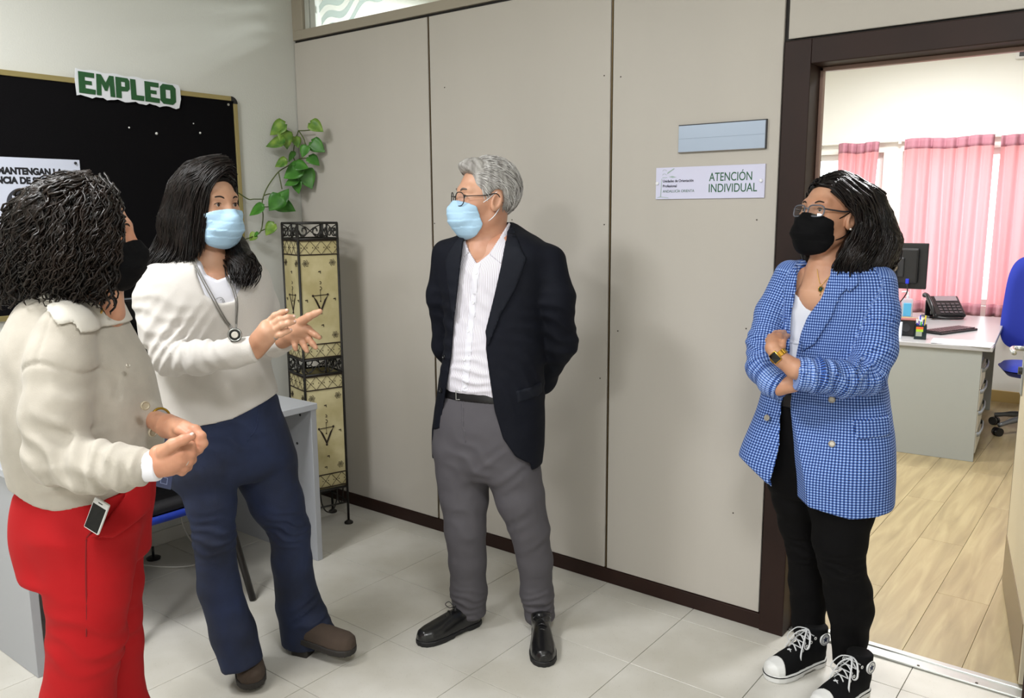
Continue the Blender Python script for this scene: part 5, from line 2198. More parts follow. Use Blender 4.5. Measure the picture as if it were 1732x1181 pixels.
# shirt
rs = [(384, 812, 866, 0.03, 0.95), (398, 790, 880, 0.02, 0.75), (412, 765, 905, 0.012, 0.62), (430, 750, 925, 0.01, 0.58)] + [r for r in rows[4:8]] + [(672, 746, 912, -0.005, 0.68)]
sh = P.stack(rs, PHI, 2.3, grow=-0.013)
g = Grid((-0.30, -0.26, 0.85), (0.30, 0.25, 1.62), 0.005)
g.add(sh, k=0.0)
g.chain(P.ch([(833, 372, 0.03, 30), (826, 420, 0.005, 38)]), 0.02, flat_start=True)
g.disp(fabric(0.002, 9, 24))
g.disp(fold(P.L(790, 640, -0.12), (0, 0, 1), 0.09, 0.004, 0.035, 0.5))
g.disp(fold(P.L(790, 500, -0.12), (1, 0, 0.6), 0.10, 0.003, 0.05, 0.0))
rawsh = Grid.__new__(Grid)
rawsh.h, rawsh.lo, rawsh.ax, rawsh.d = g.h, g.lo, g.ax, g.d.copy()
vneck = [(782, 360), (783, 404), (793, 427), (806, 447), (827, 430), (846, 402), (860, 378), (866, 350)]
g.cut(xz_poly(P.poly(vneck, -0.10), None, 0.03), 0.003)
m_shirt = mat('striped_shirt', '#dcdbe4', 0.75)


def stripes(m, period, c1, c2, duty=0.5, axis=0):
    nt, b = nodes_of(m)
    at = nt.nodes.new('ShaderNodeAttribute')
    at.attribute_name = 'pat'
    sp_ = nt.nodes.new('ShaderNodeSeparateXYZ')
    nt.links.new(at.outputs['Vector'], sp_.inputs[0])
    m1 = nt.nodes.new('ShaderNodeMath')
    m1.operation = 'MULTIPLY'
    m1.inputs[1].default_value = 2 * math.pi / period
    nt.links.new(sp_.outputs[axis], m1.inputs[0])
    m2 = nt.nodes.new('ShaderNodeMath')
    m2.operation = 'SINE'
    nt.links.new(m1.outputs[0], m2.inputs[0])
    rp = nt.nodes.new('ShaderNodeMapRange')
    rp.inputs[1].default_value = duty
    rp.inputs[2].default_value = 1.0
    nt.links.new(m2.outputs[0], rp.inputs[0])
    mx = nt.nodes.new('ShaderNodeMix')
    mx.data_type = 'RGBA'
    mx.inputs[6].default_value = hexc(c1)
    mx.inputs[7].default_value = hexc(c2)
    nt.links.new(rp.outputs[0], mx.inputs[0])
    nt.links.new(mx.outputs[2], b.inputs['Base Color'])


stripes(m_shirt, 0.0085, '#dedde6', '#a99aa2', 0.45)
shirt = P.mesh('shirt', g, m_shirt, side_attr(sh, []))
for poly in ([(861, 376), (870, 392), (849, 447), (827, 431), (845, 402)], [(786, 398), (778, 402), (779, 440), (793, 428), (786, 412)]):
    q = patch(P, rawsh, P.poly(poly, -0.10), 0.006, 0.05)
    V, F = q.mesh()
    o = P.child('collar_leaf', V, F, m_shirt, side_attr(sh, [])(V))
    o.parent = shirt
pl = [(801, 448), (813, 444), (809, 480), (801, 560), (794, 640), (790, 668), (778, 668), (783, 610), (790, 540), (796, 480)]
q = patch(P, rawsh, P.poly(pl, -0.14), 0.0022, 0.03)
o = P.mesh('placket', q, mat('shirt_white', '#dedde6', 0.75))
o.parent = shirt
m_bw = mat('button_white', '#e6e6ea', 0.3)
for (u, v) in ((806, 462), (801, 512), (793, 560), (786, 608), (786, 655)):
    button(P, rawsh, u, v, 0.0055, m_bw, shirt, 0.002)

# trousers and belt
tr_rows = [(650, 752, 908, 0.0, 0.66), (672, 744, 908, 0.0, 0.66), (700, 735, 908, 0.0, 0.66), (740, 731, 908, 0.0, 0.64), (775, 733, 908, 0.0, 0.62), (805, 740, 908, 0.0, 0.50)]
tk = P.stack(tr_rows, PHI, 2.3)
legR = P.ch([(782, 760, 0.03, 48), (784, 800, 0.03, 45), (785, 840, 0.02, 40), (787, 894, 0.0, 34), (791, 950, 0.01, 31), (793, 1003, 0.02, 30), (797, 1040, 0.02, 26)])
legL = P.ch([(862, 760, -0.03, 47), (868, 800, -0.04, 45), (879, 840, -0.05, 41), (895, 894, -0.05, 33), (905, 948, -0.03, 29), (908, 1003, -0.01, 27), (914, 1047, -0.01, 26)])
g = Grid((-0.30, -0.24, 0.02), (0.32, 0.24, 0.98), 0.0055)
g.add(tk, k=0.0)
g.chain(legR, 0.02, flat_end=True)
g.chain(legL, 0.02, flat_end=True)
g.disp(fold(P.L(800, 780, -0.10), (0.7, 0, 1), 0.08, 0.0035, 0.06, 0.3))
g.disp(fold(P.L(850, 790, -0.12), (-0.7, 0, 1), 0.08, 0.003, 0.06, 0.9))
g.disp(fold(P.L(790, 1015, -0.02), (0.2, 0, 1), 0.06, 0.0045, 0.030, 0.3))
g.disp(fold(P.L(910, 1025, -0.05), (-0.2, 0, 1), 0.06, 0.0045, 0.030, 1.3))
g.disp(fold(P.L(790, 890, -0.08), (0.5, 0, 1), 0.09, 0.0025, 0.07, 1.3))
g.disp(fold(P.L(895, 900, -0.10), (-0.6, 0, 1), 0.09, 0.0025, 0.07, 2.3))
g.disp(fabric(0.002, 5, 16))
m_grey = mat('grey_trousers', '#4d4a4f', 0.8, bump=0.15, bscale=500)
trous = P.mesh('trousers', g, m_grey)
# fly seam
q = patch(P, g, P.poly([(777, 676), (783, 676), (784, 720), (790, 752), (786, 754), (778, 722)], -0.14), 0.002, 0.0)
o = P.mesh('fly', q, m_grey)
o.parent = trous
bz0, bz1 = P.L(790, 683, -0.13)[2], P.L(790, 657, -0.13)[2]
q = Grid.__new__(Grid)
q.h, q.lo, q.ax = g.h, g.lo, g.ax
z_ = g.xyz()[2]
q.d = smax(g.d - 0.005, np.abs(z_ - (bz0 + bz1) / 2) - (bz1 - bz0) / 2, 0.003).astype(np.float32)
belt = P.mesh('belt', q, mat('black_leather', '#0f0e10', 0.35, bump=0.2, bscale=200))
p_ = on_front(P, q, 777, 668)
bk = MB().tube([p_ + np.array(a) for a in ((-0.012, -0.004, -0.016), (0.012, -0.006, -0.016), (0.012, -0.006, 0.016), (-0.012, -0.004, 0.016))], 0.0022, 6, closed=True)
P.put('buckle', bk, m_steel, belt)

# head
H = Head(P, 820, 341, 0.015, -66, 2, 0, 1.06)
neck = P.ch([(830, 372, 0.025, 27), (828, 410, 0.02, 28), (822, 432, 0.01, 33), (822, 452, 0.02, 34)])
gh = build_head(P, H, neck)
hands = []
# hands folded behind the back: palm, four fingers and thumb
bk0 = P.L(845, 668, 0.225)
hc = []
for i in range(4):
    a = bk0 + np.array([-0.03, 0.012, 0.03 - 0.018 * i])
    hc.append([(*a, 0.0095), (*(a + np.array([-0.035, 0.01, -0.006])), 0.009), (*(a + np.array([-0.055, -0.005, -0.012])), 0.008)])
hc.append([(*(bk0 + np.array([0.02, 0, 0.0])), 0.026), (*(bk0 + np.array([-0.035, 0.008, 0.002])), 0.028)])
hc.append([(*(bk0 + np.array([-0.01, 0, 0.028])), 0.012), (*(bk0 + np.array([-0.04, -0.01, 0.05])), 0.010)])
gm = hand_grid(P, hc, 0.003)
hc2 = [[(q[0] + 0.03, q[1] + 0.035, q[2] - 0.02, q[3]) for q in c] for c in hc]
gm2 = hand_grid(P, hc2, 0.003)
body = join_body(P, [inner_body(P, jk, [armR, armL, legR, legL]), gh.mesh(), gm.mesh(), gm2.mesh()], skin)
eyes(P, H, look=(-0.3, 0))
m_browg = mat('brow_grey', '#6b6058', 0.8)
brows(P, H, m_browg, 0.0042)
m_surg = mat('surgical_blue', '#a9cbe4', 0.75, bump=0.3, bscale=500)
m_strapw = mat('strap_white', '#e4e6ea', 0.6)
face_mask(P, H, m_surg, m_strapw)
m_specs = mat('dark_frame', '#1a1618', 0.3)
glasses(P, H, m_specs, w=0.0250, hgt=0.0225, r=0.0017, power=2.4, zc=0.004, y0=0.108)
m_hairg = hair_mat('grey_hair', '#b4b1ad', '#85817d', 0.55)
EH = ((0, -0.020, 0.047), (0.0835, 0.107, 0.101))
keep = [(0.088, 0.160), (0.098, 0.118), (0.080, 0.098), (0.060, 0.085), (0.054, 0.055), (0.040, 0.034), (0.033, -0.012), (0.018, -0.012), (0.012, 0.020), (-0.005, 0.040), (-0.030, 0.036), (-0.040, 0.0), (-0.036, -0.060), (-0.075, -0.090), (-0.14, -0.085), (-0.16, 0.16)]
fore = (ell((0.0, 0.050, 0.108), (0.055, 0.044, 0.032)), 0.02)
gc = cap_grid(H, EH, keep, amp=0.0016, extra=[fore])
hair = P.mesh('hair', gc, m_hairg)
fld = lambda p: (np.sign(p[0]) * 0.2, -1.0 if p[2] > 0.05 else -0.55, -0.35 - 4 * max(0, 0.09 - p[2]))
st_ = comb(H, (EH[0], tuple(np.array(EH[1]) + 0.001)), keep, 520, fld, 9, 0.009, 4, 0.003, 0.22)
o = P.put('hair_strands', strands(st_, 0.0021, 0.0012, 4), hair_mat('grey_hair_light', '#d0cecb', '#9a9693', 0.5), hair)
o['kind'] = 'stuff'

# shoes
m_bl = mat('black_shoe_leather', '#0c0c0e', 0.28, bump=0.1, bscale=120, coat=0.3)
m_bs = mat('black_shoe_sole', '#101012', 0.6)
for (hu, hv, tu, tv) in ((812, 1052, 716, 1089), (914, 1062, 920, 1127)):
    hp_, tp_ = P.Fl(hu, hv), P.Fl(tu, tv)
    d_ = tp_ - hp_
    tp_ = hp_ + d_ / np.linalg.norm(d_) * max(0.285, min(np.linalg.norm(d_), 0.31))
    up, so, R_, c_, k_ = shoe(P, hp_, tp_, m_bl, m_bs, sole=0.018, width=0.046, toeh=0.046, insh=0.078, ankle=(0.036, 0.036, 0.086))
    for i in range(4):
        yy_ = (0.125 + 0.020 * i) * k_
        zz_ = 0.018 + 0.082 - 0.010 * i
        P.put('shoe_lace', MB().tube(lay(R_, c_, catmull([(-0.018, yy_ - 0.004, zz_ - 0.008), (0, yy_, zz_ + 0.001), (0.018, yy_ + 0.004, zz_ - 0.008)], 8)), 0.0022, 6), m_bl, up)
    for sx in (-1, 1):
        P.put('lace_loop', MB().tube(lay(R_, c_, catmull([(0, 0.125 * k_, 0.101), (sx * 0.02, 0.13 * k_, 0.116), (sx * 0.034, 0.14 * k_, 0.104), (sx * 0.014, 0.138 * k_, 0.097), (0, 0.128 * k_, 0.10)], 14)), 0.0016, 5), m_bl, up)


def weave(P, guides, N, seed=1, jit=0.006, m=16, wave=0.0, wl=0.05, rr=(0.6, 1.3), ext=0.1):
    """locks between neighbouring guide curves; guides: lists of (u, v, dy)"""
    r = np.random.RandomState(seed)
    G_ = [catmull([P.L(*q) for q in gd], m) for gd in guides]
    out = []
    for i in range(N):
        t = r.uniform(0, len(G_) - 1)
        a = min(int(t), len(G_) - 2)
        f = t - a
        pts = G_[a] * (1 - f) + G_[a + 1] * f
        j0, j1 = r.normal(size=3) * jit, r.normal(size=3) * jit * 1.6
        tt = np.linspace(0, 1, m)[:, None]
        pts = pts + j0 * (1 - tt) + j1 * tt
        if wave:
            wv, wll = wave * r.uniform(0.4, 1.3), wl * r.uniform(0.7, 1.6)
            s_ = np.concatenate([[0], np.cumsum(np.linalg.norm(np.diff(pts, axis=0), axis=1))])
            ph = r.uniform(0, 6.28)
            am = wv * np.minimum(1, s_ / 0.05)
            pts = pts + np.stack([am * np.sin(2 * math.pi * s_ / wll + ph), am * np.cos(2 * math.pi * s_ / wll + ph) * 0.8, am * 0.4 * np.sin(4 * math.pi * s_ / wll + ph)], 1)
        e = int(m * (1 - r.uniform(0, ext)))
        out.append((pts[:max(e, 5)], r.uniform(*rr)))
    return out


def snap(g, depth=0.02):
    x, y, z = g
    return


# ================================================================== woman in the cream sweater and jeans
P = W2 = Person((1.367, -1.272, 0.0), 'dark-haired woman in cream sweater and flared jeans gesturing with both hands')
skin = skin_mat('sweater_woman', '#c99c7f', '#b58467')
PHI = 38
rows = [(424, 332, 392, 0.04, 0.9), (436, 300, 412, 0.03, 0.75), (450, 272, 432, 0.01, 0.66), (475, 252, 446, 0.0, 0.64), (510, 248, 452, -0.01, 0.68), (560, 258, 450, -0.01, 0.72),
        (610, 268, 450, 0.0, 0.74), (650, 274, 458, 0.0, 0.74), (690, 277, 468, 0.0, 0.74), (725, 277, 474, 0.0, 0.74)]
sw = P.stack(rows, PHI, 2.3)
armR = P.ch([(268, 474, -0.10, 29), (260, 510, -0.13, 29), (268, 560, -0.17, 29), (288, 606, -0.20, 29), (340, 606, -0.26, 27), (395, 598, -0.29, 24), (432, 590, -0.29, 21)])
armL = P.ch([(428, 468, 0.12, 27), (442, 520, 0.12, 27), (452, 575, 0.07, 26), (466, 580, -0.05, 22), (483, 578, -0.12, 18)])
g = Grid((-0.36, -0.40, 0.70), (0.36, 0.32, 1.52), 0.0055)
g.add(sw, k=0.0)
g.chain(armR, 0.025, flat_end=True)
g.chain(armL, 0.025, flat_end=True)
g.disp(fold(P.L(290, 585, -0.22), (0.8, 0, -0.5), 0.10, 0.006, 0.035, 0.4))
g.disp(fold(P.L(340, 590, -0.27), (1.0, 0, 0.5), 0.09, 0.0035, 0.040, 0.4))
g.disp(fold(P.L(260, 540, -0.17), (0.2, 0, 1.0), 0.09, 0.004, 0.045, 1.2))
g.disp(fold(P.L(400, 650, -0.12), (1.0, 0, 0.7), 0.14, 0.004, 0.08, 0.4))
g.disp(fabric(0.0018, 21, 16))
hem = P.poly([(230, 705), (285, 712), (320, 714), (400, 704), (440, 686), (475, 664), (510, 640), (510, 300), (180, 300), (180, 705)], -0.08)
g.keep(xz_poly(hem), 0.006)
rawsw = Grid.__new__(Grid)
rawsw.h, rawsw.lo, rawsw.ax, rawsw.d = g.h, g.lo, g.ax, g.d.copy()
g.cut(xz_poly(P.poly([(318, 415), (325, 440), (338, 470), (352, 498), (372, 513), (392, 511), (399, 488), (398, 455), (392, 420)], -0.11), None, 0.03), 0.006)
m_knit = mat('cream_knit', '#cdc8c2', 0.9, bump=0.35, bscale=420, sheen=0.2)
sweater = P.mesh('sweater', g, m_knit)
# ribbed cuff
for arm, nm in ((armR, 'cuff'),):
    a, b = np.array(arm[-2]), np.array(arm[-1])
    d_ = (b - a)[:3]
    d_ /= np.linalg.norm(d_)
    qg = Grid(b[:3] - 0.08, b[:3] + 0.08, 0.004)
    p0 = b[:3] - d_ * 0.045
    qg.chain([(*p0, b[3] + 0.005), (*(b[:3] + d_ * 0.001), b[3] + 0.0035)], 0.0, flat_end=True, flat_start=True)
    o = P.mesh('cuff', qg, m_knit)
    o.parent = sweater
# white tee
rs = [(432, 306, 408, 0.03, 0.75)] + rows[2:7]
tee = P.stack(rs, PHI, 2.3, grow=-0.010)
g = Grid((-0.28, -0.28, 1.0), (0.28, 0.25, 1.48), 0.0055)
g.add(tee, k=0.0)
g.cut(xz_poly(P.poly([(312, 405), (328, 440), (345, 466), (362, 476), (376, 470), (388, 445), (392, 410)], -0.11), None, 0.03), 0.004)
m_tee = mat('white_tee', '#dcdce4', 0.8, bump=0.1, bscale=400)
tee_o = P.mesh('t_shirt', g, m_tee)
# small drawn emblem on the tee
p_ = on_front(P, g, 376, 508)
em = MB()
for kk_ in range(2):
    em.tube(catmull([on_front(P, g, u, v, 0, 0.0015) for u, v in (((366, 506), (371, 503), (377, 505), (380, 511)), ((372, 508), (375, 506), (378, 512)))[kk_]], 10), 0.0009, 5)
P.put('emblem', em, mat('emblem_grey', '#8a8a88', 0.6), tee_o)
# watch pendant on a cord
m_cord = mat('grey_cord', '#77746f', 0.6)
pen = P.L(396, 568, -0.205)
pen = on_front(P, rawsw, 397, 560, 0, 0.012)
for pts in (((322, 436), (338, 468), (358, 505), (378, 540), (393, 558)), ((326, 436), (341, 466), (361, 502), (381, 538), (396, 558)), ((384, 470), (393, 490), (399, 512), (399, 540), (398, 558)), ((388, 470), (397, 490), (402, 512), (401, 540), (400, 558))):
    P.put('pendant_cord', MB().tube(surf_path(P, rawsw, pts, 40, 0.004), 0.0020, 6), m_cord)
nn = np.array([0.25, -0.95, 0.2])
nn /= np.linalg.norm(nn)
a_ = np.cross(nn, [0, 0, 1.0])
a_ /= np.linalg.norm(a_)
b_ = np.cross(nn, a_)
fr_ = lambda q: pen + np.array([0, 0, -0.012]) + a_ * q[0] + b_ * q[1] + nn * q[2]
pd_ = P.put('pendant_watch', MB().lathe([(0.0195, 0), (0.0205, 0.004), (0.0195, 0.008), (0.015, 0.0085)], (0, 0, 0), 24).xf(fr_), m_dark, smooth='auto')
P.put('pendant_rim', MB().tube([fr_((0.0175 * math.cos(t), 0.0175 * math.sin(t), 0.0085)) for t in np.linspace(0, 6.283, 24, endpoint=False)], 0.0018, 6, closed=True), m_steel, pd_)
P.put('pendant_dial', MB().lathe([(0.010, 0.0085), (0.009, 0.0105)], (0, 0, 0), 16).xf(fr_), mat('dial_pale', '#cfc9c0', 0.4), pd_, smooth='auto')

# jeans
tr_rows = [(672, 290, 462, 0.0, 0.72), (700, 288, 468, 0.0, 0.74), (725, 287, 477, 0.0, 0.74), (760, 290, 488, 0.0, 0.72), (785, 294, 494, 0.0, 0.66), (808, 305, 490, 0.0, 0.5)]
tk = P.stack(tr_rows, PHI, 2.3)
legR = P.ch([(345, 765, -0.07, 53), (349, 800, -0.09, 51), (357, 848, -0.11, 40), (362, 911, -0.13, 33), (371, 992, -0.12, 34), (394, 1070, -0.12, 36), (410, 1125, -0.13, 35)])
legL = P.ch([(437, 765, 0.06, 50), (451, 800, 0.06, 48), (468, 848, 0.05, 44), (489, 896, 0.05, 33), (494, 948, 0.08, 32), (504, 1022, 0.12, 36), (520, 1087, 0.13, 42)])
g = Grid((-0.30, -0.30, 0.02), (0.34, 0.32, 0.98), 0.0055)
g.add(tk, k=0.0)
g.chain(legR, 0.02, flat_end=True)
g.chain(legL, 0.02, flat_end=True)
g.chain(P.ch([(526, 1048, 0.10, 30), (546, 1070, 0.07, 21)]), 0.03)
g.disp(fold(P.L(490, 890, 0.0), (0.4, 0, 1), 0.06, 0.006, 0.030, 0.3))
g.disp(fold(P.L(530, 1045, 0.05), (-0.5, 0, 1), 0.06, 0.007, 0.040, 0.3))
g.disp(fold(P.L(362, 905, -0.15), (0.1, 0, 1), 0.07, 0.005, 0.035, 0.3))
g.disp(fold(P.L(400, 745, -0.15), (0.5, 0, 1), 0.08, 0.004, 0.05, 0.3))
g.disp(fabric(0.0018, 25, 18))
m_denim = mat('dark_denim', '#1a2748', 0.8, color2='#10182d', vscale=6, bump=0.3, bscale=600)
jeans = P.mesh('jeans', g, m_denim)
q = patch(P, g, P.poly([(424, 700), (429, 700), (427, 735), (415, 752), (411, 750), (422, 733)], -0.13), 0.002, 0.05)
o = P.mesh('fly_seam', q, m_denim)
o.parent = jeans

# head, neck, chest
H = Head(P, 355, 352, 0.0, 57, -2, 0, 1.0)
neck = P.ch([(348, 392, 0.02, 24), (350, 425, 0.025, 25), (352, 448, 0.01, 34), (356, 475, -0.005, 44)])
gh = build_head(P, H, neck, True)
# hands
dR = -0.295


def F_(pts, r):
    """finger: pixels with dy and radius px"""
    return P.ch([(u, v, d, rr) for (u, v, d), rr in zip(pts, r)])


hR = [P.ch([(428, 590, dR, 15), (440, 576, dR - 0.005, 17), (452, 562, dR - 0.01, 17)]), P.ch([(432, 584, dR, 14), (450, 552, dR - 0.005, 11)]), P.ch([(434, 596, dR, 12), (456, 572, dR - 0.01, 11)]),
      F_([(449, 550, dR), (465, 534, dR - 0.005), (476, 529, dR - 0.003), (485, 526, dR)], (6.2, 5.4, 4.8, 4.0)),
      F_([(455, 554, dR - 0.006), (474, 541, dR - 0.018), (487, 537, dR - 0.014), (496, 536, dR - 0.006)], (6.3, 5.4, 4.8, 4.0)),
      F_([(458, 562, dR - 0.010), (477, 550, dR - 0.024), (488, 547, dR - 0.020), (497, 545, dR - 0.010)], (6.2, 5.2, 4.6, 3.9)),
      F_([(457, 572, dR - 0.008), (474, 566, dR - 0.020), (483, 562, dR - 0.018), (491, 559, dR - 0.010)], (5.6, 4.8, 4.2, 3.6)),
      F_([(444, 566, dR + 0.012), (460, 556, dR + 0.035), (474, 556, dR + 0.045), (484, 556, dR + 0.045)], (8.0, 6.2, 5.4, 4.4))]
ghR = hand_grid(P, hR)
dL = -0.165
hL = [P.ch([(478, 577, dL + 0.03, 13), (492, 568, dL + 0.01, 14), (506, 556, dL, 13)]), P.ch([(488, 566, dL + 0.01, 12), (500, 571, dL, 9)]), P.ch([(494, 558, dL + 0.01, 11), (513, 566, dL, 9)]), P.ch([(502, 550, dL, 11), (520, 558, dL - 0.005, 8)]),
      P.ch([(500, 562, dL - 0.006, 10), (510, 560, dL - 0.006, 10)]),
      F_([(510, 544, dL - 0.01), (522, 536, dL - 0.025), (532, 531, dL - 0.03), (541, 527, dL - 0.03)], (8.5, 6.6, 5.6, 4.6)),
      F_([(520, 557, dL), (528, 563, dL - 0.012), (534, 567, dL - 0.018), (540, 571, dL - 0.02)], (6.4, 5.4, 4.8, 4.0)),
      F_([(514, 566, dL), (523, 575, dL - 0.010), (529, 582, dL - 0.016), (534, 588, dL - 0.02)], (6.4, 5.4, 4.8, 4.0)),
      F_([(506, 570, dL), (512, 580, dL - 0.008), (516, 588, dL - 0.014), (519, 594, dL - 0.018)], (6.2, 5.2, 4.6, 3.9)),
      F_([(496, 570, dL), (498, 579, dL - 0.006), (499, 586, dL - 0.012), (500, 591, dL - 0.015)], (5.4, 4.6, 4.2, 3.6))]
ghL = hand_grid(P, hL)
body = join_body(P, [inner_body(P, sw, [armR, armL, legR, legL]), gh.mesh(), ghR.mesh(), ghL.mesh()], skin)
m_nail = mat('pale_nail', '#cfb0a4', 0.3)
tips = []
for c in hR[3:7]:
    p1, p2 = np.array(c[-1][:3]), np.array(c[-2][:3])
    tips.append((p1, p1 - p2, np.array([-0.2, -1.0, 0.35]), c[-1][3]))
nails(P, tips, m_nail)
# silver rings
for c, i0 in ((hR[6], 0),):
    a, b = np.array(c[0]), np.array(c[1])
    mdp = a[:3] * 0.45 + b[:3] * 0.55
    d_ = (b - a)[:3] / np.linalg.norm((b - a)[:3])
    e1 = np.cross(d_, [0, 1, 0])
    e1 /= np.linalg.norm(e1)
    e2 = np.cross(d_, e1)
    P.put('finger_ring', MB().tube([mdp + (e1 * math.cos(t) + e2 * math.sin(t)) * 0.0102 for t in np.linspace(0, 6.283, 20, endpoint=False)], 0.0016, 6, closed=True), m_steel)
eyes(P, H, look=(0.2, 0))
m_browd = mat('brow_dark', '#1d1410', 0.8)
brows(P, H, m_browd, 0.003)
face_mask(P, H, m_surg, m_strapw, True)
# hair
m_hd = hair_mat('dark_brown_hair', '#0c0807', '#050404', 0.42)
m_hd2 = hair_mat('dark_brown_strands', '#160e0b', '#080605', 0.38)
EH = ((0, -0.022, 0.044), (0.089, 0.113, 0.110))
keep = [(0.085, 0.18), (0.104, 0.112), (0.084, 0.098), (0.060, 0.072), (0.044, 0.035), (0.038, -0.02), (0.030, -0.10), (0.020, -0.17), (-0.2, -0.17), (-0.2, 0.18)]
gc = Grid(P.L(225, 520, -0.2), P.L(450, 235, 0.25), 0.0042)
gc.lo[1] = min(gc.lo[1], -0.2)
x, y, z = H.loc(*gc.xyz())
gc.d = smax(ell(*EH)(x, y, z), poly_sd(keep, y, z), 0.006).astype(np.float32)
gc.chain(P.ch([(322, 335, 0.01, 38), (308, 380, 0.0, 36), (303, 418, 0.01, 29), (283, 438, 0.0, 19), (262, 447, -0.02, 9)]), 0.03)
gc.chain(P.ch([(322, 370, -0.045, 20), (320, 410, -0.055, 18), (318, 432, -0.065, 13)]), 0.02)
gc.chain(P.ch([(390, 392, 0.085, 15), (400, 422, 0.045, 19), (411, 446, -0.01, 22), (408, 466, -0.05, 14)]), 0.025)
gc.disp(fabric(0.002, 31, 70))
hair = P.mesh('hair', gc, m_hd)
st_ = comb(H, (EH[0], tuple(np.array(EH[1]) + 0.001)), keep, 420, lambda p: (0.5 * np.sign(p[0] + 0.02), -0.8, -0.5 - 6 * max(0, 0.1 - p[2])), 12, 0.010, 14, 0.003, 0.12)
GU = [[(398, 296, -0.02), (385, 285, -0.055), (358, 312, -0.088), (348, 358, -0.092), (343, 400, -0.085), (341, 432, -0.085)],
      [(392, 282, -0.02), (362, 286, -0.065), (336, 325, -0.090), (328, 380, -0.086), (326, 420, -0.092), (322, 446, -0.105)],
      [(385, 272, 0.0), (345, 280, -0.05), (312, 330, -0.068), (302, 385, -0.06), (290, 425, -0.07), (272, 448, -0.10)],
      [(380, 267, 0.02), (330, 275, -0.01), (292, 328, -0.02), (280, 385, -0.02), (264, 425, -0.04), (244, 450, -0.07)],
      [(376, 266, 0.05), (318, 280, 0.05), (286, 330, 0.05), (274, 385, 0.05), (256, 428, 0.02), (236, 452, -0.03)]]
st_ += weave(P, GU, 520, 5, 0.0045, 16, 0.002, 0.09)
st_ += weave(P, [[(384, 396, 0.07), (374, 425, 0.03), (382, 452, -0.05), (394, 482, -0.10)], [(392, 398, 0.07), (402, 425, 0.02), (416, 450, -0.05), (408, 486, -0.10)], [(398, 400, 0.07), (422, 425, 0.03), (437, 455, -0.03), (420, 484, -0.08)]], 240, 6, 0.005, 16, 0.003, 0.08)
o = P.put('hair_strands', strands(snap_out(st_, gc), 0.0026, 0.0016, 4), m_hd2, hair)
o['kind'] = 'stuff'

# boots
m_suede = mat('brown_suede', '#4a3d33', 0.95, bump=0.3, bscale=300, var=0.2, vscale=10)
m_bsole = mat('boot_sole', '#26221f', 0.7)
tp_ = P.Fl(428, 1176)
hp_ = tp_ + np.array([-0.085, 0.215, 0])
shoe(P, hp_, tp_, m_suede, m_bsole, sole=0.022, width=0.047, toeh=0.052, insh=0.09, ankle=(0.034, 0.034, 0.095), pitch=-11, lift=0.060, block=(0.027, 0.058))
hp_ = P.Fl(500, 1103)
tp_ = hp_ + np.array([0.232, -0.085, 0])
shoe(P, hp_, tp_, m_suede, m_bsole, sole=0.022, width=0.047, toeh=0.052, insh=0.068, ankle=(0.030, 0.030, 0.07), pitch=-4, lift=0.056, block=(0.027, 0.055))

# ================================================================== woman in the blue checked blazer
P = W3 = Person((2.92, -0.117, 0.0), 'woman in blue checked blazer and black mask with crossed arms in the doorway')
skin = skin_mat('blazer_woman', '#c8987b', '#b48063')
PHI = -30
rows = [(432, 1378, 1452, 0.03, 0.85), (444, 1350, 1478, 0.02, 0.70), (458, 1332, 1496, 0.01, 0.62), (484, 1322, 1503, 0.0, 0.62), (520, 1318, 1500, 0.0, 0.66), (560, 1314, 1492, 0.0, 0.66),
        (610, 1306, 1486, 0.0, 0.66), (660, 1298, 1490, 0.0, 0.66), (700, 1288, 1495, 0.0, 0.66), (740, 1272, 1499, 0.0, 0.68), (780, 1258, 1500, 0.0, 0.70), (820, 1256, 1499, 0.0, 0.70), (866, 1256, 1498, 0.0, 0.70)]
bz = P.stack(rows, PHI, 2.4)
armL = P.ch([(1484, 478, -0.07, 30), (1488, 530, -0.11, 31), (1482, 590, -0.15, 33), (1464, 636, -0.18, 32), (1425, 642, -0.22, 30), (1385, 636, -0.24, 28), (1348, 632, -0.235, 26)])
armR = P.ch([(1336, 466, 0.06, 26), (1306, 530, 0.04, 27), (1292, 580, 0.0, 27), (1291, 622, -0.06, 27), (1308, 646, -0.14, 24), (1324, 656, -0.17, 22)])
g = Grid((-0.36, -0.34, 0.55), (0.34, 0.28, 1.46), 0.005)
g.add(bz, k=0.0)
g.chain(armL, 0.022, flat_end=True)
g.chain(armR, 0.022, flat_end=True)
g.disp(fold(P.L(1380, 630, -0.27), (1.0, 0, 0.3), 0.09, 0.006, 0.040, 0.4))
g.disp(fold(P.L(1460, 610, -0.22), (0.6, 0, -0.8), 0.08, 0.005, 0.040, 0.4))
g.disp(fold(P.L(1295, 590, -0.04), (0.4, 0, 0.9), 0.08, 0.005, 0.035, 0.4))
g.disp(fabric(0.0018, 41, 16))
hem = P.poly([(1200, 760), (1257, 776), (1266, 791), (1305, 827), (1330, 850), (1360, 852), (1420, 864), (1498, 858), (1560, 856), (1560, 350), (1200, 350)], -0.12)
g.keep(xz_poly(hem), 0.006)
rawb = Grid.__new__(Grid)
rawb.h, rawb.lo, rawb.ax, rawb.d = g.h, g.lo, g.ax, g.d.copy()
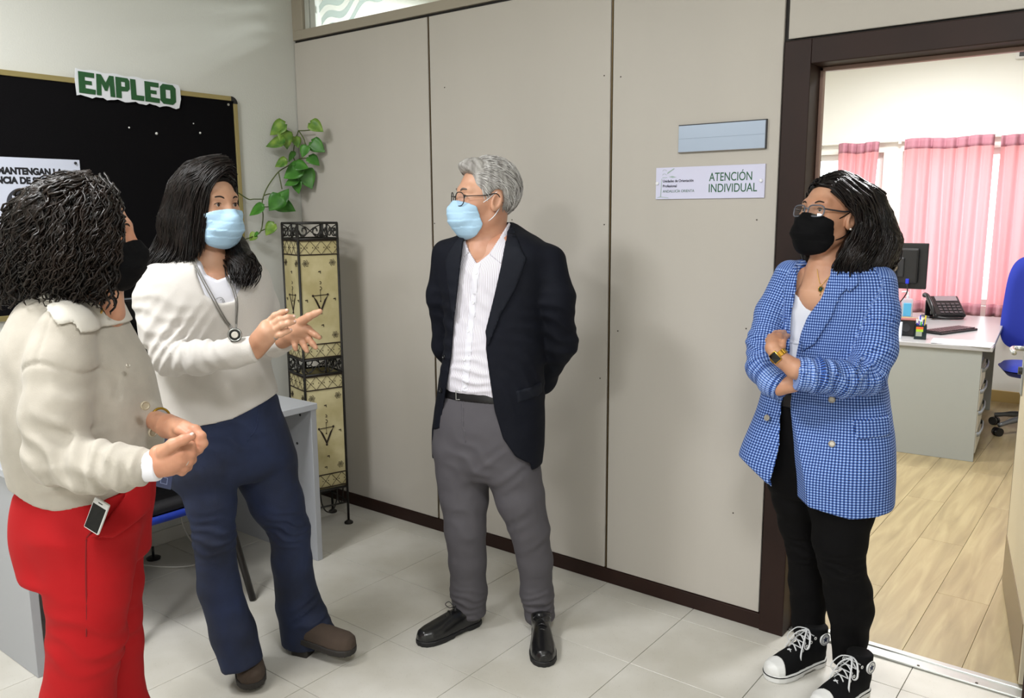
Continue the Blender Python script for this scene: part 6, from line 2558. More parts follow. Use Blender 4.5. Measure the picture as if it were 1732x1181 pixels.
# torso only (for lapels, pockets: keeps layers off the sleeves)
gt = Grid.__new__(Grid)
gt.h, gt.lo, gt.ax = g.h, g.lo, g.ax
gt.d = bz(*g.xyz()).astype(np.float32)
gt.disp(fabric(0.0018, 41, 16))
gt.keep(xz_poly(hem), 0.006)
gcut = Grid.__new__(Grid)
gcut.h, gcut.lo, gcut.ax, gcut.d = g.h, g.lo, g.ax, gt.d.copy()
open_poly = [(1379, 420), (1377, 436), (1367, 473), (1361, 505), (1355, 536), (1352, 580), (1348, 640), (1336, 690), (1325, 760), (1305, 830), (1300, 900), (1364, 900), (1360, 851), (1352, 780), (1347, 690), (1353, 640), (1361, 600), (1367, 571), (1376, 542), (1394, 510), (1413, 467), (1420, 420)]
gcut.cut(xz_poly(P.poly(open_poly, -0.12), None, 0.02), 0.005)
ga = Grid.__new__(Grid)
ga.h, ga.lo, ga.ax = g.h, g.lo, g.ax
ga.d = np.full_like(g.d, 0.4)
ga.chain(armL, 0.02, flat_end=True)
ga.chain(armR, 0.02, flat_end=True)
ga.disp(fold(P.L(1380, 630, -0.27), (1.0, 0, 0.3), 0.09, 0.006, 0.040, 0.4))
ga.disp(fold(P.L(1460, 610, -0.22), (0.6, 0, -0.8), 0.08, 0.005, 0.040, 0.4))
ga.disp(fold(P.L(1295, 590, -0.04), (0.4, 0, 0.9), 0.08, 0.005, 0.035, 0.4))
g.d = smin(gcut.d, ga.d, 0.018).astype(np.float32)
m_check = mat('blue_check', '#3f63ac', 0.85)


def checks(m, per):
    nt, b = nodes_of(m)
    at = nt.nodes.new('ShaderNodeAttribute')
    at.attribute_name = 'pat'
    sp_ = nt.nodes.new('ShaderNodeSeparateXYZ')
    nt.links.new(at.outputs['Vector'], sp_.inputs[0])
    sn = []
    for ax in (0, 1):
        a = nt.nodes.new('ShaderNodeMath')
        a.operation = 'MULTIPLY'
        a.inputs[1].default_value = 2 * math.pi / per
        nt.links.new(sp_.outputs[ax], a.inputs[0])
        s_ = nt.nodes.new('ShaderNodeMath')
        s_.operation = 'SINE'
        nt.links.new(a.outputs[0], s_.inputs[0])
        q = nt.nodes.new('ShaderNodeMapRange')
        q.inputs[1].default_value = -0.25
        q.inputs[2].default_value = 0.25
        nt.links.new(s_.outputs[0], q.inputs[0])
        sn.append(q)
    ad = nt.nodes.new('ShaderNodeMath')
    ad.operation = 'ADD'
    nt.links.new(sn[0].outputs[0], ad.inputs[0])
    nt.links.new(sn[1].outputs[0], ad.inputs[1])
    mr = nt.nodes.new('ShaderNodeMath')
    mr.operation = 'MULTIPLY'
    mr.inputs[1].default_value = 0.5
    nt.links.new(ad.outputs[0], mr.inputs[0])
    rp = nt.nodes.new('ShaderNodeValToRGB')
    e = rp.color_ramp.elements
    e[0].position = 0.0
    e[0].color = hexc('#16244f')
    e[1].position = 1.0
    e[1].color = hexc('#a3b9e2')
    k_ = e.new(0.5)
    k_.color = hexc('#3a63b4')
    nt.links.new(mr.outputs[0], rp.inputs[0])
    nt.links.new(rp.outputs[0], b.inputs['Base Color'])


checks(m_check, 0.0088)
att = side_attr(bz, [armL, armR])
blazer = P.mesh('blazer', g, m_check, att)
for nm, poly, t, y1 in (('lapel', [(1413, 468), (1424, 448), (1440, 462), (1432, 492), (1424, 498), (1408, 540), (1385, 585), (1366, 600), (1366, 575), (1376, 542), (1394, 510)], 0.010, 0.05),
                        ('lapel', [(1377, 436), (1366, 440), (1348, 470), (1342, 490), (1346, 520), (1352, 590), (1355, 540), (1361, 505), (1367, 473)], 0.006, 0.05),
                        ('collar', [(1414, 468), (1420, 440), (1440, 440), (1456, 452), (1452, 480), (1436, 494), (1430, 488)], 0.014, 0.05),
                        ('pocket_flap', [(1434, 706), (1500, 700), (1501, 731), (1438, 736)], 0.008, 0.05)):
    q = patch(P, gt, P.poly(poly, -0.13), t, y1)
    V, F = q.mesh()
    o = P.child(nm, V, F, m_check, att(V))
    o.parent = blazer
# rolled cuffs
for arm in (armL, armR):
    a, b = np.array(arm[-2]), np.array(arm[-1])
    d_ = (b - a)[:3]
    d_ /= np.linalg.norm(d_)
    qg = Grid(b[:3] - 0.09, b[:3] + 0.09, 0.0045)
    qg.chain([(*(b[:3] - d_ * 0.035), b[3] + 0.006), (*(b[:3] + d_ * 0.002), b[3] + 0.005)], 0.0, flat_end=True, flat_start=True)
    qg.cut(cone_fn(b[:3] - d_ * 0.03, b[:3] + d_ * 0.03, b[3] - 0.006, b[3] - 0.004), 0.002)
    V, F = qg.mesh()
    o = P.child('turned_cuff', V, F, m_check, side_attr(bz, [arm])(V))
    o.parent = blazer
m_btns = mat('pale_metal_button', '#b9b2a6', 0.35, metal=0.5)
for (u, v) in ((1298, 707), (1407, 751), (1407, 676)):
    button(P, gt, u, v, 0.0105, m_btns, blazer, 0.001)

# white top
rs = [(446, 1358, 1470, 0.015, 0.70)] + rows[2:7] + [(656, 1300, 1486, 0.0, 0.66)]
tp = P.stack(rs, PHI, 2.3, grow=-0.012)
g = Grid((-0.26, -0.24, 0.85), (0.26, 0.24, 1.42), 0.005)
g.add(tp, k=0.0)
g.cut(xz_poly(P.poly([(1366, 420), (1362, 480), (1362, 502), (1375, 524), (1394, 510), (1416, 465), (1430, 420)], -0.11), None, 0.03), 0.003)
g.disp(fabric(0.0015, 44, 20))
top = P.mesh('white_top', g, mat('white_top', '#dcdee8', 0.8, bump=0.1, bscale=300))
q = patch(P, g, P.poly([(1345, 583), (1375, 583), (1375, 590), (1345, 590)], -0.12), 0.002, 0.0)
o = P.mesh('top_seam', q, mat('white_top', '#dcdee8'))
o.parent = top

# black jeans
tr_rows = [(636, 1306, 1474, 0.0, 0.68), (668, 1304, 1476, 0.0, 0.68), (700, 1303, 1480, 0.0, 0.70), (750, 1300, 1484, 0.0, 0.70), (800, 1303, 1484, 0.0, 0.66), (840, 1308, 1480, 0.0, 0.55)]
tk = P.stack(tr_rows, PHI, 2.3)
legR = P.ch([(1348, 790, 0.05, 44), (1350, 840, 0.06, 42), (1352, 883, 0.07, 33), (1360, 924, 0.07, 28), (1365, 984, 0.08, 29), (1368, 1019, 0.08, 28), (1367, 1053, 0.07, 25), (1366, 1086, 0.06, 21)])
legL = P.ch([(1426, 790, -0.06, 53), (1424, 857, -0.08, 52), (1420, 912, -0.09, 43), (1424, 955, -0.09, 36), (1434, 999, -0.08, 37), (1438, 1030, -0.07, 36), (1437, 1079, -0.06, 28), (1433, 1124, -0.06, 23)])
g = Grid((-0.28, -0.26, 0.04), (0.28, 0.26, 1.06), 0.0055)
g.add(tk, k=0.0)
g.chain(legR, 0.02, flat_end=True)
g.chain(legL, 0.02, flat_end=True)
g.disp(fold(P.L(1424, 960, -0.15), (0.1, 0, 1), 0.06, 0.004, 0.030, 0.3))
g.disp(fold(P.L(1360, 935, 0.0), (0.1, 0, 1), 0.06, 0.004, 0.030, 1.3))
g.disp(fabric(0.0014, 47, 20))
m_blackj = mat('black_denim', '#070607', 0.85, bump=0.2, bscale=500, spec=0.15)
bj = P.mesh('jeans', g, m_blackj)
bz0, bz1 = P.L(1342, 700, -0.13)[2], P.L(1342, 674, -0.13)[2]
q = Grid.__new__(Grid)
q.h, q.lo, q.ax = g.h, g.lo, g.ax
q.d = smax(g.d - 0.004, np.abs(g.xyz()[2] - (bz0 + bz1) / 2) - (bz1 - bz0) / 2, 0.003).astype(np.float32)
belt = P.mesh('belt', q, MATS['black_leather'])
p_ = on_front(P, q, 1333, 684, 0, 0.006)
P.put('ring_buckle', MB().tube([p_ + np.array([0.018 * math.cos(t), -0.002, 0.021 * math.sin(t)]) for t in np.linspace(0, 6.283, 28, endpoint=False)], 0.0024, 6, closed=True), m_steel, belt)

# head and neck
H = Head(P, 1402, 371, 0.0, -62, 12, 0, 1.0)
neck = P.ch([(1412, 405, 0.025, 25), (1408, 435, 0.01, 25), (1400, 465, -0.01, 34), (1392, 500, -0.02, 44)])
gh = build_head(P, H, neck, True)
# left forearm and hand (gold watch), right forearm below it
dW = -0.225
fL = [P.ch([(1368, 634, -0.235, 17), (1345, 624, -0.235, 17), (1322, 608, -0.225, 13.5), (1313, 598, -0.215, 12.5)]),
      P.ch([(1314, 599, -0.21, 12), (1308, 588, -0.195, 13), (1309, 578, -0.17, 12)]),
      P.ch([(1306, 584, -0.185, 7), (1301, 576, -0.155, 6), (1303, 570, -0.12, 5), (1308, 567, -0.09, 4.5)]),
      P.ch([(1311, 578, -0.185, 7), (1309, 569, -0.155, 6), (1312, 564, -0.12, 5), (1318, 562, -0.09, 4.5)]),
      P.ch([(1318, 578, -0.185, 7), (1318, 569, -0.155, 6), (1321, 564, -0.12, 5), (1326, 562, -0.09, 4.5)]),
      P.ch([(1322, 582, -0.185, 6), (1325, 574, -0.155, 5.2), (1329, 570, -0.12, 4.6), (1333, 568, -0.09, 4)]),
      P.ch([(1318, 596, -0.20, 9), (1322, 586, -0.205, 6.5), (1325, 578, -0.20, 5.2)])]
gfl = hand_grid(P, fL, 0.0024)
fR = [P.ch([(1318, 655, -0.17, 15), (1338, 650, -0.19, 14), (1356, 647, -0.185, 12.5)]), P.ch([(1358, 647, -0.185, 12), (1378, 646, -0.17, 13)]),
      P.ch([(1380, 640, -0.17, 6), (1396, 640, -0.15, 5), (1406, 642, -0.14, 4.5)]), P.ch([(1380, 647, -0.17, 6), (1398, 648, -0.15, 5), (1408, 649, -0.14, 4.5)]), P.ch([(1378, 653, -0.17, 6), (1394, 655, -0.15, 5), (1404, 656, -0.14, 4.5)]), P.ch([(1374, 658, -0.17, 5.5), (1388, 661, -0.15, 4.6), (1396, 662, -0.14, 4)]), P.ch([(1366, 640, -0.175, 7), (1378, 632, -0.165, 5.5), (1388, 629, -0.16, 4.6)])]
gfr = hand_grid(P, fR, 0.0028)
body = join_body(P, [inner_body(P, bz, [armL[:5], armR[:4], legR, legL]), gh.mesh(), gfl.mesh(), gfr.mesh()], skin)
# watch
m_goldw = mat('gold_watch', '#c79a3e', 0.25, metal=0.9)
wa, wb = np.array(fL[0][2]), np.array(fL[0][3])
wc = wa[:3] * 0.45 + wb[:3] * 0.55
d_ = (wb - wa)[:3]
d_ /= np.linalg.norm(d_)
e1 = np.cross(d_, [0, -1.0, 0.1])
e1 /= np.linalg.norm(e1)
e2 = np.cross(e1, d_)
rw = wa[3] * 1.08
band = None
for i in range(22):
    t = 2 * math.pi * i / 22
    c_ = wc + (e1 * math.cos(t) + e2 * math.sin(t)) * rw
    tn = (-e1 * math.sin(t) + e2 * math.cos(t))
    nr = (e1 * math.cos(t) + e2 * math.sin(t))
    mb = MB().box((-0.0042, -0.0085, -0.0018), (0.0042, 0.0085, 0.0022), 0.0012, 1).xf(lambda q: c_ + tn * q[0] + d_ * q[1] + nr * q[2])
    o = P.put('watch_link', mb, m_goldw, band, smooth=False)
    band = band or o
nr = -e1 * 0.72 + e2 * (-0.70 if (e2 @ np.array([0, -1, 0])) < 0 else 0.70)
# dial on the visible side
vis = np.array([-0.35, -0.90, -0.25])
nr = vis - d_ * (vis @ d_)
nr /= np.linalg.norm(nr)
tn = np.cross(d_, nr)
c_ = wc + nr * (rw + 0.002)
P.put('watch_case', MB().box((-0.014, -0.017, -0.003), (0.014, 0.017, 0.005), 0.004).xf(lambda q: c_ + tn * q[0] + d_ * q[1] + nr * q[2]), m_goldw, band, smooth='auto')
P.put('watch_screen', MB().box((-0.0115, -0.0145, 0.004), (0.0115, 0.0145, 0.0058), 0.002).xf(lambda q: c_ + tn * q[0] + d_ * q[1] + nr * q[2]), mat('watch_glass', '#08080a', 0.1), band, smooth='auto')
# necklace with pendant
m_neck = mat('gold_chain', '#c39a4c', 0.3, metal=0.9)
P.put('necklace', MB().tube(surf_path(P, gh, [(1382, 455), (1384, 470), (1389, 483), (1396, 475), (1404, 466), (1409, 458)], 30, 0.002), 0.0010, 5), m_neck)
pp_ = on_front(P, gh, 1388, 489, 0, 0.003)
pd_ = P.put('necklace_pendant', MB().sphere((0, 0, 0), 0.0075, 12, (0.8, 0.5, 1)).xf(lambda q: pp_ + q), mat('pendant_green', '#23402c', 0.25), smooth=True)
P.put('pendant_mount', MB().tube([pp_ + np.array([0.0075 * math.cos(t), -0.002, 0.009 * math.sin(t)]) for t in np.linspace(0, 6.283, 18, endpoint=False)], 0.0014, 6, closed=True).tube([pp_ + np.array([0, -0.002, -0.009]), pp_ + np.array([-0.002, -0.003, -0.020])], 0.0014, 5), m_neck, pd_)
eyes(P, H, look=(0.2, 0.2))
brows(P, H, m_browd, 0.003)
m_maskb = mat('black_mask', '#08080a', 0.85, bump=0.3, bscale=500, spec=0.15)
face_mask(P, H, m_maskb, m_maskb, True)
glasses(P, H, mat('clear_grey_frame', '#5b5d66', 0.2), w=0.0265, hgt=0.0175, r=0.0024, power=3.4, zc=0.006, y0=0.106, m_arm=mat('dark_arm', '#2a2b31', 0.3))
P.put('earring', MB().sphere((0, 0, 0), 0.0035, 10).xf(lambda q: H.w((0.088, -0.004, -0.030)) + q), mat('pearl', '#e8e4dc', 0.2))
# hair
m_hb = hair_mat('black_hair', '#0f0b0a', '#060505', 0.34)
m_hb2 = hair_mat('black_hair_strands', '#1a1210', '#090707', 0.30)
EH = ((0, -0.022, 0.046), (0.086, 0.112, 0.106))
keep = [(0.085, 0.18), (0.103, 0.112), (0.082, 0.096), (0.050, 0.075), (0.036, 0.045), (0.018, 0.032), (-0.008, 0.034), (-0.032, 0.020), (-0.036, -0.03), (-0.030, -0.10), (-0.05, -0.17), (-0.2, -0.17), (-0.2, 0.18)]
gc = Grid(P.L(1345, 500, -0.2), P.L(1545, 270, 0.25), 0.0042)
x, y, z = H.loc(*gc.xyz())
gc.d = smax(ell(*EH)(x, y, z), poly_sd(keep, y, z), 0.006).astype(np.float32)
gc.chain(P.ch([(1468, 340, 0.0, 28), (1478, 385, -0.01, 30), (1488, 415, -0.02, 28), (1470, 440, -0.03, 30), (1440, 448, -0.04, 24), (1420, 452, -0.04, 15)]), 0.03)
gc.chain(P.ch([(1450, 400, -0.075, 14), (1440, 432, -0.085, 20), (1450, 455, -0.07, 16)]), 0.025)
gc.chain(P.ch([(1492, 395, 0.0, 24), (1496, 425, 0.0, 20), (1490, 455, -0.01, 16)]), 0.02)
gc.chain(P.ch([(1376, 405, 0.08, 12), (1368, 430, 0.05, 11), (1366, 440, 0.03, 7)]), 0.02)
gc.disp(fabric(0.0025, 51, 60))
hair = P.mesh('hair', gc, m_hb)
st_ = comb(H, (EH[0], tuple(np.array(EH[1]) + 0.001)), keep, 600, lambda p: (0.4 * np.sign(p[0]), -0.9, -0.4 - 6 * max(0, 0.08 - p[2])), 12, 0.010, 24, 0.003, 0.12)
GU = [[(1408, 318, -0.075), (1432, 342, -0.09), (1450, 372, -0.09), (1444, 402, -0.10), (1428, 432, -0.105), (1418, 462, -0.09)],
      [(1420, 308, -0.06), (1455, 340, -0.08), (1470, 380, -0.085), (1462, 415, -0.10), (1440, 448, -0.11), (1436, 474, -0.09)],
      [(1430, 302, -0.03), (1475, 335, -0.05), (1490, 378, -0.06), (1488, 415, -0.07), (1466, 450, -0.08), (1470, 470, -0.08)],
      [(1440, 300, 0.0), (1488, 338, -0.01), (1504, 380, -0.02), (1516, 402, -0.03), (1510, 435, -0.03), (1494, 466, -0.05)],
      [(1436, 300, 0.03), (1484, 330, 0.06), (1506, 375, 0.07), (1518, 400, 0.06), (1514, 430, 0.05), (1500, 462, 0.02)]]
st_ += weave(P, GU, 520, 15, 0.0055, 18, 0.005, 0.08)
st_ += weave(P, [[(1446, 385, -0.10), (1430, 415, -0.112), (1416, 440, -0.10), (1410, 462, -0.09)], [(1470, 385, -0.10), (1456, 420, -0.115), (1440, 450, -0.11), (1446, 475, -0.09)], [(1495, 385, -0.06), (1490, 420, -0.085), (1470, 452, -0.10), (1480, 474, -0.08)]], 240, 17, 0.005, 14, 0.004, 0.07)
st_ += weave(P, [[(1372, 400, 0.06), (1364, 425, 0.03), (1362, 444, 0.02)], [(1380, 405, 0.06), (1374, 428, 0.03), (1372, 446, 0.02)]], 40, 18, 0.003, 10)
o = P.put('hair_strands', strands(snap_out(st_, gc), 0.0030, 0.0020, 4), m_hb2, hair)
o['kind'] = 'stuff'

# canvas high-top trainers
m_canvas = mat('black_canvas', '#09090b', 0.9, bump=0.3, bscale=600, spec=0.2)
m_rub = mat('white_rubber', '#dfdfdd', 0.45)
m_lace = mat('white_lace', '#cfd0d2', 0.8)
for (hu, hv, tu, tv) in ((1392, 1118, 1284, 1156), (1464, 1166, 1378, 1212)):
    hp_, tp_ = P.Fl(hu, hv), P.Fl(tu, tv)
    d_ = tp_ - hp_
    L_ = np.linalg.norm(d_)
    tp_ = hp_ + d_ / L_ * 0.265
    up, so, R_, c_, k_ = shoe(P, hp_, tp_, m_canvas, m_rub, sole=0.026, width=0.046, toeh=0.042, insh=0.085, ankle=(0.040, 0.041, 0.150), cap=(0.230, m_rub))
    # black stripe round the sole
    yy_ = np.array([0.0, 0.03, 0.08, 0.14, 0.20, 0.245, 0.272, 0.287, 0.292]) * k_
    ww_ = np.array([0.012, 0.034, 0.036, 0.042, 0.0485, 0.0465, 0.036, 0.019, 0.004])
    ring = [(w_, y_, 0.021) for y_, w_ in zip(yy_, ww_)] + [(-w_, y_, 0.021) for y_, w_ in list(zip(yy_, ww_))[::-1]]
    P.put('sole_stripe', MB().tube(lay(R_, c_, catmull(ring + ring[:1], 70)), 0.0018, 5), m_canvas, so)
    # laces, eyelets
    for i in range(6):
        t = i / 5
        y_ = (0.185 - 0.095 * t) * k_
        z_ = 0.068 + 0.066 * t ** 0.8
        w_ = 0.018 + 0.010 * t
        for s_ in (-1, 1):
            y2, z2 = (0.185 - 0.095 * min(t + 0.2, 1)) * k_, 0.068 + 0.066 * min(t + 0.2, 1) ** 0.8
            if i < 5:
                P.put('shoe_lace', MB().tube(lay(R_, c_, catmull([(s_ * w_, y_, z_ - 0.006), (s_ * 0.004, (y_ + y2) / 2 + 0.008, (z_ + z2) / 2 + 0.009), (-s_ * (w_ + 0.002), y2, z2 - 0.006)], 10)), 0.0036, 6, flat=0.45), m_lace, up)
            P.put('eyelet', MB().tube(lay(R_, c_, [(s_ * (w_ + 0.006) + 0.0, y_ + 0.0045 * math.cos(a), z_ - 0.012 + 0.0045 * math.sin(a)) for a in np.linspace(0, 6.283, 12, endpoint=False)]), 0.0014, 5, closed=True), m_rub, up)
    for s_ in (-1, 1):
        P.put('lace_bow', MB().tube(lay(R_, c_, catmull([(0, 0.092 * k_, 0.143), (s_ * 0.03, 0.115 * k_, 0.140), (s_ * 0.048, 0.14 * k_, 0.108), (s_ * 0.03, 0.14 * k_, 0.098), (0, 0.10 * k_, 0.140)], 18)), 0.0032, 6, flat=0.5), m_lace, up)
        P.put('lace_end', MB().tube(lay(R_, c_, catmull([(0, 0.095 * k_, 0.143), (s_ * 0.02, 0.13 * k_, 0.128), (s_ * 0.033, 0.16 * k_, 0.085), (s_ * 0.036, 0.165 * k_, 0.060)], 14)), 0.0030, 6, flat=0.5), m_lace, up)
    # round ankle patch with star (inner side)
    for s_ in (1,):
        cpt = np.array([s_ * 0.0415, 0.048 * k_, 0.112])
        fpt = lambda a, b, t: R_ @ (cpt + np.array([s_ * t, a, b])) + c_
        pa = P.put('ankle_patch', MB().prism([(0.0215 * math.cos(2 * math.pi * i / 28), 0.0215 * math.sin(2 * math.pi * i / 28)) for i in range(28)], fpt, -0.004, 0.0015), m_rub, up, smooth=False)
        star = [((0.0125 if i % 2 == 0 else 0.005) * math.sin(math.pi * i / 5), (0.0125 if i % 2 == 0 else 0.005) * math.cos(math.pi * i / 5)) for i in range(10)]
        P.put('star', MB().prism(star, fpt, 0.001, 0.0026), mat('star_blue', '#1c2547', 0.7), pa, smooth=False)
        P.put('patch_ring', MB().tube([fpt(0.0185 * math.cos(a), 0.0185 * math.sin(a), 0.0016) for a in np.linspace(0, 6.283, 28, endpoint=False)], 0.0010, 5, closed=True), MATS['star_blue'], pa)

# ================================================================== woman in the beige cardigan and red trousers
P = W1 = Person((1.56, -1.96, 0.0), 'curly-haired woman in beige cardigan and red trousers at the left edge')
skin = skin_mat('cardigan_woman', '#c99678', '#b67c60')
PHI = 78
rows = [(497, 66, 180, 0.0, 0.95), (510, 46, 188, 0.0, 0.92), (535, 32, 198, 0.0, 0.90), (575, 18, 216, 0.0, 0.90), (620, 14, 240, 0.0, 0.95), (670, 14, 253, 0.0, 0.95), (720, 20, 262, 0.0, 0.95), (770, 30, 262, 0.0, 0.95), (812, 40, 252, 0.0, 0.92), (852, 44, 244, 0.0, 0.90)]
cg = P.stack(rows, PHI, 2.3)
armR = P.ch([(112, 560, -0.13, 44), (100, 620, -0.16, 50), (92, 700, -0.20, 50), (94, 770, -0.22, 46), (150, 790, -0.25, 40), (205, 790, -0.27, 36), (262, 788, -0.275, 30)])
armL = P.ch([(140, 560, 0.16, 40), (160, 640, 0.19, 44), (190, 720, 0.16, 40), (235, 715, 0.06, 30), (266, 708, 0.0, 20)])
g = Grid((-0.30, -0.42, 0.70), (0.32, 0.34, 1.42), 0.0055)
g.add(cg, k=0.0)
g.chain(armL, 0.03, flat_end=True)
g.chain(armR, 0.028, flat_end=True)
g.disp(fold(P.L(110, 770, -0.28), (1.0, 0, 0.9), 0.10, 0.008, 0.055, 1.4))
g.disp(fold(P.L(165, 790, -0.30), (1.0, 0, 0.25), 0.09, 0.006, 0.050, 0.4))
g.disp(fold(P.L(215, 795, -0.30), (1.0, 0, 0.15), 0.07, 0.005, 0.040, 1.4))
g.disp(fold(P.L(200, 700, -0.16), (1.0, 0, 0.9), 0.14, 0.004, 0.10, 0.4))
g.disp(fold(P.L(60, 680, -0.15), (1.0, 0, 0.2), 0.12, 0.004, 0.07, 0.4))
g.disp(fold(P.L(150, 830, -0.2), (0.1, 0, 1), 0.10, 0.006, 0.05, 1.0))
g.disp(fabric(0.002, 61, 14))
hem = P.poly([(-40, 820), (43, 828), (80, 842), (118, 850), (170, 845), (214, 832), (242, 818), (300, 800), (330, 500), (330, 350), (-60, 350)], -0.1)
g.keep(xz_poly(hem), 0.007)
def groove(g, P, px, amp, w, y1):
    q = np.array(P.poly(px, -0.2))
    x, y, z = g.xyz()
    X, Z = x[:, 0, :], z[0, :, :]
    dm = None
    for i in range(len(q) - 1):
        a, e = q[i], q[i + 1] - q[i]
        t = np.clip(((X - a[0]) * e[0] + (Z - a[1]) * e[1]) / (e @ e), 0, 1)
        dd = (X - a[0] - t * e[0]) ** 2 + (Z - a[1] - t * e[1]) ** 2
        dm = dd if dm is None else np.minimum(dm, dd)
    g.d = (g.d + amp * np.exp(-dm / w ** 2)[:, None, :] * (y < y1)).astype(np.float32)


groove(g, P, [(75, 520), (74, 570), (74, 612)], 0.004, 0.0045, 0.0)
groove(g, P, catmull([(38, 628), (56, 617), (75, 611), (100, 616), (128, 630), (154, 650), (165, 690)], 20), 0.005, 0.005, 0.0)
rawc = Grid.__new__(Grid)
rawc.h, rawc.lo, rawc.ax, rawc.d = g.h, g.lo, g.ax, g.d.copy()
g.cut(xz_poly(P.poly([(140, 480), (150, 515), (172, 545), (194, 562), (214, 600), (236, 648), (262, 680), (275, 640), (240, 560), (205, 500), (190, 480)], -0.08), None, 0.12), 0.005)
m_card = mat('beige_knit', '#aea79b', 0.92, bump=0.3, bscale=500, sheen=0.15, var=0.06, vscale=30)
card = P.mesh('cardigan', g, m_card)
m_collar = mat('pale_collar', '#c9c4ba', 0.9, bump=0.2, bscale=500)
gtc = Grid.__new__(Grid)
gtc.h, gtc.lo, gtc.ax = rawc.h, rawc.lo, rawc.ax
gtc.d = cg(*rawc.xyz()).astype(np.float32)
gtc.disp(fabric(0.002, 61, 14))
for nm, poly, t in (('collar', [(40, 510), (75, 513), (100, 529), (118, 545), (137, 542), (150, 562), (197, 561), (180, 545), (160, 525), (142, 505), (100, 490), (55, 495)], 0.010),
                    ('front_band', [(196, 562), (216, 602), (238, 648), (252, 668), (262, 700), (268, 740), (266, 760), (258, 760), (252, 716), (243, 676), (226, 645), (204, 600)], 0.007)):
    q = patch(P, rawc if nm == 'collar' else gtc, P.poly(poly, -0.14), t, 0.10)
    o = P.mesh(nm, q, m_collar)
    o.parent = card
m_btnb = mat('horn_button', '#a1967f', 0.4)
for (u, v) in ((243, 686), (256, 731)):
    button(P, gtc, u, v, 0.0115, m_btnb, card, 0.006, n=(0.72, -0.68, 0.08))
# white blouse under it
rs = [(502, 92, 180, 0.0, 0.95)] + rows[2:6]
bl = P.stack(rs, PHI, 2.3, grow=-0.016)
g = Grid((-0.24, -0.26, 1.0), (0.28, 0.26, 1.40), 0.0055)
g.add(bl, k=0.0)
g.cut(xz_poly(P.poly([(140, 470), (152, 512), (170, 530), (180, 542), (188, 532), (184, 505), (190, 470)], -0.08), None, 0.1), 0.004)
g.disp(fold(P.L(220, 600, -0.05), (1, 0, 0.3), 0.1, 0.003, 0.03, 0))
m_blouse = mat('white_blouse', '#e0e0e6', 0.8, bump=0.1, bscale=300)
blouse = P.mesh('blouse', g, m_blouse)
button(P, g, 215, 619, 0.006, m_btns, blouse, 0.002)
q = patch(P, g, P.poly([(178, 515), (196, 530), (214, 570), (204, 566), (188, 552), (180, 535)], -0.08), 0.006, 0.1)
o = P.mesh('blouse_collar', q, m_blouse)
o.parent = blouse
for arm in (armR, armL):
    a, b = np.array(arm[-2]), np.array(arm[-1])
    d_ = (b - a)[:3]
    d_ /= np.linalg.norm(d_)
    qg = Grid(b[:3] - 0.08, b[:3] + 0.08, 0.004)
    qg.chain([(*(b[:3] - d_ * 0.03), b[3] - 0.004), (*(b[:3] + d_ * 0.012), b[3] - 0.005)], 0.0, flat_end=True, flat_start=True)
    o = P.mesh('shirt_cuff', qg, m_blouse)
    o.parent = blouse

# red trousers
tr_rows = [(812, 46, 250, 0.0, 0.92), (850, 40, 248, 0.0, 0.92), (890, 40, 242, 0.0, 0.90), (925, 48, 240, 0.0, 0.86), (955, 64, 236, 0.0, 0.72)]
tk = P.stack(tr_rows, PHI, 2.3)
fz = lambda q, z, r, dx=0, dy=0: (q[0] + dx, q[1] + dy, z, r)
pR, pL = P.L(130, 1181, -0.09), P.L(198, 1181, 0.09)
legR = P.ch([(146, 900, -0.07, 88), (150, 960, -0.08, 70), (150, 1010, -0.09, 63), (146, 1080, -0.09, 58), (132, 1181, -0.09, 56)]) + [fz(pR, 0.16, 0.092, -0.015), fz(pR, 0.055, 0.098, -0.015)]
legL = P.ch([(168, 920, 0.07, 76), (186, 985, 0.07, 52), (188, 1040, 0.07, 46), (186, 1090, 0.08, 50), (190, 1181, 0.09, 50)]) + [fz(pL, 0.16, 0.09), fz(pL, 0.055, 0.096)]
g = Grid((-0.30, -0.34, 0.02), (0.34, 0.34, 0.92), 0.006)
g.add(tk, k=0.0)
g.chain(legR, 0.02, flat_end=True)
g.chain(legL, 0.02, flat_end=True)
g.disp(fold(P.L(205, 1070, -0.02), (0.6, 0, 1), 0.06, 0.008, 0.05, 0.3))
g.disp(fold(P.L(150, 1080, -0.15), (0.5, 0, 1), 0.10, 0.004, 0.06, 0.3))
g.disp(fold(P.L(180, 900, -0.15), (0.9, 0, 0.5), 0.10, 0.004, 0.08, 0.3))
g.disp(fabric(0.002, 65, 14))
m_red = mat('red_trousers', '#a81016', 0.8, bump=0.15, bscale=500, spec=0.25)
red = P.mesh('trousers', g, m_red)
# slanted pocket edge, side seam, waist line
for pts in (((178, 846), (172, 868), (160, 892), (146, 910)), ((146, 912), (145, 960), (146, 1020), (146, 1078)), ((40, 838), (60, 848), (80, 853))):
    P.put('trouser_seam', MB().tube(surf_path(P, g, pts, 24, 0.0004), 0.0016, 5), mat('red_seam', '#7d0a10', 0.85), red)
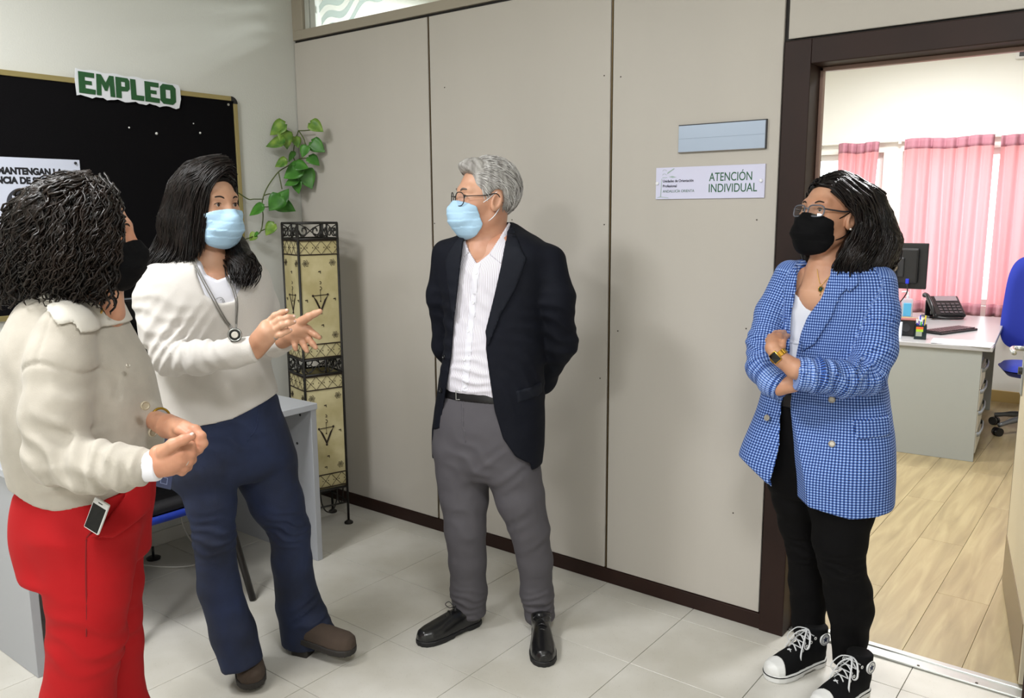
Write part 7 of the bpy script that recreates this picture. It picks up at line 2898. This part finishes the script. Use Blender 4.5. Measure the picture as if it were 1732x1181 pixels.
# phone in the pocket: top-level thing
q = patch(P, g, P.poly([(180, 842), (174, 868), (162, 893), (147, 912), (175, 925), (215, 900), (225, 842)], -0.2), 0.013, 0.0, 0.006)
o = P.mesh('pocket_panel', q, m_red)
o.parent = red
pc = on_front(P, g, 166, 868, 0, 0.006)
wp = P.W(pc)
ph = empty('mobile_phone', wp, -YAW, 'white mobile phone sticking out of the red trouser pocket', 'phone')
ax_ = np.array([0.42, -0.05, 0.90])
ax_ /= np.linalg.norm(ax_)
nm_ = np.array([-0.25, -0.95, 0.06])
nm_ -= ax_ * (nm_ @ ax_)
nm_ /= np.linalg.norm(nm_)
sd_ = np.cross(ax_, nm_)
pxf = lambda q: sd_ * q[0] + ax_ * q[1] + nm_ * q[2]
MB().box((-0.022, -0.050, -0.004), (0.022, 0.034, 0.004), 0.004).xf(pxf).obj('case', mat('phone_white', '#dcdcdc', 0.3), ph, smooth='auto')
MB().box((-0.019, -0.046, 0.0035), (0.019, 0.020, 0.0046), 0.001).xf(pxf).obj('screen', mat('screen_off', '#060607', 0.12), ph)
MB().box((-0.006, 0.026, 0.0036), (0.006, 0.028, 0.0048)).xf(pxf).obj('speaker_slot', m_dark, ph)

# head
H = Head(P, 153, 404, 0.0, 104, -2, 0, 1.0)
neck = P.ch([(146, 440, 0.0, 33), (150, 485, 0.0, 34), (156, 512, 0.0, 42), (160, 534, 0.0, 46)])
gh = build_head(P, H, neck, True)
dR = -0.275
hR = [P.ch([(262, 788, dR, 22), (285, 780, dR, 25), (302, 772, dR, 22)]), P.ch([(270, 770, dR, 18), (300, 760, dR, 15)]), P.ch([(272, 790, dR, 16), (300, 786, dR, 12)]),
      P.ch([(276, 765, dR - 0.02, 12), (292, 752, dR - 0.03, 10), (310, 744, dR - 0.03, 8.5), (325, 738, dR - 0.025, 6.5)]),
      P.ch([(304, 756, dR - 0.01, 10), (322, 755, dR + 0.005, 8.5), (327, 764, dR + 0.02, 7.5), (316, 770, dR + 0.03, 6.8)]),
      P.ch([(306, 766, dR - 0.015, 10), (322, 768, dR, 8.5), (324, 778, dR + 0.015, 7.5), (312, 781, dR + 0.03, 6.8)]),
      P.ch([(305, 777, dR - 0.012, 9.5), (318, 781, dR, 8), (317, 790, dR + 0.015, 7.2), (306, 790, dR + 0.03, 6.5)]),
      P.ch([(301, 786, dR - 0.01, 9), (311, 791, dR, 7.5), (308, 798, dR + 0.012, 6.6), (299, 797, dR + 0.025, 6)])]
ghR = hand_grid(P, hR, 0.0022)
dL = -0.20
hL = [P.ch([(264, 712, -0.02, 17), (284, 722, -0.10, 19), (304, 730, dL + 0.03, 19)]), P.ch([(284, 714, -0.10, 14), (314, 724, dL + 0.02, 12)]),
      P.ch([(312, 722, dL, 10), (330, 728, dL - 0.02, 9), (340, 738, dL - 0.03, 8), (337, 749, dL - 0.035, 7)]),
      P.ch([(316, 730, dL + 0.005, 10), (334, 739, dL - 0.015, 9), (343, 750, dL - 0.03, 8), (337, 760, dL - 0.04, 7)]),
      P.ch([(312, 738, dL + 0.01, 10), (328, 748, dL - 0.005, 8.5), (336, 760, dL - 0.025, 7.5), (328, 768, dL - 0.04, 6.8)]),
      P.ch([(304, 744, dL + 0.02, 9), (320, 756, dL + 0.01, 8), (326, 767, dL - 0.01, 7), (318, 772, dL - 0.03, 6.4)]),
      P.ch([(292, 718, dL + 0.05, 11), (305, 728, dL - 0.01, 9), (318, 735, dL - 0.03, 7)])]
ghL = hand_grid(P, hL, 0.0022)
body = join_body(P, [inner_body(P, cg, [armR, armL, legR, legL], zmin=0.95), gh.mesh(), ghR.mesh(), ghL.mesh()], skin)
tips = []
c = hR[3]
p1, p2 = np.array(c[-1][:3]), np.array(c[-2][:3])
nails(P, [(p1, p1 - p2, np.array([0.1, -0.6, 0.9]), c[-1][3])], m_nail)
# ring, bracelet, badge
a, b = np.array(hR[6][0]), np.array(hR[6][1])
mdp = a[:3] * 0.3 + b[:3] * 0.7
d_ = (b - a)[:3] / np.linalg.norm((b - a)[:3])
e1 = np.cross(d_, [0, 1, 0])
e1 /= np.linalg.norm(e1)
e2 = np.cross(d_, e1)
P.put('finger_ring', MB().tube([mdp + (e1 * math.cos(t) + e2 * math.sin(t)) * (b[3] + 0.0012) for t in np.linspace(0, 6.283, 20, endpoint=False)], 0.0018, 6, closed=True), m_steel)
a, b = np.array(armL[-2]), np.array(armL[-1])
d_ = (b - a)[:3] / np.linalg.norm((b - a)[:3])
e1 = np.cross(d_, [0, 0, 1.0])
e1 /= np.linalg.norm(e1)
e2 = np.cross(d_, e1)
P.put('bracelet', MB().tube([b[:3] + d_ * 0.020 + (e1 * math.cos(t) + e2 * math.sin(t)) * (b[3] - 0.0065) for t in np.linspace(0, 6.283, 30, endpoint=False)], 0.0032, 6, closed=True), mat('gold_bracelet', '#a8862f', 0.3, metal=0.9))
bp_ = P.L(279, 806, -0.16)
bxf = lambda q: bp_ + np.array([q[0] * 0.96 + q[1] * 0.2, q[2] - 0.1 * q[0], q[1] * 0.96 - q[0] * 0.2])
bd = P.put('name_badge', MB().box((-0.019, -0.030, -0.0015), (0.019, 0.030, 0.0015), 0.002).xf(bxf), mat('badge_blue', '#27335e', 0.3), smooth='auto')
P.put('badge_square', MB().tube([bxf(q) for q in ((-0.008, -0.018, -0.002), (0.008, -0.018, -0.002), (0.008, -0.002, -0.002), (-0.008, -0.002, -0.002))], 0.0010, 5, closed=True), mat('badge_line', '#8f9bc4', 0.4), bd)
P.put('badge_strap', MB().tube(catmull([bxf((0, 0.030, 0)), bxf((0, 0.060, 0.01)), P.L(262, 770, -0.10)], 8), 0.0018, 5), m_dark, bd)
# necklace
P.put('necklace', MB().tube(surf_path(P, gh, [(144, 518), (152, 526), (162, 532), (170, 530), (174, 522)], 24, 0.002), 0.0030, 6), mat('gold_chain', '#c39a4c', 0.3, metal=0.9))
eyes(P, H)
brows(P, H, m_browd, 0.0028)
face_mask(P, H, m_maskb, m_maskb, True, big=0.96)
# curly hair
m_hc = hair_mat('curly_hair', '#0d0907', '#050403', 0.5)
m_hc2 = hair_mat('curly_hair_locks', '#221812', '#0b0806', 0.36)
EH = ((0, -0.030, 0.040), (0.098, 0.118, 0.108))
keep = [(0.070, 0.18), (0.094, 0.128), (0.082, 0.090), (0.058, 0.060), (0.047, 0.02), (0.042, -0.05), (0.036, -0.12), (0.02, -0.18), (-0.25, -0.18), (-0.25, 0.18)]
gc = Grid(P.L(-40, 545, -0.25), P.L(215, 280, 0.25), 0.005)
x, y, z = H.loc(*gc.xyz())
gc.d = smax(ell(*EH)(x, y, z), poly_sd(keep, y, z), 0.006).astype(np.float32)
gc.chain(P.ch([(95, 370, 0.0, 58), (68, 430, 0.0, 62), (55, 465, 0.0, 48)]), 0.03)
gc.chain(P.ch([(135, 400, -0.06, 44), (128, 450, -0.07, 46), (120, 480, -0.06, 34)]), 0.03)
gc.chain(P.ch([(172, 430, -0.065, 18), (166, 470, -0.065, 20), (160, 492, -0.06, 14)]), 0.03)
gc.disp(fabric(0.006, 71, 55))
hair = P.mesh('hair', gc, m_hc)
GU = [[(178, 314, -0.02), (193, 345, -0.055), (197, 395, -0.075), (192, 440, -0.085), (186, 485, -0.085), (180, 516, -0.08)],
      [(165, 310, -0.03), (178, 340, -0.085), (176, 400, -0.115), (168, 450, -0.12), (165, 490, -0.11), (160, 512, -0.10)],
      [(150, 309, -0.03), (148, 340, -0.10), (142, 400, -0.14), (138, 450, -0.15), (135, 490, -0.13), (132, 512, -0.11)],
      [(138, 309, -0.03), (112, 340, -0.10), (100, 400, -0.145), (95, 450, -0.15), (96, 490, -0.12), (98, 508, -0.10)],
      [(125, 311, -0.02), (80, 345, -0.075), (58, 400, -0.10), (50, 450, -0.11), (50, 490, -0.09), (55, 506, -0.08)],
      [(112, 315, 0.0), (52, 345, -0.02), (22, 400, -0.03), (4, 450, -0.04), (6, 490, -0.03), (18, 508, -0.02)],
      [(112, 313, 0.04), (50, 340, 0.06), (15, 395, 0.08), (-8, 450, 0.08), (-4, 490, 0.06), (10, 505, 0.04)]]
st_ = weave(P, GU, 620, 33, 0.010, 34, 0.0085, 0.042, (0.5, 1.2), 0.35)
GB = [[(155, 309, -0.04), (118, 322, -0.09), (80, 352, -0.10), (58, 390, -0.115), (42, 430, -0.115)], [(148, 307, -0.02), (100, 316, -0.055), (60, 342, -0.06), (34, 378, -0.06), (14, 425, -0.06)],
      [(140, 306, 0.02), (92, 311, 0.0), (48, 336, 0.0), (20, 375, 0.0), (2, 425, 0.0)], [(140, 306, 0.06), (92, 310, 0.06), (46, 334, 0.06), (16, 372, 0.06), (-4, 425, 0.06)]]
st_ += weave(P, GB, 300, 35, 0.010, 28, 0.0085, 0.042, (0.5, 1.2), 0.35)
o = P.put('hair_curls', strands(snap_out(st_, gc, 0.001), 0.0036, 0.0022, 4), m_hc2, hair)
o['kind'] = 'stuff'
# shoes
for lg in (legR, legL):
    b = np.array(lg[-1][:3])
    hp_ = np.array([b[0] - 0.05, b[1], 0.0])
    shoe(P, hp_, hp_ + np.array([0.25, 0.03, 0]), m_bl, m_bs, ankle=(0.036, 0.038, 0.10))
